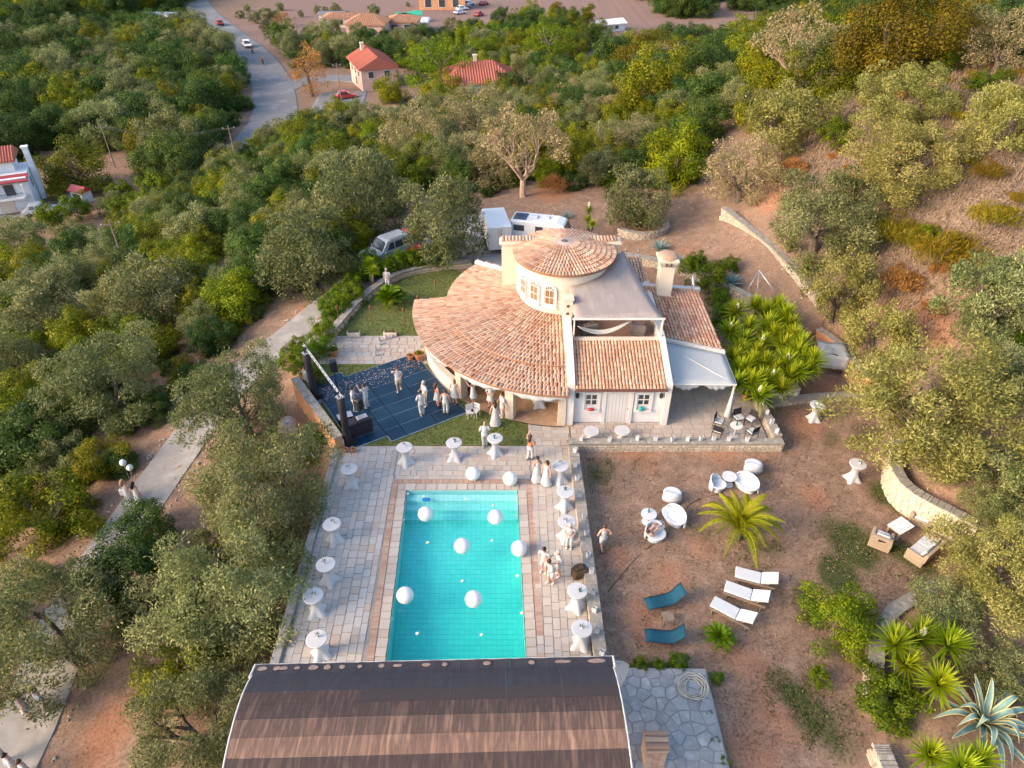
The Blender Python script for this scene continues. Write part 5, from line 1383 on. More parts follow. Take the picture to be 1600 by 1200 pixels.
n7 = fill([(440, 130), (470, 60), (560, 70), (640, 60), (680, 75), (640, 110), (560, 100), (540, 130)], 6, (2.2, 3.6), [('darkoak', 50), ('olive', 35), ('oak', 15)], labs('the gardens round the ochre roofed house'), 'gardens round the ochre roofed house', .55, cap=30)
for (u, v, w) in [(375, 20, 14), (398, 25, 20), (415, 20, 22), (430, 22, 16), (437, 8, 14), (495, 14, 12), (508, 12, 10), (525, 15, 20), (585, 17, 20), (637, 5, 8), (385, 10, 12), (470, 20, 10), (450, 45, 22), (415, 40, 20), (520, 45, 30), (540, 22, 14)]:
    tree('olive', u, v + 2, w, 'small round olive dotted on the pink field at the top', 'olives dotted on the far field')
n8 = fill([(435, 800), (500, 740), (515, 760), (490, 860), (455, 960), (430, 1030), (380, 1040), (330, 1060), (270, 1190), (200, 1230), (250, 1080), (290, 960), (330, 850)], 3.0, (1.1, 1.8), [('darkoak', 55), ('olive', 45)], labs('the strip between the terrace and the driveway'), 'strip between terrace and driveway', .6)
n9 = fill([(1330, 130), (1620, 110), (1620, 560), (1480, 560), (1420, 500), (1330, 420), (1330, 300)], 2.7, (.6, 1.3), [('broom', 38), ('shrub', 34), ('rusty', 28)], labs('the dry hillside on the right'), 'low bushes on the dry hillside', .55, (.6, .9))
n10 = fill([(-40, 1250), (-60, 900), (20, 900), (60, 1060), (20, 1190)], 4, (1.6, 2.3), [('darkoak', 60), ('olive', 40)], labs('the corner at the lower left'), 'corner at the lower left', .6)
n11 = fill([(1480, 560), (1640, 520), (1660, 1000), (1560, 1000), (1520, 700)], 4.2, (1.4, 2.2), [('olive', 60), ('oak', 25), ('darkoak', 15)], labs('the thicket at the right edge'), 'thicket at the right edge', .5)
n12 = fill([(150, 330), (240, 270), (330, 240), (330, 290), (260, 330), (190, 360)], 4.5, (1.6, 2.6), [('darkoak', 70), ('shrub', 30)], labs('the gully below the valley wood'), 'gully below the valley wood', .65)
hill_ = [tuple(PT(u, v)[:2]) for u, v in [(1180, 300), (1180, 130), (1330, 110), (1640, 100), (1640, 560), (1480, 560), (1400, 490), (1330, 420)]]
ok_ = lambda x, y: clear(x, y, .9) and float(sdist(TERR, np.array([x]), np.array([y]))[0]) > 1.0 and float(sdist(YARD, np.array([x]), np.array([y]))[0]) > .8
W1P = [tuple(PT(u, v)[:2]) for u, v in [(-60, 1250), (-60, 470), (60, 425), (150, 395), (250, 335), (330, 290), (430, 222), (520, 195), (640, 215), (640, 300), (600, 370), (540, 420), (500, 470), (400, 555), (330, 620), (250, 720), (160, 850), (60, 1090), (10, 1200)]]
far_wood('undergrowth', W1P, 2.1, (.6, 1.3), ['oak', 'darkoak'], ok_, .35)
W2P = [tuple(PT(u, v)[:2]) for u, v in [(600, 215), (800, 160), (900, 150), (1060, 145), (1110, 215), (1080, 300), (960, 300), (850, 300), (790, 305), (700, 315), (640, 300)]]
far_wood('wood_undergrowth', W2P, 2.2, (.6, 1.3), ['darkoak', 'shrub'], ok_, .35)
W3P = [tuple(PT(u, v)[:2]) for u, v in [(360, 700), (460, 720), (515, 750), (490, 860), (455, 960), (430, 1030), (380, 1040), (330, 1060), (270, 1190), (200, 1230), (230, 1080), (270, 960), (300, 860)]]
far_wood('slope_undergrowth', W3P, 1.9, (.4, .9), ['oak', 'olive'], ok_, .3)
W4P = [tuple(PT(u, v)[:2]) for u, v in [(-150, 340), (-150, -5), (285, -8), (325, 60), (385, 115), (402, 150), (395, 200), (350, 260), (320, 330), (240, 345), (230, 275), (170, 245), (60, 235)]]
far_wood('valley_undergrowth', W4P, 4.0, (1.2, 2.2), ['darkoak'], lambda x, y: clear(x, y, 1.5) and all(math.hypot(x - q[0], y - q[1]) > d for q, d in KEEP), .4)
far_wood('hill_scrub', hill_, 3.0, (.3, .75), ['rusty', 'rusty', 'broom'], ok_, .1)
print('trees', n1, n2, n3, n4, n5, n6, n7, n8, n9, n10, n11, n12, len(PLANTED))

# hedge row on the garden wall: one shrub after another
HK = [(500, 545), (480, 560), (465, 545), (510, 480), (530, 465), (548, 448), (560, 432), (575, 430), (590, 420), (520, 498), (535, 485), (552, 466), (606, 420), (625, 412), (648, 408), (668, 405), (685, 402), (505, 520), (490, 590), (470, 580), (575, 412), (450, 565)]
for u, v in HK: tree('shrub', u, v, random.uniform(34, 48), 'leafy green shrub in the hedge along the round garden wall', 'hedge along the garden wall', 1.05)
for u, v, w, lab in ((478, 700, 44, 'bright green grassy bush at the foot of the ochre wall near the tank'), (505, 688, 34, 'small bright green bush under the near end of the ochre wall'), (1280, 1060, 40, 'thin green weed bush at the bottom of the yard'), (1060, 1035, 34, 'yellow green bush beside the stone platform'), (1000, 1040, 30, 'low dark bush behind the stone platform'), (1030, 1042, 26, 'low green bush at the edge of the stone platform'),
                     (1108, 440, 60, 'grey green bush behind the right wing'), (1090, 415, 40, 'bush on the bank wall behind the satellite dish'), (1075, 420, 36, 'dark round bush left of the satellite dish'), (1130, 500, 50, 'dark bush squeezed between the right wing and the yuccas'), (1125, 470, 40, 'narrow green bush behind the ridge of the right wing'),
                     (1190, 590, 34, 'dark fern bush at the foot of the yuccas'), (1140, 415, 36, 'green bush behind the blue agave')):
    tree('shrub', u, v, w, lab)
for u, v, w in ((1110, 1120, 20), (1120, 1060, 22), (1118, 1160, 22), (1130, 1195, 24)): tree('shrub', u, v, w, 'small dark plant at the outer foot of the stone platform', 'plants at the foot of the stone platform')

# ------------------------------------------------------------------ spiky plants
def sword(mb, base, d, L, w, droop=.25, seg=4, up=None, fold=.25):
    d = Vector(d).normalized(); side = d.cross(Vector((0, 0, 1)))
    side = side.normalized() if side.length > 1e-3 else Vector((1, 0, 0)); nn = side.cross(d).normalized()
    rows = []
    for k in range(seg + 1):
        t = k / seg; c = Vector(base) + d * (L * t) - Vector((0, 0, droop * L * t ** 2.2)); ww = w * (1 - t ** 2.2) * (.65 + .35 * min(1, t * 4)) + .001
        rows.append([c - side * ww + nn * ww * fold, c, c + side * ww + nn * ww * fold])
    mb.sheet(rows)
def rosette(mb, c, R_, n, w, droop, g, lo=-.25, hi=1.45):
    for k in range(n):
        t = k / n; el = lo + (hi - lo) * t ** .8 + g.uniform(-.12, .12); az = k * 2.39996 + g.uniform(-.2, .2); mb.val = max(0, min(1, .35 + .45 * t + g.uniform(-.25, .25)))
        sword(mb, c, (math.cos(az) * math.cos(el), math.sin(az) * math.cos(el), math.sin(el)), R_ * g.uniform(.85, 1.1), w, droop * g.uniform(.5, 1.4), 4)
ros = []
for i in range(4):
    mb = M(); rosette(mb, (0, 0, 0), 1.0, 105, .042, .10, random.Random(300 + i))
    me = bpy.data.meshes.new('rosette'); me.from_pydata([tuple(p) for p in mb.v], [], mb.f); at = me.attributes.new('tone', 'FLOAT', 'FACE'); at.data.foreach_set('value', mb.a); me.materials.append(LEAF['yucca']); ros.append(me)
fl = M(); g = random.Random(4)
for k in range(60):
    z = .2 + .6 * k / 60; r_ = .13 * math.sin(PI * (k / 60) ** .7) + .02; a = k * 2.4
    fl.ball((r_ * math.cos(a), r_ * math.sin(a), z), .045, 5, 3)
fl.tube([(0, 0, 0), (0, 0, .8)], .015, 5)
FLM = bpy.data.meshes.new('flower_spike'); FLM.from_pydata(fl.v, [], fl.f); FLM.materials.append(MT['flowerw'])
def yucca(label, heads, base, rr, flowers=(), group=None):
    root = thing('yucca', label, 'plant', base, 0, group); tk = M()
    for i, (x, y, z) in enumerate(heads):
        lx, ly, lz = x - base[0], y - base[1], z - base[2]
        tk.tube([(lx * .25, ly * .25, -.2), (lx * .6, ly * .6, lz * .45), (lx, ly, lz)], [.12, .1, .08], 6)
        o = link('rosette', ros[i % 4], root); o.location = (lx, ly, lz); k = rr * random.uniform(.88, 1.12); o.scale = (k, k, k); o.rotation_euler = (random.uniform(-.25, .25), random.uniform(-.25, .25), random.uniform(0, 6))
        if i in flowers: f = link('flower_spike', FLM, root); f.location = (lx, ly, lz + .2); f.scale = (.7, .7, .75)
    tk.build('stem', MT['trunk'], root)
YB = PT(1195, 590)
yh = []
for (u, v) in [(1150, 490), (1180, 480), (1212, 482), (1140, 520), (1170, 512), (1200, 512), (1232, 508), (1155, 548), (1190, 540), (1222, 540), (1250, 545), (1160, 580), (1195, 570), (1228, 570), (1255, 568), (1172, 600), (1205, 595), (1235, 590), (1270, 565), (1240, 530), (1175, 568), (1145, 560), (1185, 620), (1195, 490), (1225, 495), (1160, 535), (1210, 525), (1245, 555), (1180, 555), (1210, 580), (1150, 600), (1245, 585), (1262, 580), (1190, 600), (1222, 610)]:
    q = P(u, v, 1.55 + (600 - v) / 150 * .4 + random.uniform(-.2, .25)); yh.append(q)
yucca('big golden green yucca clump with ivory flowers right of the house', yh, tuple(YB), 1.12, (0, 3, 8, 13, 16, 22))
for lab, px_, zz, rr_ in (('yucca with three heads inside the curved planter wall', [(1435, 1000), (1415, 1040), (1465, 1070), (1480, 1010), (1398, 1010)], 1.5, 1.05), ('yucca pair at the bottom right edge below the variegated agave', [(1450, 1180), (1530, 1190), (1500, 1200)], 1.3, .95),
                     ('small yucca on the bank above the rubble wall under the large olive', [(1232, 368), (1236, 385)], 3.6, .75), ('low yucca on the bank right of the rubble wall', [(1265, 412), (1280, 420), (1258, 425)], 3.0, .7), ('yellow green yucca with a white flower above the dome', [(920, 330), (918, 345), (926, 352)], 2.2, .65), ('yellow green yucca on the corner of the hedge by the parked car', [(576, 415), (582, 425)], 1.4, .75)):
    hs = [P(u, v, zz + .1 * i) for i, (u, v) in enumerate(px_)]; b0 = np.mean(hs, 0); yucca(lab, hs, (b0[0], b0[1], h(b0[0], b0[1])), rr_, (0,) if 'white flower' in lab or 'three' in lab else ())
def agave(label, u, v, R_, n, edge=False, off=.2):
    p = PT(u, v, off); root = thing('agave', label, 'plant', (p[0], p[1], p[2] - off), random.uniform(0, 6)); g = random.Random(int(u))
    for k in range(n):
        t = k / n; el = .12 + 1.1 * t + g.uniform(-.1, .1); az = k * 2.39996; L = R_ * g.uniform(.85, 1.1); w = R_ * .085; d = Vector((math.cos(az) * math.cos(el), math.sin(az) * math.cos(el), math.sin(el)))
        side = d.cross(Vector((0, 0, 1))).normalized(); nn = side.cross(d).normalized(); mb = M(); rows = []; bend = g.choice([.1, .25, .9, 1.3]) if edge else g.uniform(.0, .15)
        for j in range(9):
            s = j / 8; c = d * (L * s) + Vector((0, 0, .1)) - Vector((0, 0, bend * L * max(0, s - .45) ** 2 * 1.6)); ww = w * (.55 + .9 * s - 1.4 * s * s) if s < .99 else .003
            rows.append([c - side * ww + nn * ww * .5, c - side * ww * .74 + nn * ww * .25, c, c + side * ww * .74 + nn * ww * .25, c + side * ww + nn * ww * .5])
        mb.sheet(rows)
        for q in range(len(mb.f)): mb.m[q] = 1 if (q % 4 in (0, 3) and edge) else 0; mb.a[q] = g.uniform(.3, .7)
        o = mb.build('leaf', [LEAF['agave'], LEAF['agave_edge']], root, smooth=True); md = o.modifiers.new('t', 'SOLIDIFY'); md.thickness = .015
agave('large variegated agave with drooping striped leaves at the lower right', 1537, 1128, 2.2, 30, True)
agave('large blue green agave behind the yucca clump', 1141, 445, 1.15, 30)
agave('blue agave behind the chimney of the right wing', 1031, 388, 1.0, 22)
agave('small pale agave on the slope right of the chimney', 1062, 408, .7, 18)
agave('pale agave at the edge of the upper terrace', 1092, 418, .75, 18)
agave('grey agave above the dome beside the courtyard', 885, 338, .8, 16)
def frond(L, n, leaf, w, arch, g, dens=1.0):
    mb = M(); pts = []
    for k in range(13):
        t = k / 12; pts.append(Vector((L * (t - .12 * arch * t * t), 0, L * (.62 * arch * math.sin(min(t * 2.0, PI) * .75) * .5 - arch * .42 * t ** 2.4))))
    mb.val = .85; mb.tube(pts, [.022 * (1 - .8 * k / 12) * L / 1.6 for k in range(13)], 4)
    for k in range(n):
        t = .08 + .9 * k / n; f = t * 12; i = min(11, int(f)); c = pts[i].lerp(pts[i + 1], f - i); tg = (pts[i + 1] - pts[i]).normalized()
        ll = leaf * (math.sin(PI * min(1, .18 + t * .82)) ** .6) * g.uniform(.85, 1.1)
        for s in (1, -1):
            mb.val = max(0, min(1, .5 + .3 * s * .3 + g.uniform(-.3, .3)))
            sword(mb, c, tg * .75 + Vector((0, s, .22)), ll, w, .35, 2)
    me = bpy.data.meshes.new('frond'); me.from_pydata([tuple(p) for p in mb.v], [], mb.f); at = me.attributes.new('tone', 'FLOAT', 'FACE'); at.data.foreach_set('value', mb.a); return me
def palm(name, label, loc, L, n, m, lo, hi, leaf=.42, w=.016, arch=1.0, nl=46, trunk=.5):
    root = thing(name, label, 'palm', loc); g = random.Random(n); fm = [frond(L, nl, leaf, w, arch * a, g) for a in (.8, 1.0, 1.25)]
    for me in fm: me.materials.append(LEAF[m])
    mb = M(); mb.lathe([(.26, -.2), (.24, trunk * .5), (.2, trunk), (.05, trunk + .2)], 10)
    mb.build('trunk', MT['trunk'], root)
    for k in range(n):
        t = k / n; o = link('frond', fm[2 if t < .35 else 1 if t < .7 else 0], root); o.location = (0, 0, trunk + .05); el = lo + (hi - lo) * t + g.uniform(-.1, .1)
        o.rotation_euler = Euler((g.uniform(-.2, .2), -el, k * 2.39996 + g.uniform(-.15, .15)), 'XYZ'); s = g.uniform(.88, 1.08) * (1 - .25 * t); o.scale = (s, s, s)
    return root
pb = P(1150, 840, YZ)
palm('date_palm', 'young yellow green date palm in the middle of the parched yard', (pb[0], pb[1], YZ), 2.75, 24, 'palm', .0, 1.2, .40, .015, 1.25, 60, .6)
pb = P(1122, 1003, YZ)
palm('cycad', 'low round cycad below the white loungers', (pb[0], pb[1], YZ), .85, 44, 'fern', .02, 1.3, .17, .010, .6, 34, .2)
pb = P(611, 476, 0)
palm('fern_palm', 'broad leafy palm bush on the round garden lawn', (pb[0], pb[1], 0), 1.55, 34, 'fern', .25, 1.3, .55, .05, .9, 22, .25)
# dry grass over the hillside and stubble on the yard, each one cover of single blades
def cover(name, poly, n, m, hh, wlo, whi):
    tufts(name, poly, n, lambda q: H(q[:, 0], q[:, 1]) - .01, m, hh)
hill = [tuple(PT(u, v)[:2]) for u, v in [(1180, 300), (1180, 130), (1330, 110), (1640, 100), (1640, 560), (1480, 560), (1400, 490), (1330, 420)]]
cover('dry_grass', hill, 60000, LEAF['straw'], .34, .02, .05)
yd = [P2(u, v, YZ) for u, v in [(915, 700), (1210, 700), (1210, 635), (1385, 640), (1380, 760), (1480, 840), (1440, 920), (1360, 980), (1350, 1190), (1160, 1190), (1110, 1050), (960, 1040)]]
cover('yard_stubble', yd, 22000, LEAF['straw'], .045, .02, .04)
YGR = leaf_mat('weed_blade', (.05, .07, .02), (.10, .11, .035), (.19, .17, .07), vr=0, hr=0)
for (u, v, rad) in [(1335, 850, 2.2), (1390, 785, 1.2), (1240, 1095, 1.3), (1290, 1130, 1.4), (1180, 850, 1.4), (930, 740, 1.4), (1275, 950, 1.1), (1420, 880, 1.2)]:
    q = PT(u, v); tufts('weeds', [(q[0] + rad * math.cos(a), q[1] + rad * 1.2 * math.sin(a)) for a in np.linspace(0, 6, 9)], 650, YZ, YGR, .05)
# broken trunk on the hillside
p = PT(1376, 290); root = thing('broken_trunk', 'snapped orange olive trunk bent over on the dry hillside', 'tree stump', tuple(p))
mb = M(); mb.tube([(0, 0, -.2), (.05, 0, .9), (.0, 0, 1.7), (.3, 0, 2.25), (.85, -.1, 2.4)], [.28, .24, .22, .2, .08], 9); mb.tube([(.1, 0, 2.0), (-.15, 0, 2.35)], [.14, .04], 7)
mb.build('trunk', mat('split_wood', (.42, .20, .09), (.33, .15, .07), 6, .9, .4), root)
# ------------------------------------------------------------------ people
def skin_body(name, V, E, Rr, m):
    me = bpy.data.meshes.new(name); me.from_pydata([tuple(v) for v in V], E, [])
    o = bpy.data.objects.new('tmp', me); COL.objects.link(o)
    sk = o.modifiers.new('s', 'SKIN')
    for i, r in enumerate(Rr):
        rx, ry = r if isinstance(r, tuple) else (r, r); me.skin_vertices[0].data[i].radius = (rx, ry)
    me.skin_vertices[0].data[0].use_root = True
    sb = o.modifiers.new('u', 'SUBSURF'); sb.levels = 1; sb.render_levels = 1
    dg = bpy.context.evaluated_depsgraph_get(); nm = bpy.data.meshes.new_from_object(o.evaluated_get(dg))
    bpy.data.objects.remove(o); bpy.data.meshes.remove(me)
    nm.materials.clear(); nm.materials.append(m); nm.polygons.foreach_set('use_smooth', [True] * len(nm.polygons)); return nm
ARM = dict(down=((.27, -.02, 1.13), (.28, .05, .88)), bent=((.27, -.02, 1.12), (.14, .22, 1.10)), hip=((.37, -.08, 1.15), (.21, .04, 1.02)), up=((.31, .12, 1.46), (.22, .28, 1.62)),
           fwd=((.26, .10, 1.14), (.25, .31, 1.02)), back=((.27, -.16, 1.15), (.28, -.22, .91)), reach=((.26, .15, 1.2), (.2, .40, 1.16)))
def loft(mb, rings, seg=12):
    n = len(rings)
    vs = [(c[0] + rx * math.cos(2 * PI * k / seg), c[1] + ry * math.sin(2 * PI * k / seg), c[2] + (t * math.sin(2 * PI * k / seg) if True else 0)) for (c, rx, ry, t) in rings for k in range(seg)]
    mb.add(vs, [(i * seg + k, i * seg + (k + 1) % seg, (i + 1) * seg + (k + 1) % seg, (i + 1) * seg + k) for i in range(n - 1) for k in range(seg)])
def person(label, loc, face, top='shirt', bottom='trousers', topm='whitecl', botm='whitecl', hair='hairb', long=False, arms=('down', 'down'), stride=0.0, lean=0.0, hgt=1.72, sit=None, bald=False, woman=False, barefoot=False):
    root = thing('person', label, 'person', loc, face, None)
    sx = .92 if woman else 1.0
    hipz, cz = .93, 1.30
    def L(x, y, z):                         # lean the upper body
        dz = max(0, z - hipz); return Vector((x, y + math.sin(lean) * dz, hipz + (z - hipz if z < hipz else dz * math.cos(lean))))
    V, E, Rr = [], [], []
    def add(p, r, par=None):
        V.append(Vector(p)); Rr.append(r); i = len(V) - 1
        if par is not None: E.append((par, i))
        return i
    pel = add(L(0, 0, hipz), (.135, .10)); sp = add(L(0, -.01, 1.10), (.115 * sx, .085), pel); chn = add(L(0, -.005, cz), (.145 * sx, .10), sp); nb = add(L(0, 0, 1.44), (.075, .06), chn)
    nk = add(L(0, .012, 1.50), (.05, .05), nb); jaw = add(L(0, .04, 1.565), (.062, .068), nk); hd = add(L(0, .03, 1.64), (.075, .09), jaw); add(L(0, .02, 1.70), (.05, .06), hd); add(L(0, .145, 1.605), .013, jaw)
    ends = {}; foot = []; kn = []
    for s in (1, -1):
        if sit:
            hipP, kP, aP, tP = (s * .10, .02, .90), (s * .13, .45, 1.0), (s * .12, .70, .66), (s * .13, .84, .68)
        else:
            f = stride * s; hipP = (s * .09, 0, .90); kP = (s * .095, .05 + f * .5 + (.04 if f < 0 else 0), .49); aP = (s * .095, f - .02, .085 + (.07 if f < -.1 else 0)); tP = (s * .11, f + .13, .035)
        a = add(hipP, (.088, .085), pel); k = add(kP, .058, a); c = add(tuple(Vector(kP).lerp(Vector(aP), .35)), .056, k); an = add(aP, .037, c); add((aP[0], aP[1] - .05, aP[2] - .04), .03, an); add(tP, (.04, .025), an); foot.append((Vector(aP), Vector(tP))); kn.append((Vector(hipP), Vector(kP), Vector(aP)))
        el, wr = ARM[arms[0 if s > 0 else 1]]
        sh = L(s * .18 * sx, 0, 1.40); e = L(s * el[0] * sx, el[1], el[2]); w = L(s * wr[0], wr[1], wr[2])
        a = add(sh, .056, chn); a = add(e, .041, a); a = add(w, .027, a); d = (w - e).normalized(); xx = d.cross(Vector((0, 0, 1))); xx = xx.normalized() if xx.length > .1 else Vector((0, 1, 0)); pm = add(w + d * .07, (.034, .02), a)
        for j, ln in enumerate((.068, .08, .076, .06)):
            b0 = w + d * .10 + xx * (j - 1.5) * .021; kx = add(b0, .010, pm); add(b0 + d * ln * .6 + Vector((0, 0, -.01)), .0085, kx)
        tb = add(w + d * .045 + xx * -.045, .011, a); add(w + d * .09 + xx * -.06, .009, tb); ends[s] = (sh, e, w)
    k = hgt / 1.72
    def fin(o): o.scale = (k, k, k); return o
    fin(link('body', skin_body('body', V, E, Rr, MT['skin']), root))
    for s in (1, -1):
        mb = M(); q = L(s * .032, .118, 1.635); mb.ball(q, .011, 6, 4); fin(mb.build('eye', MT['haird'], root))
    mb = M(); q = L(0, .112, 1.563); mb.box(q.x, q.y, q.z, .045, .014, .012); fin(mb.build('mouth', MT['pink'], root))
    if not bald:
        mb = M(); q = L(0, .008, 1.655); mb.lathe([(.001, .098), (.06, .085), (.088, .045), (.098, -.01), (.09, -.06), (.07, -.09)], 12, (q.x, q.y - .012, q.z), 1, 1.12)
        if long:
            a, b = L(0, -.07, 1.64), L(0, -.10, 1.30); mb.tube([a, a.lerp(b, .5) + Vector((0, -.03, 0)), b], [.085, .10, .05], 8)
        fin(mb.build('hair', MT[hair], root, smooth=True))
    TM, BM = MT[topm], MT[botm]
    def ring(z, rx, ry, y=0, tilt=0.0): return (L(0, y, z), rx, ry, tilt)
    mb = M(); wst = .135 if woman else .16
    neck = [ring(1.33, .185 * sx, .125, 0), ring(1.41, .15 * sx, .10, 0), ring(1.455, .085, .075)]
    if top == 'shirt': loft(mb, [ring(.82, .185, .14), ring(.95, .18, .135), ring(1.12, wst + .015, .12), ring(1.24, .18 * sx, .13)] + neck)
    elif top == 'tank': loft(mb, [ring(.90, .165, .125), ring(1.1, wst, .112), ring(1.24, .165 * sx, .125), ring(1.33, .17 * sx, .12), ring(1.39, .13 * sx, .10)])
    elif top == 'crop': loft(mb, [ring(1.02, .15, .115), ring(1.12, wst, .112), ring(1.24, .165 * sx, .125), ring(1.34, .165 * sx, .118)])
    if top == 'shirt':
        for s in (1, -1):
            sh, e, w = ends[s]; mb.tube([sh + Vector((s * -.03, 0, .0)), sh.lerp(e, .5), sh.lerp(e, .95)], [.075, .068, .064], 8)
    if top: fin(mb.build('shirt' if top == 'shirt' else 'top', TM, root, smooth=True))
    mb = M(); fy = (foot[0][0].y + foot[1][0].y) / 2
    if bottom in ('dress', 'longdress', 'skirt'):
        zb = {'dress': .52, 'longdress': .08, 'skirt': .55}[bottom]; hem = {'dress': .27, 'longdress': .33, 'skirt': .25}[bottom]
        top_r = [ring(1.24, .168 * sx, .128), ring(1.36, .165 * sx, .118), ring(1.40, .13 * sx, .1)] if bottom != 'skirt' else []
        rr = []
        for j in range(6):
            t = j / 5; z = zb + (.93 - zb) * t; r = hem + (.175 - hem) * t ** .8; rr.append((Vector((0, fy * (1 - t), z)), r, r * .82 + abs(stride) * .5 * (1 - t), 0))
        g_ = rr + [ring(1.08, wst + .008, .118)] + top_r
        seg = 16; n = len(g_); vs = []
        for i, (c, rx, ry, _) in enumerate(g_):
            for q in range(seg):
                a = 2 * PI * q / seg; f = 1 + (.07 * math.cos(a * 5 + len(label)) * max(0, 1 - i / 4)); vs.append((c.x + rx * f * math.cos(a), c.y + ry * f * math.sin(a), c.z))
        mb.add(vs, [(i * seg + q, i * seg + (q + 1) % seg, (i + 1) * seg + (q + 1) % seg, (i + 1) * seg + q) for i in range(n - 1) for q in range(seg)])
        fin(mb.build('skirt' if bottom == 'skirt' else 'dress', BM, root, smooth=True))
    else:
        loft(mb, [(Vector((0, 0, .80)), .175, .125, 0), (Vector((0, 0, .90)), .178, .13, 0), ring(1.0, .165, .12)])
        for a, kk, an in kn:
            if bottom == 'trousers': mb.tube([a, a.lerp(kk, .5), kk, kk.lerp(an, .5), an + Vector((0, 0, .01))], [.105, .095, .08, .075, .075], 8)
            else: mb.tube([a, a.lerp(kk, .5), a.lerp(kk, .92)], [.107, .10, .098], 8)
        fin(mb.build('trousers' if bottom == 'trousers' else 'shorts', BM, root, smooth=True))
    if not barefoot:
        for an, tp in foot:
            mb = M(); mb.tube([an + Vector((0, -.07, -.045)), an + Vector((0, 0, -.03)), tp + Vector((0, -.03, .0)), tp + Vector((0, .03, -.005))], [.03, .048, .045, .02], 8); fin(mb.build('shoe', MT['white'] if not woman else MT['shoe'], root, smooth=True))
    if sit: root.rotation_euler = (R(sit), 0, face)
    return root
def G(u, v, z=0.0): return P(u, v, z)
DF = .07
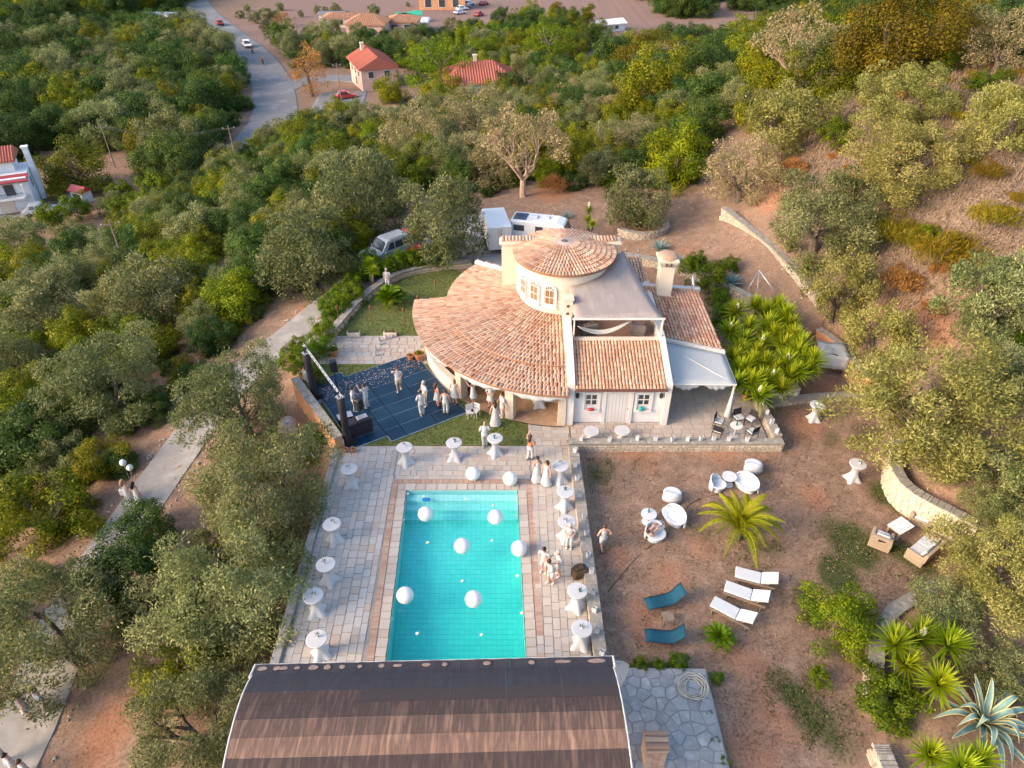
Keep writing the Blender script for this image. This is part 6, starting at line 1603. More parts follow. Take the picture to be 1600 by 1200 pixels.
PEOPLE = [
 ('man in loose white clothes standing behind the far black pillar by the ochre wall', G(483, 609), 2.6, dict(hair='hairb', arms=('down', 'bent'))),
 ('man in white with folded arms standing behind the speakers on the dance floor', G(555, 642, DF), -1.5, dict(hair='haird', arms=('bent', 'bent'))),
 ('person in white half hidden by the black speaker on the dance floor', G(574, 637, DF), 1.2, dict(hair='haird', arms=('bent', 'up'))),
 ('man in white shirt and tan shorts on the petals of the dance floor', G(624, 610, DF), 3.3, dict(bottom='shorts', botm='beige', hair='hairb', arms=('up', 'bent'), stride=.14)),
 ('tall man in white shirt standing behind a dark haired one on the dance floor', G(665, 634, DF), 2.2, dict(hair='hairg', arms=('bent', 'down'), hgt=1.8)),
 ('dark haired person all in white with back turned on the dance floor', G(660, 648, DF), .4, dict(hair='haird', arms=('down', 'bent'), stride=.08)),
 ('woman in coral top and short white skirt on the dance floor', G(684, 634, DF), -1.0, dict(top='crop', bottom='skirt', topm='pink', hair='hairb', long=True, woman=True, hgt=1.66)),
 ('woman in white sleeveless top and white trousers at the edge of the dance floor', G(697, 646, DF), -.1, dict(top='tank', hair='hairb', woman=True, arms=('down', 'down'))),
 ('fair haired woman in a loose white knee length dress by the veranda parapet', G(711, 630, DF), 2.9, dict(top=None, bottom='dress', hair='hairf', long=True, woman=True)),
 ('woman in a white dress lifting her arms under the left bay of the veranda', G(740, 630, .05), 1.2, dict(top=None, bottom='dress', hair='hairb', woman=True, arms=('bent', 'up'))),
 ('woman with long black hair in white facing out from the middle veranda bay', G(767, 636, .05), 3.1, dict(top='shirt', bottom='skirt', hair='haird', long=True, woman=True, arms=('bent', 'bent'))),
 ('woman in a long white dress seen from behind on the lawn before the veranda', G(774, 664), .2, dict(top=None, bottom='longdress', hair='haird', long=True, woman=True)),
 ('person in white shirt and trousers beside the veranda pillar with flowers', G(785, 651), 2.0, dict(hair='hairb', arms=('bent', 'down'), hgt=1.75)),
 ('bald man in cream shirt and trousers walking onto the lawn past a cocktail table', G(758, 697), .1, dict(bald=True, arms=('bent', 'bent'), stride=.10)),
 ('woman in coral top and narrow white trousers at the corner of the lawn', G(828, 718), -.6, dict(top='crop', topm='pink', hair='hairb', long=True, woman=True, arms=('bent', 'up'), stride=.08)),
 ('woman in a full white dress, left one of the pair on the paving', G(839, 751), .5, dict(top=None, bottom='longdress', hair='haird', woman=True, arms=('bent', 'bent'), hgt=1.68)),
 ('long haired woman in a slim dress, right one of the pair on paving', G(853, 757), 2.5, dict(top=None, bottom='longdress', hair='hairb', long=True, woman=True, hgt=1.64)),
 ('grey haired man in pale clothes leaning at the third table along the low wall', G(889, 856), 2.9, dict(hair='hairg', arms=('bent', 'bent'), lean=.1, botm='whitecl')),
 ('man in white tee shirt and shorts looking down at his hands by the pool', G(850, 893), 2.7, dict(bottom='shorts', hair='haird', arms=('bent', 'bent'), lean=.12)),
 ('man in white bending forward with dark shoes, nearest of the trio by the pool', G(861, 911), 2.2, dict(bottom='shorts', hair='hairb', arms=('bent', 'reach'), lean=.25, stride=.08)),
 ('person in white with an arm out, right one of the pool trio', G(873, 899), 1.9, dict(bottom='shorts', hair='hairg', arms=('reach', 'bent'), lean=.12)),
 ('woman in white top and shorts striding across the parched yard', G(941, 859, YZ), .2, dict(top='tank', bottom='shorts', hair='hairb', woman=True, arms=('hip', 'hip'), stride=.22)),
 ('fair haired woman in a long white dress carrying a bag on the driveway', None, -.6, dict(top=None, bottom='longdress', hair='hairf', long=True, woman=True, arms=('bent', 'down'), px=(206, 786))),
 ('dark haired woman in a slim white dress on the driveway', None, -.5, dict(top=None, bottom='longdress', hair='haird', long=True, woman=True, arms=('down', 'back'), px=(222, 790))),
 ('person with a red cap in white clothes at the bottom left corner', None, -.8, dict(hair='haird', px=(12, 1192))),
 ('person in a white tee shirt walking down the driveway at the bottom left', None, -.7, dict(hair='haird', px=(34, 1212), stride=.15)),
 ('third person of the group at the bottom left edge of the driveway', None, -.7, dict(hair='hairb', px=(56, 1222))),
 ('person in a white pointed skirt half hidden by the olive at the lower left', None, 2.4, dict(top='tank', bottom='dress', hair='hairb', woman=True, px=(48, 1120))),
 ('person in white under the right edge of the olive at the lower left', None, 2.6, dict(hair='haird', px=(76, 1112))),
 ('man in white standing against the curved garden wall behind the palm bush', G(607, 452), 3.0, dict(hair='hairg', arms=('bent', 'bent'))),
]
for lab, loc, face, kw in PEOPLE:
    if loc is None:
        q = PT(*kw.pop('px')); loc = (q[0], q[1], q[2] + .05)
    person(lab, loc, face, **kw)
lp = G(1022, 838, YZ)
person('woman in a white patterned dress lying back in the white lounge chair', (lp[0] + .1, lp[1] + .1, YZ - .28), -.75, top=None, bottom='dress', hair='hairb', woman=True, arms=('bent', 'bent'), sit=35, hgt=1.6)

# ------------------------------------------------------------------ cocktail tables
def make_table():
    t = thing('cocktail_table', 'table', 'table')
    mb = M(); mb.lathe([(.40, 1.08), (.42, 1.09), (.42, 1.12), (.40, 1.135), (.001, 1.135)], 32); mb.build('tabletop', MT['cloth'], t, smooth=False)
    mb = M(); g = []
    for (z, r, st) in ((1.09, .415, 0), (.98, .34, .0), (.8, .22, .0), (.62, .17, .02), (.45, .19, .12), (.28, .26, .3), (.12, .36, .48), (.0, .44, .62)):
        g.append([(lambda a, k: (k * math.cos(a), k * math.sin(a), z))(2 * PI * q / 40, r * (1 - st * .55 * (.5 - .5 * math.cos(2 * PI * q / 10)) + st * .25 * (.5 + .5 * math.cos(2 * PI * q / 10)) ** 3)) for q in range(41)])
    mb.sheet(list(reversed(g))); mb.build('stretch_cover', MT['cloth'], t, smooth=True)
    return t
def centrepiece(loc, i):
    t = thing('centrepiece', loc[1], 'vase', loc[0], random.uniform(0, 6), 'vases on the cocktail tables')
    mb = M(); mb.lathe([(.035, 0), (.045, .05), (.03, .12), (.035, .15)], 10); mb.build('vase', MT['greenbottle'] if i % 3 == 0 else MT['plastic'], t)
    mb = M()
    for k in range(7):
        a = k * 2.4; sword(mb, (0, 0, .12), (math.cos(a), math.sin(a), 1.0), .2, .02, .3, 3)
    mb.build('sprig', LEAF['shrubsprig'] if 'shrubsprig' in LEAF else LEAF['oakd'], t)
tab0 = make_table(); used = False
TABS = [((635, 727), 'white cocktail table at the far left end of the row on the lawn edge', 0), ((711, 720), 'white cocktail table in the middle of the row on the lawn edge', 0), ((774, 713), 'white cocktail table beside the bald man on the lawn edge', 0),
        ((550, 761), 'white cocktail table at the far left corner of the pool terrace', 0), ((524, 848), 'white cocktail table second from the far end on the left of the pool', 0), ((515, 911), 'white cocktail table in the middle of the left row by the pool', 0), ((496, 960), 'white cocktail table second from the canopy on the left of the pool', 0), ((502, 1027), 'white cocktail table half hidden by the canopy on the left of the pool', 0),
        ((875, 756), 'white cocktail table at the far end of the low wall beside the two women', 0), ((882, 797), 'white cocktail table with a rosy cover second along the low wall', 0), ((884, 844), 'white cocktail table the grey haired man leans on', 0), ((900, 952), 'white cocktail table second from the canopy along the low wall', 0), ((907, 1011), 'white cocktail table beside the canopy corner along the low wall', 0),
        ((1270, 660), 'white cocktail table alone near the ochre curved wall in the yard', YZ), ((1331, 753), 'white cocktail table in the yard beside the big golden tree', YZ), ((843, 637), 'white cocktail table under the right bay of the veranda', .04)]
for (u, v), lab, z in TABS:
    loc = G(u, v - 4, z); o = tab0 if not used else dup(tab0, loc, 0, lab); used = True
    o.location = loc; o.rotation_euler = (0, 0, random.uniform(0, 1.5)); o['label'] = lab; o['group'] = 'white cocktail tables'
    if z != .04: centrepiece(((loc[0] + random.uniform(-.1, .1), loc[1] + random.uniform(-.1, .1), loc[2] + 1.135), 'dark sprig vase on ' + ' '.join(lab.replace('white cocktail ', '', 1).split()[:12])), int(u))
for (u, v, lab) in ((923, 682, 'low round white table behind the wall under the left annex window'), (971, 681, 'low round white table behind the wall under the annex door')):
    t = thing('low_table', lab, 'table', G(u, v + 3, 0), 0, 'low tables by the annex'); mb = M(); mb.lathe([(.42, .5), (.43, .52), (.42, .56), (.001, .56)], 28); mb.build('tabletop', MT['cloth'], t); mb = M(); mb.lathe([(.25, 0), (.08, .1), (.07, .5)], 14); mb.build('pedestal', MT['white'], t)

# ------------------------------------------------------------------ balloons, floating lights
BAL = [((739, 740), 0, 'big white balloon on the paving left of the far balloon pair'), ((797, 748), 0, 'big white balloon on the paving by the far right corner of the pool'), ((665, 803), -.1, 'big white balloon floating below the pool steps on the left'), ((774, 808), -.1, 'big white balloon floating below the pool steps on the right'), ((722, 853), -.1, 'big white balloon floating alone in the middle of the pool'), ((811, 857), -.02, 'big white balloon over the right edge of the pool'), ((633, 930), -.1, 'big white balloon floating near the left edge of the pool by the canopy'), ((740, 936), -.1, 'big white balloon floating nearest to the canopy in the pool centre')]
for (u, v), z, lab in BAL:
    r = .375; p = G(u, v, z + r * .94); t = thing('balloon', lab, 'balloon', (p[0], p[1], z), 0, 'big white balloons'); mb = M(); mb.ball((0, 0, r * .94), r, 28, 18); mb.build('skin', MT['balloon'], t, smooth=True); mb = M(); mb.lathe([(.03, -.0), (.015, .02), (.03, .05)], 8, (r * .3, -r * .7, .08)); mb.build('knot', MT['balloon'], t)
for i, (u, v) in enumerate(((637, 772), (662, 776), (770, 790), (630, 813), (668, 848), (722, 908), (808, 900), (611, 967), (652, 990), (752, 992), (815, 958), (807, 806), (728, 780), (768, 845))):
    p = G(u, v, -.095); t = M(); t.lathe([(.03, 0), (.075, .01), (.06, .045), (.03, .03), (.001, .05)], 7, p); tag(t.build('floating_flower', MT['flowerw']), 'small white floating flower on the turquoise pool water', 'flower', 'floating flowers in the pool')
p = G(666, 781, -.095); t = M(); t.lathe([(.16, 0), (.17, .03), (.1, .05), (.001, .05)], 12, p, 1.3, .8); tag(t.build('skimmer_float', mat('blue_plastic', (.02, .2, .45), (.02, .17, .4), 3, .4)), 'small blue float in the water at the pool steps', 'float')
for i, (u, v) in enumerate(((215, 707), (219, 717))):
    q = PT(222, 782); p = (q[0] + .05 - .25 * (1 - i), q[1] + .1, q[2] + 2.75 - .35 * i); mb = M(); mb.ball((p[0], p[1], p[2]), .17, 16, 12, 1, 1, 1.12); mb.tube([(p[0], p[1], p[2] - .19), (q[0] - .2, q[1], q[2] + 1.1)], .004, 4)
    tag(mb.build('party_balloon', MT['balloon'], smooth=True), ['upper', 'lower'][i] + ' of the two white balloons on strings above the women on the driveway', 'balloon')
mb = M(); q = PT(198, 786); mb.bbox(q[0], q[1] + .1, q[2] + .75, .38, .16, .42, .03); mb.tube([(q[0] - .12, q[1] + .1, q[2] + .95), (q[0], q[1] + .1, q[2] + 1.2), (q[0] + .12, q[1] + .1, q[2] + .95)], .01, 5); tag(mb.build('shoulder_bag', MT['cloth']), 'white shoulder bag carried by the fair haired woman on the driveway', 'bag')

# ------------------------------------------------------------------ candle bags on the walls and along the walkway
cb = M(); g_ = []
for z, k in ((0, 1), (.2, 1.03), (.235, 1.0)):
    g_.append([(x * k, y * k, z) for x, y in ((-.075, -.05), (.075, -.05), (.075, .05), (-.075, .05), (-.075, -.05))])
cb.sheet(list(reversed(g_))); cb.add([(-.075, -.05, .003), (.075, -.05, .003), (.075, .05, .003), (-.075, .05, .003)], [(0, 1, 2, 3)]); cb.lathe([(.03, 0), (.03, .1), (.001, .1)], 8, (0, 0, .004))
CB = bpy.data.meshes.new('candle_bag'); CB.from_pydata([tuple(v) for v in cb.v], [], cb.f); CB.materials.append(MT['cloth']); CB.transform(Matrix.Scale(1.25, 4))
def bag(x, y, z, lab, grp):
    o = link('candle_bag', CB); o.location = (x, y, z); o.rotation_euler = (0, 0, random.uniform(-.6, .6)); tag(o, lab, 'candle bag', grp)
for k, yy in enumerate((28.0, 26.9, 25.9, 24.75, 23.3, 22.3, 21.0, 20.1, 19.0, 18.1, 17.1, 16.1)): bag(3.31 + (28.5 - yy) * .019 + random.uniform(-.06, .06), yy, .365, 'white paper candle bag on the long wall between pool and yard', 'candle bags on the long pool wall')
for u in (908, 952, 996, 1024, 1050, 1074, 1095, 1115, 1138, 1166): p = G(u, 688, .34); bag(p[0], 28.93 + random.uniform(-.06, .06), .345, 'white paper candle bag on the wall in front of the annex', 'candle bags on the annex wall')
for yy in (29.4, 30.2, 31.0, 31.9): bag(14.47 - (yy - 29.2) * .04, yy, .505, 'white paper candle bag on the short wall at the right end of the patio', 'candle bags on the short patio wall')
for (u, v) in ((1196, 624), (1220, 622), (1243, 618)): p = G(u, v, .0); bag(p[0], p[1], .005, 'white paper candle bag on the yard kerb wall beside the steps', 'candle bags on the yard kerb')
for (u, v) in ((588, 556), (588, 548), (592, 539), (593, 533), (604, 530), (611, 528)): p = G(u, v, 0); bag(p[0], p[1], .0, 'white paper candle bag in the curved line across the walkway', 'candle bags on the walkway')

# ------------------------------------------------------------------ dance floor and sound gear
u_ = Vector((math.cos(R(32)), math.sin(R(32)))); v_ = Vector((-u_.y, u_.x)); O = Vector((-6.62, 29.22))
dfl = thing('dance_floor', 'dark blue panelled dance floor with pale trim set across the lawn', 'dance floor', (O.x, O.y, 0))
PAN = mat('dance_panel', (.006, .030, .058), (.011, .041, .075), .7, .42, .02, spec=.3, objrand=.18); TRIM = mat('floor_trim', (.30, .36, .42), (.24, .29, .34), 4, .4)
cols = [(-1.95, -1.0, .55), (-1.0, 0, .55), (0, .95, 0), (.95, 2.85, 0), (2.85, 4.75, .0)]
for (a, b, off) in cols:
    for r_ in range(7):
        v0, v1 = r_ * 1.0 + off, r_ * 1.0 + 1.0 + off
        if a < -.9 and r_ > 6: continue
        c = O + u_ * ((a + b) / 2) + v_ * ((v0 + v1) / 2)
        if (c - HC).length < 9.55: continue
        mb = M(); mb.box(c.x, c.y, DF / 2 - .005, b - a - .03, v1 - v0 - .03, DF - .01, R(32)); mb.build('floor_panel', PAN, dfl, world=True)
mb = M(); c = O + u_ * 1.4 + v_ * 3.3
for (a, b, off) in cols:
    rows_ = [r_ for r_ in range(7) if (O + u_ * ((a + b) / 2) + v_ * (r_ + .5 + off) - HC).length >= 9.55]
    v0, v1 = off, max(rows_) + 1 + off; c = O + u_ * ((a + b) / 2) + v_ * ((v0 + v1) / 2); mb.box(c.x, c.y, .026, b - a + .04, v1 - v0 + .04, .05, R(32))
mb.build('trim', TRIM, dfl, world=True)
pm = M()
for k in range(520):
    a, b = random.gauss(5.9, .55), random.uniform(-1.9, 4.6); c = O + u_ * b + v_ * a
    if (c - HC).length < 9.3: continue
    pm.val = random.random(); s_ = random.uniform(.022, .042); r0 = random.uniform(0, 6); pm.add([(c.x + s_ * math.cos(r0 + q * PI / 2), c.y + s_ * .7 * math.sin(r0 + q * PI / 2), DF + .004 + .008 * (q % 2)) for q in range(4)], [(0, 1, 2, 3)])
pm.build('petals', MT['petal'], kind='stuff')
def pillar(label, base):
    t = thing('light_totem', label, 'pillar', base); mb = M(); mb.box(0, 0, .02, .8, .8, .04); mb.build('base_plate', MT['steel'], t)
    mb = M(); mb.lathe([(.24, .04), (.22, .5), (.2, 1.4), (.2, 2.6), (.21, 3.3)], 12); mb.build('black_cover', MT['black'], t, smooth=True)
    mb = M(); mb.lathe([(.25, 3.31), (.25, 3.36), (.001, 3.36)], 4); mb.build('top_plate', MT['steel'], t)
    mb = M(); mb.box(.02, .05, 3.52, .2, .2, .28); mb.box(.3, .1, .2, .3, .25, .3); mb.build('spotlight', MT['blackm'], t); return t
tA, tB = G(545, 695), G(493, 624)
pillar('near black covered lighting pillar beside the ochre wall end', tA); pillar('far black covered lighting pillar among the leaves by the ochre wall', tB)
a, b = Vector((tB[0] - .2, tB[1] + .5, 3.55)), Vector((tA[0] + .2, tA[1] - .3, 3.55)); tr_ = thing('lighting_truss', 'white lattice truss beam laid across the two black pillars', 'truss', tuple((a + b) / 2)); mb = M(); d = (b - a); sd = d.cross(Vector((0, 0, 1))).normalized() * .055
ch_ = [sd + Vector((0, 0, 0)), -sd, Vector((0, 0, .10))]
for o_ in ch_: mb.tube([a + o_, b + o_], .013, 6)
for k in range(14):
    for i in range(3): mb.tube([a + d * (k / 14) + ch_[i], a + d * ((k + 1) / 14) + ch_[(i + 1) % 3]], .008, 4)
mb.build('lattice', MT['steel'], tr_, world=True)
def speaker(label, loc, rz, hgt=1.7):
    t = thing('loudspeaker', label, 'loudspeaker', loc, rz); mb = M(); mb.bbox(0, 0, hgt, .42, .4, .72, .04); mb.build('cabinet', MT['blackm'], t); mb = M(); mb.lathe([(.15, .0), (.13, .03), (.001, .01)], 16); o = mb.build('cone', MT['black'], t); o.location = (0, -.2, hgt - .1); o.rotation_euler = (PI / 2, 0, 0)
    mb = M(); mb.tube([(0, 0, .3), (0, 0, hgt - .35)], .03, 6)
    for k in range(3): mb.tube([(0, 0, .7), (.45 * math.cos(k * 2.1), .45 * math.sin(k * 2.1), .02)], .02, 5)
    mb.build('tripod', MT['blackm'], t)
q = G(566, 668, DF); speaker('black loudspeaker on a tripod at the left edge of the dance floor', q, -.5)
q = G(528, 612, 0); speaker('black loudspeaker on a tripod on the grass behind the truss', q, .4, 1.9)
q = G(562, 672, DF); t = thing('control_desk', 'black folding control desk with mixer at the corner of the dance floor', 'desk', (q[0] + .1, q[1] - .2, DF), R(32)); mb = M(); mb.bbox(0, 0, .95, 1.3, .6, .08, .02); mb.build('desk_top', MT['blackm'], t); mb = M(); mb.box(0, -.29, .48, 1.28, .02, .9); mb.build('front_cloth', MT['black'], t); mb = M(); mb.bbox(.2, .02, 1.03, .6, .35, .08, .02); mb.build('mixer', MT['steel'], t)
for sx_ in (-.6, .6):
    mb = M(); mb.tube([(sx_, .2, 0), (sx_, .2, .95)], .02, 5); mb.build('leg', MT['blackm'], t)
q = G(541, 662, 0); t = thing('flight_case', 'black flight case beside the near lighting pillar', 'case', (q[0], q[1], 0), .5); mb = M(); mb.bbox(0, 0, .3, .8, .5, .6, .03); mb.build('case_body', MT['blackm'], t); mb = M(); mb.box(0, 0, .605, .82, .52, .02); mb.build('lid_edge', MT['steel'], t)
# ------------------------------------------------------------------ pots, planters, torches, tank
def potp(label, loc, r, leafm, n=40, hh=.4, flower=None):
    t = thing('plant_pot', label, 'plant pot', loc); mb = M(); mb.lathe([(r * .65, 0), (r * .95, r * 1.3), (r * 1.05, r * 1.32), (r * 1.05, r * 1.5), (r * .9, r * 1.5), (r * .85, r * 1.35), (.001, r * 1.35)], 16); mb.build('pot', MT['pot'], t)
    mb = M(); rosette(mb, (0, 0, r * 1.4), hh, n, .03, .4, random.Random(n)); mb.build('foliage', LEAF[leafm], t)
potp('large terracotta pot at the left end of the veranda roof', G(656, 562), .34, 'fern'); potp('second terracotta pot left of the large one on the walkway edge', G(642, 562), .24, 'hedge', 20, .2)
potp('terracotta pot with a small palm on the walkway by the hedge', G(522, 556), .32, 'fern', 40, .5); potp('terracotta pot half hidden by the hedge at the walkway', G(503, 552), .28, 'hedge', 30, .35)
potp('small terracotta pot left of the near lighting pillar base', G(540, 706), .15, 'hedge', 20, .12); potp('small terracotta pot right of the near lighting pillar base', G(552, 706), .15, 'fern', 20, .12)
potp('terracotta pot with red flowers beside the steps under the yucca clump', G(1163, 622), .24, 'hedge', 40, .3); potp('terracotta pot by the veranda pillar with purple flowers', G(790, 640, .05), .18, 'hedge', 30, .25)
for (u, lab) in ((553, 'left white planter trough at the edge of the garden lawn'), (610, 'right white planter trough at the edge of the garden lawn')):
    p = G(u, 525); t = thing('planter_trough', lab, 'planter', (p[0], p[1], 0)); mb = M(); mb.bbox(0, 0, .17, .85, .32, .34, .02); mb.build('trough', MT['cream'], t); mb = M(); mb.box(0, 0, .345, .75, .24, .02); mb.build('soil', MT['earth'], t)
    mb = M()
    for k in range(9): sword(mb, (-.3 + k * .08, 0, .35), (random.uniform(-.4, .4), random.uniform(-.4, .4), 1), .25, .02, .3, 3)
    mb.build('seedlings', LEAF['fern'], t, kind='stuff')
for (u, v, lab) in ((582, 508, 'near left'), (633, 512, 'near right'), (655, 492, 'middle right'), (682, 468, 'far'), (531, 508, 'leftmost')):
    p = G(u, v); t = thing('garden_torch', lab + ' rusty iron torch stake on the garden lawn', 'torch', (p[0], p[1], 0), 0, 'torch stakes on the garden lawn'); mb = M(); mb.tube([(0, 0, 0), (0, 0, 1.25)], .022, 6); mb.build('stake', MT['copper'], t); mb = M(); mb.lathe([(.03, 1.25), (.07, 1.3), (.08, 1.5), (.05, 1.55), (.001, 1.6)], 8); mb.build('burner', MT['copper'], t)
q = G(450, 672, -.6); t = thing('gas_tank', 'weathered beige cylinder tank lying behind the ochre wall', 'tank', (q[0], q[1], -1.35), R(105)); mb = M()
prof = [(.001, -.85), (.3, -.82), (.48, -.7), (.55, -.55), (.55, .55), (.48, .7), (.3, .82), (.001, .85)]
mb.lathe(prof, 24); o = mb.build('shell', mat('tank_paint', (.55, .47, .40), (.46, .36, .29), 1.5, .6, .1, c3=(.40, .26, .19)), t, smooth=True); o.rotation_euler = (0, PI / 2, 0); o.location = (0, 0, .75)
mb = M(); mb.lathe([(.14, 1.28), (.14, 1.36), (.001, 1.38)], 12); mb.build('valve', MT['steel'], t)
for x in (-.45, .45):
    mb = M(); mb.box(x, 0, .1, .16, .8, .3); mb.build('cradle', MT['concrete'], t)
mb = M(); mb.tube([(q[0] + .7, q[1], -.6), (q[0] + 1.0, q[1] - .8, -.7), (q[0] + 1.9, q[1] - 2.0, -.9)], .03, 6); tag(mb.build('water_pipe', MT['steel']), 'grey pipe running from the beige tank along the ochre wall', 'pipe')

# ------------------------------------------------------------------ yard furniture
def white_lounger(label, a, b):
    """a: head end centre, b: foot end centre (plan)"""
    a, b = Vector(a), Vector(b); d = a - b; L = d.length; t = thing('sun_lounger', label, 'sun lounger', (b.x, b.y, YZ), math.atan2(d.y, d.x), 'white sun loungers')
    mb = M(); mb.bbox(L * .31, 0, .40, L * .62, .62, .09, .03); mb.build('seat_pad', MT['cushion'], t)
    mb = M(); g = [[(L * .625 + k * L * .37 / 4, y, .40 + .30 * (k / 4) ** .9 + .045) for k in range(5)] for y in (-.31, 0, .31)]; mb.sheet(g); o = mb.build('back_pad', MT['cushion'], t); o.modifiers.new('t', 'SOLIDIFY').thickness = .08
    mb = M()
    for y in (-.33, .33): mb.box(L * .48, y, .31, L * .98, .05, .08)
    for k in range(9): mb.box(.1 + k * L * .068, 0, .33, .06, .62, .025)
    mb.build('frame', MT['wood'], t)
    for x in (.15, L * .88):
        for y in (-.33, .33):
            mb = M(); mb.box(x, y, .15, .06, .05, .3); mb.build('leg', MT['wood'], t)
    for y in (-.28, .28):
        mb = M(); mb.tube([(L * .75, y, .32), (L * .9, y, .66)], .018, 5); mb.build('back_prop', MT['wood'], t)
def yp(u, v, z=YZ + .4): return P2(u, v, z)
white_lounger('white sun lounger farthest from the canopy of the three', yp(1214, 910), yp(1149, 893))
white_lounger('white sun lounger in the middle of the row of three', yp(1200, 939), yp(1133, 915))
white_lounger('white sun lounger nearest to the low cycad', yp(1178, 973), yp(1113, 939))
def blue_lounger(label, a, b):
    a, b = Vector(a), Vector(b); d = a - b; L = d.length; t = thing('sun_lounger', label, 'sun lounger', (b.x, b.y, YZ), math.atan2(d.y, d.x), 'blue sun loungers')
    prof = [(0, .36), (.3, .40), (.6, .37), (.95, .34), (1.2, .38), (1.4, .52), (1.62, .78), (1.75, .92)]; s_ = L / 1.75 if L < 1.6 else 1
    mb = M(); mb.sheet([[(x * L / 1.75, y, z - .02 * (1 - (y / .3) ** 2)) for x, z in prof] for y in (-.3, -.15, 0, .15, .3)]); o = mb.build('sling', MT['teal'], t, smooth=True); o.modifiers.new('t', 'SOLIDIFY').thickness = .02
    mb = M()
    for y in (-.31, .31): mb.tube([(x * L / 1.75, y, z) for x, z in prof], .016, 6)
    mb.build('frame', MT['blackm'], t)
    for y in (-.31, .31):
        for (x0, x1) in ((.35, .2), (1.15, 1.5)):
            mb = M(); mb.tube([(x0 * L / 1.75, y, .37), (x1 * L / 1.75, y, .0)], .014, 5); mb.build('leg', MT['blackm'], t)
blue_lounger('dark teal folding lounger beyond the little wooden table', yp(1066, 930), yp(1010, 944)); blue_lounger('dark teal folding lounger nearest the canopy', yp(1068, 996), yp(1008, 992))
q = G(1042, 972, YZ); t = thing('side_table', 'small slatted wooden table between the two teal loungers', 'table', q, .1)
for k in range(6):
    mb = M(); mb.box(-.2 + k * .08, 0, .43, .07, .46, .025); mb.build('slat', MT['wood'], t)
for x in (-.2, .2):
    for y in (-.19, .19):
        mb = M(); mb.box(x, y, .21, .05, .05, .42); mb.build('leg', MT['wood'], t)
# sculpted white plastic lounge furniture
def tub_chair(label, loc, rz, w=.8, dp=.8, back=.85, seat=.38):
    t = thing('lounge_chair', label, 'lounge chair', loc, rz, 'white plastic lounge furniture')
    mb = M(); mb.lathe([(.30 * w, seat - .12), (.49 * w, seat + .02), (.51 * w, seat + .07), (.46 * w, seat + .08), (.2 * w, seat), (.001, seat - .02)], 28, (0, -.03 * dp, 0), 1, dp / w); mb.build('seat_shell', MT['plastic'], t, smooth=True)
    mb = M(); mb.lathe([(.36 * w, 0), (.40 * w, .06), (.30 * w, .2), (.36 * w, seat - .02), (.30 * w, seat)], 20, (0, 0, 0), 1, dp / w * .85); mb.build('plinth', MT['plastic'], t, smooth=True)
    mb = M(); bk = [[(math.sin(a) * w * .5 * (1 - .1 * z_), .12 * dp + math.cos(a) * dp * .36, seat * .3 + z_ * (back - seat * .3) * (.62 + .38 * math.cos(a))) for a in np.linspace(-1.7, 1.7, 13)] for z_ in (0, .33, .66, 1)]
    mb.sheet(bk); o = mb.build('back_shell', MT['plastic'], t, smooth=True); md = o.modifiers.new('t', 'SOLIDIFY'); md.thickness = .05
    return t
def pod_table(label, loc):
    t = thing('pod_table', label, 'table', loc, 0, 'white plastic lounge furniture'); mb = M(); mb.lathe([(.3, 0), (.26, .06), (.16, .2), (.24, .42), (.38, .52), (.38, .56), (.001, .57)], 28); mb.build('moulded_body', MT['plastic'], t, smooth=False)
def bottle(loc, label, m='greenbottle'):
    mb = M(); mb.lathe([(.045, 0), (.045, .2), (.016, .27), (.018, .33), (.001, .33)], 10, loc); tag(mb.build('bottle', MT[m]), label, 'bottle')
q = G(1012, 815, YZ); pod_table('round white pod table beside the reclining woman', q); bottle((q[0], q[1] + .1, YZ + .57), 'green bottle on the pod table beside the reclining woman')
tub_chair('white plastic lounge chair at the far end of the left set', G(1049, 780, YZ), R(170), .9, .85)
tub_chair('long white plastic lounge seat in the middle of the left set', G(1051, 815, YZ), R(-60), 1.35, .9, .75)
tub_chair('white plastic lounge chair the woman lies in', G(1023, 842, YZ), R(20), .95, .9)
q = G(1137, 756, YZ); pod_table('round white pod table behind the date palm', q)
tub_chair('white plastic lounge chair at the far end of the set behind the palm', G(1175, 735, YZ), R(170), .9, .85)
tub_chair('long white plastic lounge seat of the set behind the palm', G(1163, 763, YZ), R(-50), 1.4, .9, .75)
tub_chair('white plastic lounge chair left of the pod table behind the palm', G(1120, 765, YZ), R(50), .8, .8)
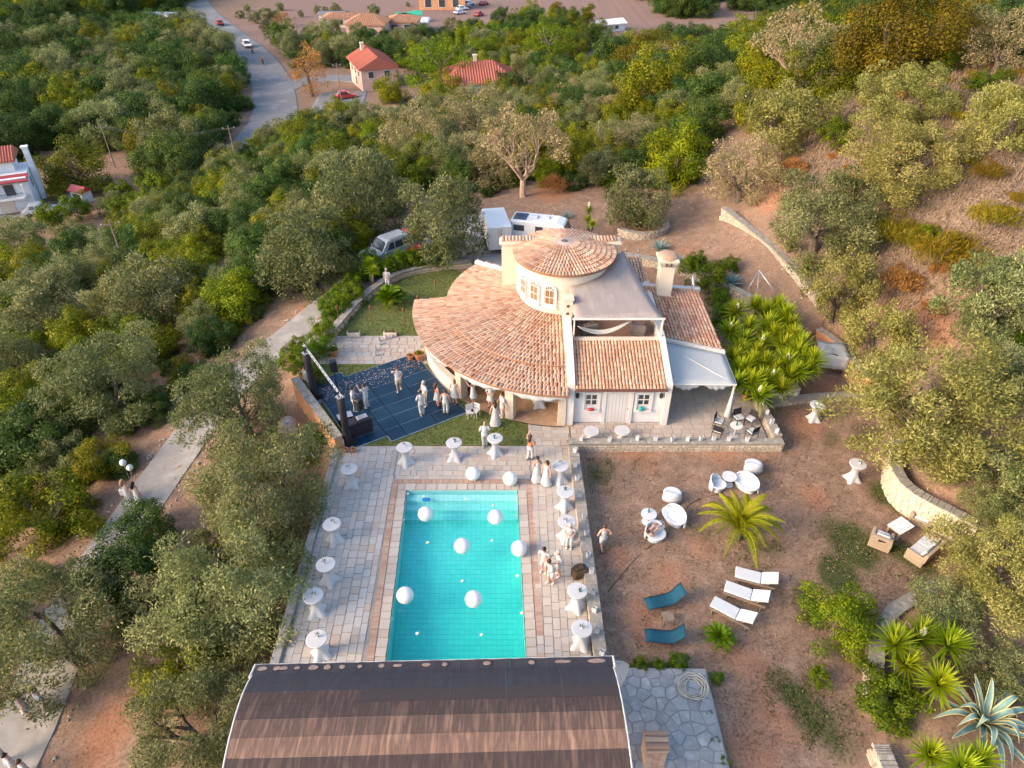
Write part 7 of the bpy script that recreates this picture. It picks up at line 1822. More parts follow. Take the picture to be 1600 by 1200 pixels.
# rattan set
def rattan_seat(label, loc, rz, w, cushions=1, name='armchair'):
    t = thing('rattan_' + name, label, name, loc, rz, None); mb = M(); mb.bbox(0, 0, .2, w, .85, .4, .03); mb.build('base', MT['rattan'], t)
    mb = M()
    for s in (-1, 1): mb.box(s * (w / 2 - .08), .0, .5, .16, .85, .26)
    a1 = mb
    for s in (-1, 1):
        mb = M(); mb.bbox(s * (w / 2 - .08), 0, .5, .16, .86, .24, .04); mb.build('arm', MT['rattan'], t)
    mb = M(); mb.add([(-w / 2, .26, .38), (w / 2, .26, .38), (w / 2, .46, .38), (-w / 2, .46, .38), (-w / 2 + .05, .36, .88), (w / 2 - .05, .36, .88), (w / 2 - .05, .50, .88), (-w / 2 + .05, .50, .88)], [(4, 5, 6, 7), (0, 1, 5, 4), (1, 2, 6, 5), (2, 3, 7, 6), (3, 0, 4, 7)]); mb.build('backrest', MT['rattan'], t)
    cw = (w - .34) / cushions
    for k in range(cushions):
        x = -w / 2 + .17 + cw * (k + .5); mb = M(); mb.bbox(x, -.06, .46, cw - .02, .68, .13, .04); mb.build('cushion', MT['cushion'], t); mb = M(); mb.bbox(x, 0, 0, cw - .04, .12, .42, .04); o = mb.build('cushion', MT['cushion'], t); o.location = (0, .22, .72); o.rotation_euler = (R(-18), 0, 0)
    return t
rattan_seat('rattan armchair with its back to the pale rubble wall', G(1437, 815, YZ), R(-33), 1.0)
rattan_seat('rattan armchair turned away with a dark cushion, left of the flowered table', G(1374, 850, YZ), R(147), .95)
rattan_seat('rattan sofa with white cushions under the golden olive', G(1440, 866, YZ), R(216), 1.75, 2, 'sofa')
q = G(1402, 833, YZ); t = thing('rattan_table', 'rattan table under a flower patterned cloth between the armchairs', 'table', q, R(30)); mb = M(); mb.bbox(0, 0, .48, 1.0, .7, .1, .02); mb.build('table_frame', MT['rattan'], t)
for x in (-.42, .42):
    for y in (-.28, .28):
        mb = M(); mb.box(x, y, .22, .1, .1, .44); mb.build('leg', MT['rattan'], t)
FC = bpy.data.materials.new('flowered_cloth'); FC.use_nodes = True; nt = FC.node_tree; vr = nd(nt, 'ShaderNodeTexVoronoi'); vr.inputs['Scale'].default_value = 9; nt.links.new(nd(nt, 'ShaderNodeNewGeometry').outputs['Position'], vr.inputs['Vector'])
cc = ramp(nt, vr.outputs['Color'], [(.2, (.45, .05, .07)), (.4, (.75, .7, .66)), (.7, (.78, .74, .7)), (.85, (.22, .08, .14))]); dd_ = ramp(nt, vr.outputs['Distance'], [(.25, (1, 1, 1)), (.4, (0, 0, 0))]); nt.links.new(mixc(nt, dd_, (.76, .73, .70), cc), nt.nodes['Principled BSDF'].inputs['Base Color'])
mb = M(); mb.box(0, 0, .545, 1.03, .73, .02); o = mb.build('flowered_cloth', FC, None); o.parent = None; o.location = q; o.rotation_euler = (0, 0, R(30)); tag(o, 'white cloth with red flowers spread on the rattan table', 'tablecloth')
mb = M(); mb.bbox(0, 0, .0, .38, .12, .3, .04); o = mb.build('dark_cushion', MT['black']); q = G(1378, 846, YZ + .6); o.location = (q[0], q[1], q[2]); o.rotation_euler = (R(-15), 0, R(150)); tag(o, 'dark cushion lying on the left rattan armchair', 'cushion')
mb = M(); pts = [P(u, v, YZ + .02) for u, v in ((950, 925), (965, 905), (995, 870), (1020, 850), (1045, 835), (1068, 812), (1072, 792), (1090, 780), (1130, 770))]; pts = [tuple(x) for x in smooth_line([Vector(p) for p in pts], 2)]; mb.tube(pts, .014, 5); tag(mb.build('power_cable', MT['rubber'], smooth=True), 'thin dark cable trailing over the yard to the lounge seats', 'cable')
mb = M(); pts = [(HC.x + 9.05 * math.cos(R(a_)), HC.y + 9.0 * math.sin(R(a_)) - .1, .06) for a_ in range(250, 271, 3)]; mb.tube(pts, .02, 5); tag(mb.build('power_cable', MT['rubber'], smooth=True), 'black cable along the edge of the veranda floor', 'cable')
# gauze tied to the canopy corner
mb = M(); g = []
for k in range(9):
    t_ = k / 8; c = Vector((3.62, 14.2, 2.9)).lerp(Vector((4.35, 14.7, 1.9)), t_) if k < 5 else Vector((3.99, 14.45, 2.4)).lerp(Vector((3.9, 14.3, .6)), (k - 4) / 4); g.append([(c.x + (.06 + .22 * math.sin(t_ * PI)) * math.cos(j * .7), c.y + (.05 + .1 * t_) * math.sin(j * .9), c.z + .1 * math.sin(j * 1.3 + k)) for j in range(8)])
mb.sheet(g); tag(mb.build('gauze_bow', MT['cloth'], smooth=True), 'white gauze bow fluttering at the right corner of the canopy', 'drapery')
# patio chairs
def metal_chair(label, loc, rz):
    t = thing('patio_chair', label, 'chair', loc, rz, 'black patio chairs'); mb = M()
    for s in (-1, 1):
        mb.tube([(s * .25, -.24, 0), (s * .25, -.24, .62), (s * .25, .2, .64), (s * .25, .26, .92)], .016, 5); mb.tube([(s * .25, .26, 0), (s * .25, .22, .64)], .016, 5)
    mb.tube([(-.25, .26, .92), (.25, .26, .92)], .016, 5); mb.build('frame', MT['blackm'], t); mb = M(); mb.box(0, .235, .72, .46, .03, .38, 0, -.12); mb.build('backrest', MT['black'], t); mb = M(); mb.box(0, 0, .43, .48, .48, .03); mb.build('seat', MT['black'], t); mb = M(); mb.bbox(0, -.01, .48, .45, .45, .07, .02); mb.build('cushion', MT['cushion'], t)
for (u, v, rz, lab) in ((1121, 668, 60, 'left black patio chair with a white cushion near the wall'), (1120, 682, 150, 'black patio chair half hidden behind the front wall'), (1152, 662, 20, 'black patio chair behind the white patio table'), (1171, 664, -50, 'black patio chair in the corner with a blue grey cushion'), (1173, 684, -150, 'black patio chair at the wall corner with its white seat showing')): metal_chair(lab, G(u, v), R(rz))
q = G(1147, 680); t = thing('patio_table', 'round white patio table among the black chairs', 'table', q); mb = M(); mb.lathe([(.33, .68), (.34, .70), (.33, .73), (.001, .73)], 24); mb.build('tabletop', MT['white'], t); mb = M(); mb.tube([(0, 0, 0), (0, 0, .7)], .04, 8); mb.lathe([(.25, 0), (.2, .03), (.04, .06)], 14); mb.build('pedestal', MT['white'], t); bottle((q[0], q[1], .73), 'small bottle on the white patio table')
for (u, v, lab, rz) in ((735, 652, 'left small white chair on the lawn in front of the veranda', .3), (743, 650, 'right small white chair on the lawn in front of the veranda', -.5)):
    t = thing('garden_chair', lab, 'chair', G(u, v), rz, 'small white lawn chairs'); mb = M()
    for s in (-1, 1):
        for y in (-.18, .18): mb.tube([(s * .18, y, 0), (s * .18, y, .42 if y < 0 else .82)], .02, 5)
    mb.build('frame', MT['white'], t); mb = M(); mb.box(0, 0, .43, .42, .42, .03); mb.build('seat', MT['cloth'], t); mb = M(); mb.box(0, .19, .66, .4, .025, .34); mb.build('backrest', MT['cloth'], t)
# terrace lounge under the grey awning
for (x, y, rz, lab) in ((4.5, 35.5, 200, 'dark wicker armchair on the left of the upper terrace'), (7.5, 35.5, 165, 'dark wicker armchair on the right of the upper terrace'), (3.95, 36.6, 230, 'dark wicker seat in the left corner of the upper terrace')):
    t = thing('wicker_armchair', lab, 'armchair', (x, y, 3.03), R(rz), 'wicker seats on the upper terrace'); W_ = mat('dark_wicker', (.24, .20, .18), (.17, .14, .13), 20, .8, .3); mb = M(); mb.bbox(0, 0, .2, .9, .8, .4, .05); mb.build('base', W_, t); mb = M(); mb.bbox(0, .38, .55, .9, .16, .6, .05); mb.build('backrest', W_, t)
    for s in (-1, 1):
        mb = M(); mb.bbox(s * .4, 0, .48, .14, .8, .25, .04); mb.build('arm', W_, t)
    mb = M(); mb.bbox(0, -.04, .45, .62, .62, .12, .04); mb.build('cushion', mat('taupe_cushion', (.42, .36, .34), (.36, .3, .28), 6, .9), t)
mb = M(); g = []
for k in range(15):
    s = k / 14; x = 3.75 + 3.1 * s; z = 4.1 - .55 * math.sin(PI * min(1, s * 1.02)) + .35 * s; w_ = .02 + .42 * math.sin(PI * s) ** .6; g.append([(x, 34.6 + w_ * (j / 6 - .5), z - .22 * w_ * math.cos(PI * (j / 6 - .5)) * 2) for j in range(7)])
mb.sheet(g); o = mb.build('hammock', MT['cloth'], smooth=True); o.modifiers.new('t', 'SOLIDIFY').thickness = .015; tag(o, 'white hammock slung across the upper terrace', 'hammock')
mb = M(); mb.ball((4.4, 30.74, 1.06), .13, 12, 8, 1.5, .8, .7); tag(mb.build('sun_hat', MT['red']), 'red cloth hat on the left annex window sill', 'hat')
mb = M(); mb.ball((7.2, 30.74, 1.1), .15, 14, 10, 1, .8, 1); tag(mb.build('ball', mat('teal_ball', (.01, .32, .30), (.01, .28, .27), 4, .4)), 'round teal ball on the right annex window sill', 'ball')
for (dg, lab) in ((214, 'dark wicker seat behind the veranda parapet, left one'), (221, 'dark wicker seat behind the veranda parapet, right one')):
    p = HC + Vector((math.cos(R(dg)), math.sin(R(dg)))) * 7.9; t = thing('veranda_seat', lab, 'seat', (p.x, p.y, .03), R(dg + 90)); mb = M(); mb.bbox(0, 0, .22, 1.0, .7, .44, .05); mb.build('base', MT['darkwood'], t); mb = M(); mb.bbox(0, .3, .7, 1.0, .14, .6, .05); mb.build('backrest', MT['darkwood'], t); mb = M(); mb.bbox(0, -.04, .5, .9, .55, .12, .04); mb.build('cushion', MT['orange'], t)
# stone seat and steps by the yuccas
st = thing('garden_steps', 'short flight of pale stone steps under the yucca clump', 'steps', tuple(G(1185, 615)))
for k in range(4):
    p = G(1200 + k * 13, 612 - k * 3, .1 + .12 * k); mb = M(); mb.bbox(p[0], p[1], .0 + .08 * k, .7, .7, .5, .03, .2); mb.build('step', mat('step_stone', (.46, .40, .33), (.38, .33, .27), 3, .9, .3) if k == 0 else bpy.data.materials['step_stone'], st, world=True)
# white sheet draped over a frame at the end of the nook
q = G(1292, 574, YZ); t = thing('covered_stall', 'white sheets draped over a wooden frame at the end of the nook', 'stall', q, -.25); mb = M()
for x in (-.75, .75):
    for y in (-.55, .55): mb.box(x, y, .7, .07, .07, 1.4)
mb.box(0, 0, 1.38, 1.5, .08, .06); mb.build('frame', MT['darkwood'], t)
mb = M(); mb.sheet([[(-.9 + .3 * i, -.7 + .35 * j, 1.44 - .06 * math.sin(i * 1.7 + j) + (.06 if (i + j) % 3 == 0 else 0)) for i in range(7)] for j in range(5)]); o = mb.build('top_sheet', MT['awning'], t, smooth=True); o.modifiers.new('t', 'SOLIDIFY').thickness = .01
mb = M(); mb.sheet([[(-.9 + .225 * i, -.72 + .05 * math.sin(i * 2.2) - .06 * j, 1.43 - .3 * j) for i in range(9)] for j in range(4)][::-1]); mb.sheet([[(.92 + .05 * math.sin(i * 2.1), -.7 + .2 * i, 1.43 - .3 * j) for i in range(8)] for j in range(4)][::-1]); o = mb.build('side_sheet', MT['cloth'], t, smooth=True); o.modifiers.new('t', 'SOLIDIFY').thickness = .01
# white pole frame on the upper terrace
a, b = PT(1186, 422, 1.6), PT(1217, 465, .1); mb = M(); mb.tube([tuple(a), tuple(b)], .05, 8); mb.tube([tuple(a), (a[0] - .9, a[1] - .8, a[2] - 1.5)], .025, 6); mb.tube([tuple(a), (a[0] - .2, a[1] - 1.2, a[2] - 1.4)], .025, 6); mb.tube([(a[0] - .9, a[1] - .8, a[2] - 1.5), (a[0] - .2, a[1] - 1.2, a[2] - 1.4)], .02, 6); tag(mb.build('pole_frame', MT['steel'], smooth=True), 'pale metal pole frame leaning behind the blue agave', 'frame')
mb = M(); q = G(905, 900); mb.bbox(q[0], q[1], .28, .7, .45, .5, .06, .4); mb.bbox(q[0] - .05, q[1] + .02, .6, .45, .3, .15, .05, .4); tag(mb.build('log_basket', MT['darkwood']), 'dark wooden log holder against the low pool wall', 'basket')
mb = M(); mb.lathe([(.04, 0), (.045, .22), (.03, .26)], 8, (q[0] - .35, q[1] + .1, .0)); tag(mb.build('lantern_glass', MT['cloth']), 'white candle glass beside the dark log holder', 'candle')
# ------------------------------------------------------------------ vehicles
def wheel(parent, x, y, r, w=.2):
    mb = M(); mb.lathe([(r * .55, -w / 2), (r, -w / 2 + .02), (r, w / 2 - .02), (r * .55, w / 2)], 18); o = mb.build('wheel', MT['rubber'], parent); o.rotation_euler = (PI / 2, 0, 0); o.location = (x, y, r)
    mb = M(); mb.lathe([(.001, -w / 2 + .02), (r * .5, -w / 2 + .01), (r * .56, -w / 2), (r * .56, w / 2), (r * .5, w / 2 - .01), (.001, w / 2 - .02)], 12); mb.build('rim', MT['steel'], o)
def car(label, loc, rz, m, L=4.3, W=1.76, Hh=1.75, kind='suv', group=None, pitch=0.0, cat='car', name='parked_car'):
    t = thing(name, label, cat, loc, rz, group); wb = L * .3; k = Hh / 1.75
    if kind == 'suv': low = [(-L / 2, .45), (-L / 2 + .05, .95 * k), (-.42 * L, 1.0 * k), (.22 * L, .98 * k), (.44 * L, .88 * k), (L / 2, .75 * k), (L / 2, .42)]; cab = [(-.47 * L, .98 * k), (-.42 * L, 1.66 * k), (-.36 * L, Hh), (.03 * L, Hh), (.08 * L, 1.68 * k), (.22 * L, .99 * k)]
    else: low = [(-L / 2, .4), (-L / 2 + .04, .85 * k), (-.3 * L, .95 * k), (.22 * L, .92 * k), (.45 * L, .75 * k), (L / 2, .6 * k), (L / 2, .35)]; cab = [(-.42 * L, .9 * k), (-.28 * L, 1.6 * k), (-.22 * L, Hh), (.0 * L, Hh), (.06 * L, 1.62 * k), (.24 * L, .93 * k)]
    def side(mb, pr, w0, w1, zb=None):
        n = len(pr); z0 = min(z for _, z in pr); z1 = max(z for _, z in pr)
        vs = []
        for s in (-1, 1):
            for x, z in pr: f = (z - z0) / (z1 - z0 + 1e-6); vs.append((x, s * (w0 + (w1 - w0) * f) / 2, z))
        mb.add(vs, [tuple(range(n)), tuple(reversed(range(n, 2 * n)))] + [(i, n + i, n + (i + 1) % n, (i + 1) % n) for i in range(n)])
    mb = M(); side(mb, low, W, W * .97); b_ = mb.build('body', m, t); bv = b_.modifiers.new('b', 'BEVEL'); bv.width = .05; bv.segments = 2
    mb = M(); side(mb, cab, W * .95, W * .78); c_ = mb.build('cabin', m, t); bv = c_.modifiers.new('b', 'BEVEL'); bv.width = .04; bv.segments = 2
    xr = [(-.42 * L, -.27 * L), (-.25 * L, -.08 * L), (-.06 * L, .1 * L)] if kind == 'suv' else [(-.26 * L, -.1 * L), (-.08 * L, .1 * L)]
    zl, zh = 1.05 * k, 1.55 * k
    for s in (-1, 1):
        for (x0, x1) in xr:
            def yy(z): f = (z - .98 * k) / (Hh - .98 * k); return s * (W * .95 + (W * .78 - W * .95) * f) / 2 + s * .006
            xt = x1 - (.08 * L if x1 == xr[-1][1] else 0.02); xl_ = x0 + (.03 * L if x0 == xr[0][0] else .0)
            mb = M(); mb.add([(x0, yy(zl), zl), (x1, yy(zl), zl), (xt, yy(zh), zh), (xl_, yy(zh), zh)], [(0, 1, 2, 3) if s < 0 else (3, 2, 1, 0)]); mb.build('side_window', MT['glass'], t)
    (xa, za), (xb, zb) = cab[-2], cab[-1]
    mb = M(); e = .015; mb.add([(xa * .98 + xb * .02 + e, -W * .37, za - .02), (xb * .9 + xa * .1 + e, -W * .43, zb * .9 + za * .1), (xb * .9 + xa * .1 + e, W * .43, zb * .9 + za * .1), (xa + e, W * .37, za - .02)], [(0, 1, 2, 3)]); mb.build('windscreen', MT['glass'], t)
    (xa, za), (xb, zb) = cab[1], cab[0]
    mb = M(); mb.add([(xa - e, -W * .37, za), (xb * .8 + xa * .2 - e, -W * .42, zb * .8 + za * .2), (xb * .8 + xa * .2 - e, W * .42, zb * .8 + za * .2), (xa - e, W * .37, za)], [(3, 2, 1, 0)]); mb.build('rear_window', MT['glass'], t)
    for s in (-1, 1):
        mb = M(); mb.box(L / 2 - .02, s * W * .36, .66 * k, .08, .3, .16); mb.build('headlight', MT['whitecar'], t)
        mb = M(); mb.box(-L / 2 + .02, s * W * .4, .8 * k, .06, .16, .26); mb.build('tail_light', MT['red'], t)
        mb = M(); mb.bbox(.16 * L, s * (W / 2 + .08), 1.02 * k, .1, .18, .14, .02); mb.build('door_mirror', m, t)
        for x in (-wb, wb): wheel(t, x, s * (W / 2 - .1), .34 * min(1, k + .05))
    mb = M(); mb.box(L / 2 + .02, 0, .45, .1, W * .95, .2); mb.build('front_bumper', MT['blackm'], t); mb = M(); mb.box(-L / 2 - .02, 0, .5, .1, W * .95, .2); mb.build('rear_bumper', MT['blackm'], t)
    if kind == 'suv':
        for s in (-1, 1):
            mb = M(); mb.tube([(-.36 * L, s * W * .35, Hh + .05), (0, s * W * .35, Hh + .05)], .02, 6); mb.build('roof_rail', MT['blackm'], t)
    t.rotation_euler = (0, pitch, rz); return t
q = PT(606, 404); car('silver off road car parked at the top of the driveway', (q[0], q[1], q[2] + .08), R(222), MT['carpaint'])
q = PT(634, 384); car('red car half hidden by the big round olive in the courtyard', (q[0] + .5, q[1], q[2] + .08), R(95), MT['red'], kind='hatch', Hh=1.5)
def along_road(u, v): q = PT(u, v); return (q[0], q[1], q[2] + .14)
car('red car driving away on the far road', along_road(344, 40), R(118), MT['red'], 4.1, 1.75, 1.5, 'hatch', name='car', cat='car'); car('white car on the far road ahead of the motorbikes', along_road(387, 74), R(-62), MT['whitecar'], 4.3, 1.8, 1.6, 'hatch', name='car')
car('red car parked under the loose pines by the pink house', along_road(541, 155), R(20), MT['red'], 4.2, 1.75, 1.5, 'hatch'); car('dark car parked at the near end of the parking area', along_road(510, 186), R(70), MT['blackm'], 4.2, 1.75, 1.5, 'hatch')
for i, (u, v, m_) in enumerate(((722, 16, 'whitecar'), (726, 12, 'carpaint'), (718, 22, 'whitecar'), (733, 8, 'whitecar'), (756, 8, 'red'), (748, 25, 'red'))): car(['white', 'silver', 'second white', 'farthest white', 'far red', 'near red'][i] + ' car parked beside the orange building at the top', PT(u, v), R(30 + i * 7), MT[m_], 4.2, 1.75, 1.5, 'hatch', 'cars by the orange building')
q = PT(66, 334); car('silver blue car parked in front of the white house', (q[0], q[1], q[2] + .02), R(20), MT['carpaint'], 4.2, 1.75, 1.5, 'hatch')
# box trailer
q = PT(776, 384); t = thing('box_trailer', 'white box trailer with closed rear doors in the courtyard', 'trailer', (q[0], q[1], q[2] + .1), R(100)); t.scale = (.88,) * 3; mb = M(); mb.bbox(0, 0, 1.6, 4.2, 2.1, 2.2, .03); mb.build('box_body', MT['whitecar'], t)
for s in (-1, 1):
    mb = M(); mb.box(-2.115, s * .5, 1.6, .03, .96, 2.08); d_ = mb.build('rear_door', MT['white'], t); mb = M(); mb.tube([(-2.15, s * .12, .7), (-2.15, s * .12, 2.5)], .02, 5); mb.build('lock_bar', MT['steel'], d_)
    for x in (-.5, .4): wheel(t, x, s * 1.0, .32)
mb = M(); mb.tube([(2.1, 0, .55), (3.1, 0, .5)], .06, 6); mb.build('tow_bar', MT['blackm'], t); mb = M(); mb.box(0, 0, .44, 4.1, 1.8, .12); mb.build('chassis', MT['blackm'], t)
# motorhome
q = PT(848, 382); t = thing('motorhome', 'white motorhome with solar panels parked behind the drum', 'motorhome', (q[0], q[1], q[2] + .05), R(-14)); t.scale = (.78, .8, .8); W = 2.2; prof = [(-3.2, .5), (-3.2, 2.75), (1.5, 2.75), (2.3, 2.55), (2.7, 1.75), (3.3, 1.2), (3.35, .5)]
mb = M(); n = len(prof); mb.add([(x, -W / 2, z) for x, z in prof] + [(x, W / 2, z) for x, z in prof], [tuple(range(n)), tuple(reversed(range(n, 2 * n)))] + [(i, n + i, n + (i + 1) % n, (i + 1) % n) for i in range(n)]); o = mb.build('body', MT['whitecar'], t); o.modifiers.new('b', 'BEVEL').width = .12
for (x, w_) in ((-2.3, 1.1), (-.2, .8), (1.2, .6)):
    mb = M(); mb.box(x, -W / 2 - .012, 2.0, w_, .03, .6); mb.build('side_window', MT['glass'], t)
mb = M(); mb.box(.55, -W / 2 - .012, 1.5, .55, .03, 1.7); mb.build('entry_door', MT['white'], t)
mb = M(); mb.add([(2.36, -.9, 2.5), (2.74, -1.0, 1.72), (2.74, 1.0, 1.72), (2.36, .9, 2.5)], [(0, 1, 2, 3)]); mb.build('windscreen', MT['glass'], t)
for (x, y) in ((-2.3, .3), (-2.3, -.5)):
    mb = M(); mb.box(x, y, 2.8, 1.3, .65, .05); mb.build('solar_panel', mat('solar', (.02, .04, .09), (.03, .05, .10), 6, .15, spec=.7), t)
mb = M(); mb.bbox(-.9, 0, 2.86, .7, .6, .2, .05); mb.build('roof_hatch', MT['plastic'], t); mb = M(); mb.bbox(.4, .2, 2.83, .5, .5, .14, .04); mb.build('roof_fan', MT['plastic'], t)
for s in (-1, 1):
    for x in (-1.8, 2.0): wheel(t, x, s * 1.0, .36)
# motorbikes with riders on the far road
for i, (u, v) in enumerate(((395, 84), (411, 101))):
    q = along_road(u, v); rz = R(-62); t = thing('motorbike', ['motorbike just behind the white car on the far road', 'motorbike nearest the bend on the far road'][i], 'motorbike', q, rz); mb = M(); mb.tube([(-.5, 0, .75), (0, 0, .62), (.35, 0, .85), (.6, 0, .95)], [.1, .16, .15, .06], 8); mb.build('frame', MT['red'], t); mb = M(); mb.tube([(.55, -.35, 1.05), (.5, 0, 1.0), (.55, .35, 1.05)], .02, 5); mb.tube([(.5, 0, 1.0), (.72, 0, .33)], .03, 5); mb.build('handlebar', MT['blackm'], t)
    wheel(t, -.65, 0, .32, .14); wheel(t, .72, 0, .32, .14)
    c, s_ = math.cos(rz), math.sin(rz); person(['rider in a red top on the motorbike behind the white car', 'rider in a dark red top on the motorbike nearest the bend'][i], (q[0] - .25 * c, q[1] - .25 * s_, q[2] - .12), rz - PI / 2, topm='red', botm='black', sit=1, arms=('reach', 'reach'), hair='haird')
# ------------------------------------------------------------------ distant buildings
def windows(parent, lst, m='glass'):
    for (x, y, z, w_, h_, ax) in lst:
        mb = M(); mb.box(x, y, z, w_ + .25 if ax == 'x' else .12, .12 if ax == 'x' else w_ + .25, h_ + .25); f = mb.build('window', MT['white'], parent); mb = M(); mb.box(x, y, z, w_ if ax == 'x' else .16, .16 if ax == 'x' else w_, h_); mb.build('pane', MT[m], f)
def gable(mb, L, W, z0, rise, ov=.5, th=.2, hip=0.0, z_in=0.0):
    l, w = L / 2 + ov, W / 2 + ov; a = [(-l, -w, z0), (l, -w, z0), (l, w, z0), (-l, w, z0), (-l + hip, 0, z0 + rise), (l - hip, 0, z0 + rise)]
    mb.add(a + [(x, y, z - th) for x, y, z in a[:4]], [(0, 1, 5, 4), (2, 3, 4, 5), (1, 2, 5), (3, 0, 4), (0, 6, 7, 1), (1, 7, 8, 2), (2, 8, 9, 3), (3, 9, 6, 0), (9, 8, 7, 6)])
def roof_rows(mb, L, W, z0, rise, ov=.5, hip=0.0, pitch=.45):     # tile ridges on both slopes
    l, w = L / 2 + ov, W / 2 + ov; n = int(2 * l / pitch)
    for s in (-1, 1):
        for k in range(n):
            x = -l + (k + .5) * 2 * l / n; t = 1.0 if hip <= 0 else min(1, (l - abs(x)) / hip)
            mb.val = random.random(); mb.tube([(x, s * w, z0 + .03), (x, s * w * (1 - t), z0 + rise * t + .03)], .11, 4, cap=False)
    if hip > 0:
        m = int(2 * w / pitch)
        for s in (-1, 1):
            for k in range(m):
                y = -w + (k + .5) * 2 * w / m; t = min(1, (w - abs(y)) / w); mb.val = random.random(); mb.tube([(s * l, y, z0 + .03), (s * (l - hip * t), y, z0 + rise * t + .03)], .11, 4, cap=False)
def house_at(label, u, v, rz, L, W, hh, wallm, roofm, rise=1.6, hip=0.0, wins=(), chim=None, name='house', sink=0.5):
    q = PT(u, v); t = thing(name, label, 'house', (q[0], q[1], q[2]), rz); mb = M(); mb.box(0, 0, hh / 2 - sink / 2, L, W, hh + sink); 
    if hip == 0:
        for s in (-1, 1): mb.add([(s * L / 2, -W / 2, hh), (s * L / 2, W / 2, hh), (s * L / 2, 0, hh + rise * W / (W + 1))], [(0, 1, 2) if s > 0 else (2, 1, 0)])
    mb.build('wall', MT[wallm], t); mb = M(); gable(mb, L, W, hh + .02, rise, hip=hip); rf = mb.build('roof', MT[roofm], t); mb = M(); roof_rows(mb, L, W, hh + .02, rise, hip=hip); mb.build('roof_tile', MT[roofm], rf, kind='stuff')
    if chim: mb = M(); mb.box(chim[0], chim[1], hh + rise + .2, .6, .6, 1.4); mb.box(chim[0], chim[1], hh + rise + .95, .8, .8, .15); mb.build('chimney', MT['cream'], rf)
    windows(t, wins); return t
hw = house_at('hip roofed white house with a red tile roof among the trees', 748, 150, R(8), 12, 9.5, 3.4, 'housewhite', 'red_roof', 2.6, 4.0, [(-3, -4.76, 1.9, 1.1, 1.2, 'x'), (0, -4.76, 1.9, 1.1, 1.2, 'x'), (3, -4.76, 1.9, 1.1, 1.2, 'x'), (-6.01, 0, 1.9, 1.1, 1.2, 'y')], (-.5, 0))
hp_ = house_at('pink gabled house with a red tile roof beside the tall pines', 585, 132, R(112), 11, 7.0, 4.4, 'rosewall', 'red_roof', 2.0, 0, [(-5.51, -1.6, 3.2, 1.0, 1.1, 'y'), (-5.51, 1.6, 3.2, 1.0, 1.1, 'y'), (-5.51, 0, 1.1, 1.2, 1.9, 'y'), (-3, 3.51, 3.1, 1.0, 1.0, 'x'), (0, 3.51, 3.1, 1.0, 1.0, 'x'), (3, 3.51, 3.1, 1.0, 1.0, 'x'), (0, 3.51, 1.2, 1.0, 1.4, 'x')], (3.5, 1.0))
ho = house_at('ochre roofed house with a brick coloured front at the top of the grove', 578, 62, R(-4), 10, 8, 4.4, 'rosewall', 'ochre_roof', 2.0, 4.0, [(-2.4, -4.01, 2.6, 1.4, 1.5, 'x'), (2.0, -4.01, 2.6, 1.4, 1.5, 'x'), (0, -4.01, 1.0, 1.1, 2.0, 'x')], None)
house_at('ochre roofed wing right of the brick coloured house', 632, 55, R(-4), 8, 7, 4.0, 'rosewall', 'ochre_roof', 1.2, 3.2, [(-1.8, -3.51, 2.2, 1.8, 2.2, 'x'), (1.8, -3.51, 2.2, 1.8, 2.2, 'x')])
house_at('low ochre roofed annex left of the brick coloured house', 535, 40, R(4), 9, 6, 2.6, 'cream', 'ochre_roof', .9, 2.5, [(0, -3.01, 1.4, 1.4, 1.2, 'x')])
house_at('low shed with a pale metal roof left of the ochre roofed annex', 520, 33, R(2), 7, 4.5, 2.2, 'housewhite', 'concrete', .4, 0, [(-1, -2.26, 1.2, 1.2, 1.0, 'x')], name='shed')
house_at('pale roofed shed with reddish sides right of the ochre houses', 648, 46, R(-3), 8, 5, 2.4, 'rosewall', 'housewhite', .8, 0, [(0, -2.51, 1.2, 1.6, 1.0, 'x')], name='shed')
house_at('orange building cut by the top edge of the photo', 692, 12, R(2), 15, 9, 4.2, 'orange', 'ochre_roof', 1.0, 0, [(-4.5, -4.51, 2, 2.0, 2.2, 'x'), (0, -4.51, 2, 2.0, 2.2, 'x'), (4.5, -4.51, 2, 2.0, 2.2, 'x')], name='building')
house_at('long low white shed with pale roof above the crest wood', 950, 48, R(24), 8.5, 4, 2.0, 'housewhite', 'housewhite', .9, 0, [(-2, -2.01, 1.1, 1.0, .8, 'x'), (1.5, -2.01, 1.1, 1.0, .8, 'x')], name='shed')
house_at('white flat roofed hut left of the far road', 250, 36, R(-6), 9, 4, 2.4, 'housewhite', 'housewhite', .3, 0, [(0, -2.01, 1.3, 1.0, 1.0, 'x')], name='hut')
q = PT(640, 34); mb = M(); mb.sheet([[(q[0] - 4 + 1.6 * i, q[1] - 2 + 1.4 * j, q[2] + 2.4 + .4 * math.sin(i + j * 1.3)) for i in range(6)] for j in range(4)]); mb.box(q[0], q[1], q[2] + 1, 7, 3.6, 2.0); tag(mb.build('tarpaulin', MT['green_tarp']), 'green tarpaulin over a stack beside the far ochre houses', 'tarpaulin')
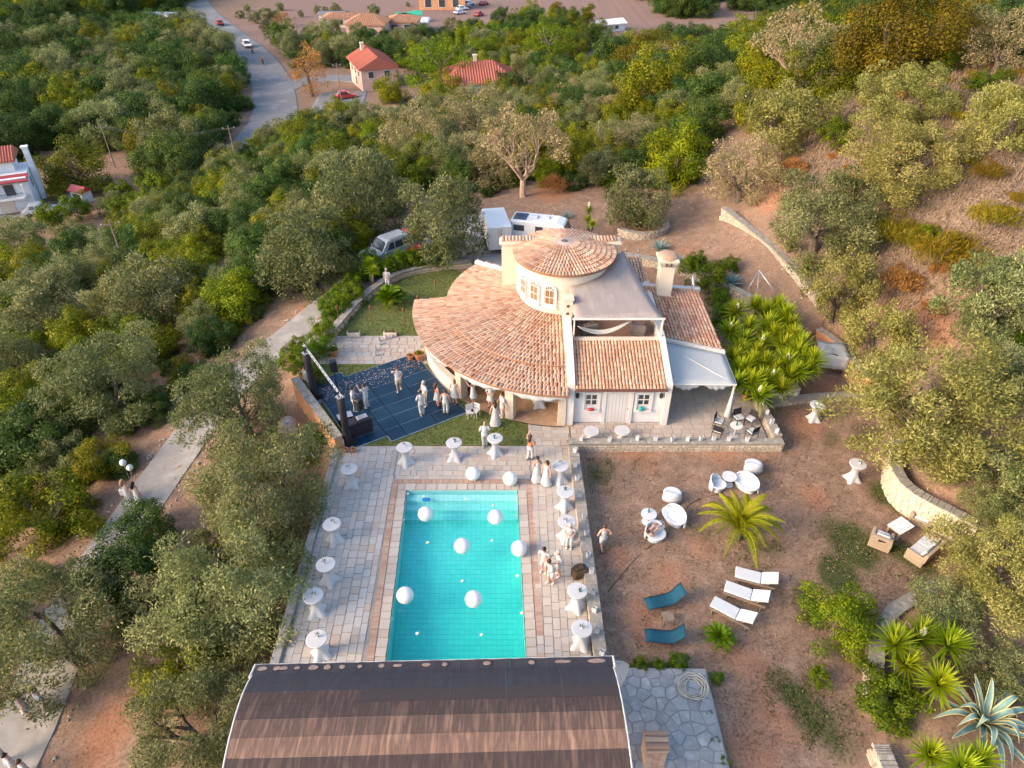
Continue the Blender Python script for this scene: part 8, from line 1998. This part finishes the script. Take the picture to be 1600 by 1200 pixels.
# white house at the left edge
q = PT(42, 328); t = thing('house', 'two storey white house with red roofs and balconies at the left edge', 'house', (q[0], q[1], q[2]), R(24)); t.scale = (.7,) * 3; mb = M(); mb.box(-6, 4, 2.8, 16, 9, 6.6); w_ = mb.build('wall', MT['housewhite'], t)
mb = M(); mb.box(-6, 6.5, 7.0, 12, 5, 2.4); mb.build('attic_wall', MT['housewhite'], t); 
for (nm, cx, cy, L, W_, z0, rise) in (('main_roof', -6, 6.5, 12.4, 6.2, 8.2, 1.8), ):
    mb = M(); gable(mb, L, W_, z0, rise); o = mb.build(nm, MT['red_roof'], t); o.location = (cx, cy, 0); mb = M(); roof_rows(mb, L, W_, z0, rise); mb.build('roof_tile', MT['red_roof'], o, kind='stuff')
mb = M(); mb.slab([(-14.2, -1.3, 5.75), (2.3, -1.3, 5.75), (2.3, 1.2, 6.35), (-14.2, 1.2, 6.35)], .2); o = mb.build('porch_roof', mat('crimson_tile', (.30, .05, .06), (.22, .04, .05), 2, .8), t)
mb = M(); mb.box(2.6, 5.5, 4.8, .9, .9, 9.8); mb.box(2.6, 5.5, 9.75, 1.2, 1.2, .25); mb.build('chimney', MT['housewhite'], t)
for (x, z) in ((-11.5, 3.1), (-6.5, 3.1), (-1.2, 3.1)):
    mb = M(); mb.box(x, -1.45, z - .1, 4.4, 1.9, .22); b_ = mb.build('balcony', MT['housewhite'], t); mb = M()
    mb.box(x, -2.36, z + .95, 4.4, .06, .06)
    for k in range(18): mb.box(x - 2.1 + k * .247, -2.36, z + .5, .04, .04, .9)
    mb.build('railing', MT['blackm'], b_, kind='stuff')
    for s in (-1, 1): mb = M(); mb.box(x + s * 2.3, -1.45, 4.1, .35, .35, 2.4); mb.build('column', MT['housewhite'], b_)
windows(t, [(-11.5, -.52, 4.2, 1.6, 2.0, 'x'), (-6.5, -.52, 4.2, 1.6, 2.0, 'x'), (-1.2, -.52, 4.2, 1.6, 2.0, 'x'), (-10, -.52, 1.3, 1.0, 1.6, 'x'), (2.02, 3, 4.2, 1.2, 1.8, 'y')])
for x in (-7, -2.6):
    mb = M(); mb.box(x, -.54, 1.25, 2.4, .1, 2.5); mb.build('garage_door', MT['cream'], t)
mb = M(); mb.prism([(-16, -.6), (5, -.6), (6, 9), (9.5, 3), (6.5, -6.0), (-16, -6.0)], -2.2, .02); o = mb.build('forecourt', MT['concrete'], None, kind='structure'); o.location = q; o.rotation_euler = (0, 0, R(24)); o.scale = (.7,) * 3
# kiosk by the white house
q = PT(131, 314); t = thing('kiosk', 'small red roofed kiosk with a white front beyond the golden bush', 'kiosk', tuple(q), R(-25)); t.scale = (.68,) * 3; mb = M(); mb.box(0, 0, 1.1, 3.2, 2.2, 2.4); mb.build('wall', MT['housewhite'], t); mb = M(); gable(mb, 3.2, 2.2, 2.35, .8, .35, .12); mb.build('roof', MT['red'], t); mb = M(); mb.box(0, -1.12, 1.4, 2.0, .08, .9); mb.build('hatch', MT['glass'], t); mb = M(); mb.box(0, -1.5, .9, 2.4, .5, .08); mb.build('counter', MT['white'], t)
q = PT(262, 326); t = thing('road_sign', 'small white sign board on a post in the gully', 'sign', tuple(q)); mb = M(); mb.tube([(0, 0, 0), (0, 0, 1.4)], .04, 6); mb.build('post', MT['steel'], t); mb = M(); mb.box(0, -.05, 1.6, 1.1, .05, .8); mb.build('board', MT['housewhite'], t)
# poles and wires
tops = []
for (u, v, hh, lab) in ((180, 262, 6.5, 'wooden utility pole with a cross arm in front of the valley wood'), (300, 95, 7, 'thin wooden utility pole rising from the valley wood'), (374, 272, 6.5, 'pale leaning utility pole on the wood slope'), (205, 440, 6, 'utility pole hidden in the left wood with only its head showing'), (534, 160, 7, 'dark utility pole beside the parking area'), (468, 72, 7, 'thin pole by the far road junction'), (806, 110, 5, 'grey lamp post right of the hip roofed house')):
    q = PT(u, v); t = thing('utility_pole', lab, 'pole', tuple(q)); mb = M(); mb.lathe([(.10, -.3), (.065, hh), (.001, hh + .02)], 8); mb.build('post', MT['wood'], t); mb = M(); mb.box(0, 0, hh - .4, 1.4, .08, .09, .4); mb.build('cross_arm', MT['wood'], t)
    for s in (-.7, 0, .7): mb = M(); mb.lathe([(.04, 0), (.06, .06), (.03, .14)], 6, (s * math.cos(.4), s * math.sin(.4), hh - .34)); mb.build('insulator', MT['white'], t)
    tops.append(Vector((q[0], q[1], q[2] + hh - .25)))
for (i, j, lab) in ((0, 2, 'power line sagging from the valley pole to the slope pole'), (2, 3, 'power line sagging from the slope pole into the left wood'), (4, 1, 'power line crossing the valley by the road')):
    mb = M(); a, b = tops[i], tops[j]
    for off in (-.6, .6): mb.tube([a.lerp(b, k / 16) + Vector((off, 0, -1.2 * math.sin(PI * k / 16))) for k in range(17)], .018, 4)
    tag(mb.build('power_line', MT['blackm']), lab, 'power line')
# rubble along the driveway edges
g_ = random.Random(9); rm = M(); dl = np.array(drive_line)
for k in range(len(dl) - 1):
    d = dl[k + 1] - dl[k]; d = d / (np.linalg.norm(d) + 1e-9); n_ = np.array([-d[1], d[0]])
    for s in (-1, 1):
        for _ in range(4):
            p = dl[k] + d * g_.uniform(0, 1) + n_ * s * (1.72 + abs(g_.gauss(0, .22))); r_ = g_.uniform(.03, .09); rm.val = g_.random(); rm.ball((p[0], p[1], h(p[0], p[1]) + r_ * .4), r_, 6, 4, g_.uniform(.7, 1.4), g_.uniform(.7, 1.3), g_.uniform(.5, .9))
rm.build('track_stones', MT['stonewall'], kind='stuff')
lm = M(); hx = RNG.uniform(-14, 32, 900); hy = RNG.uniform(9, 60, 900); okp = (sdist(TERR, hx, hy) > .5) & (sdist(YARD, hx, hy) > -.3); hz = H(hx, hy)
for x, y, z, o_ in zip(hx, hy, hz, okp):
    if o_: r_ = g_.uniform(.03, .1); lm.val = g_.random(); lm.ball((x, y, z + r_ * .3), r_, 5, 3, g_.uniform(.8, 1.4), 1, .7)
lm.build('loose_stones', MT['stonewall'], kind='stuff')
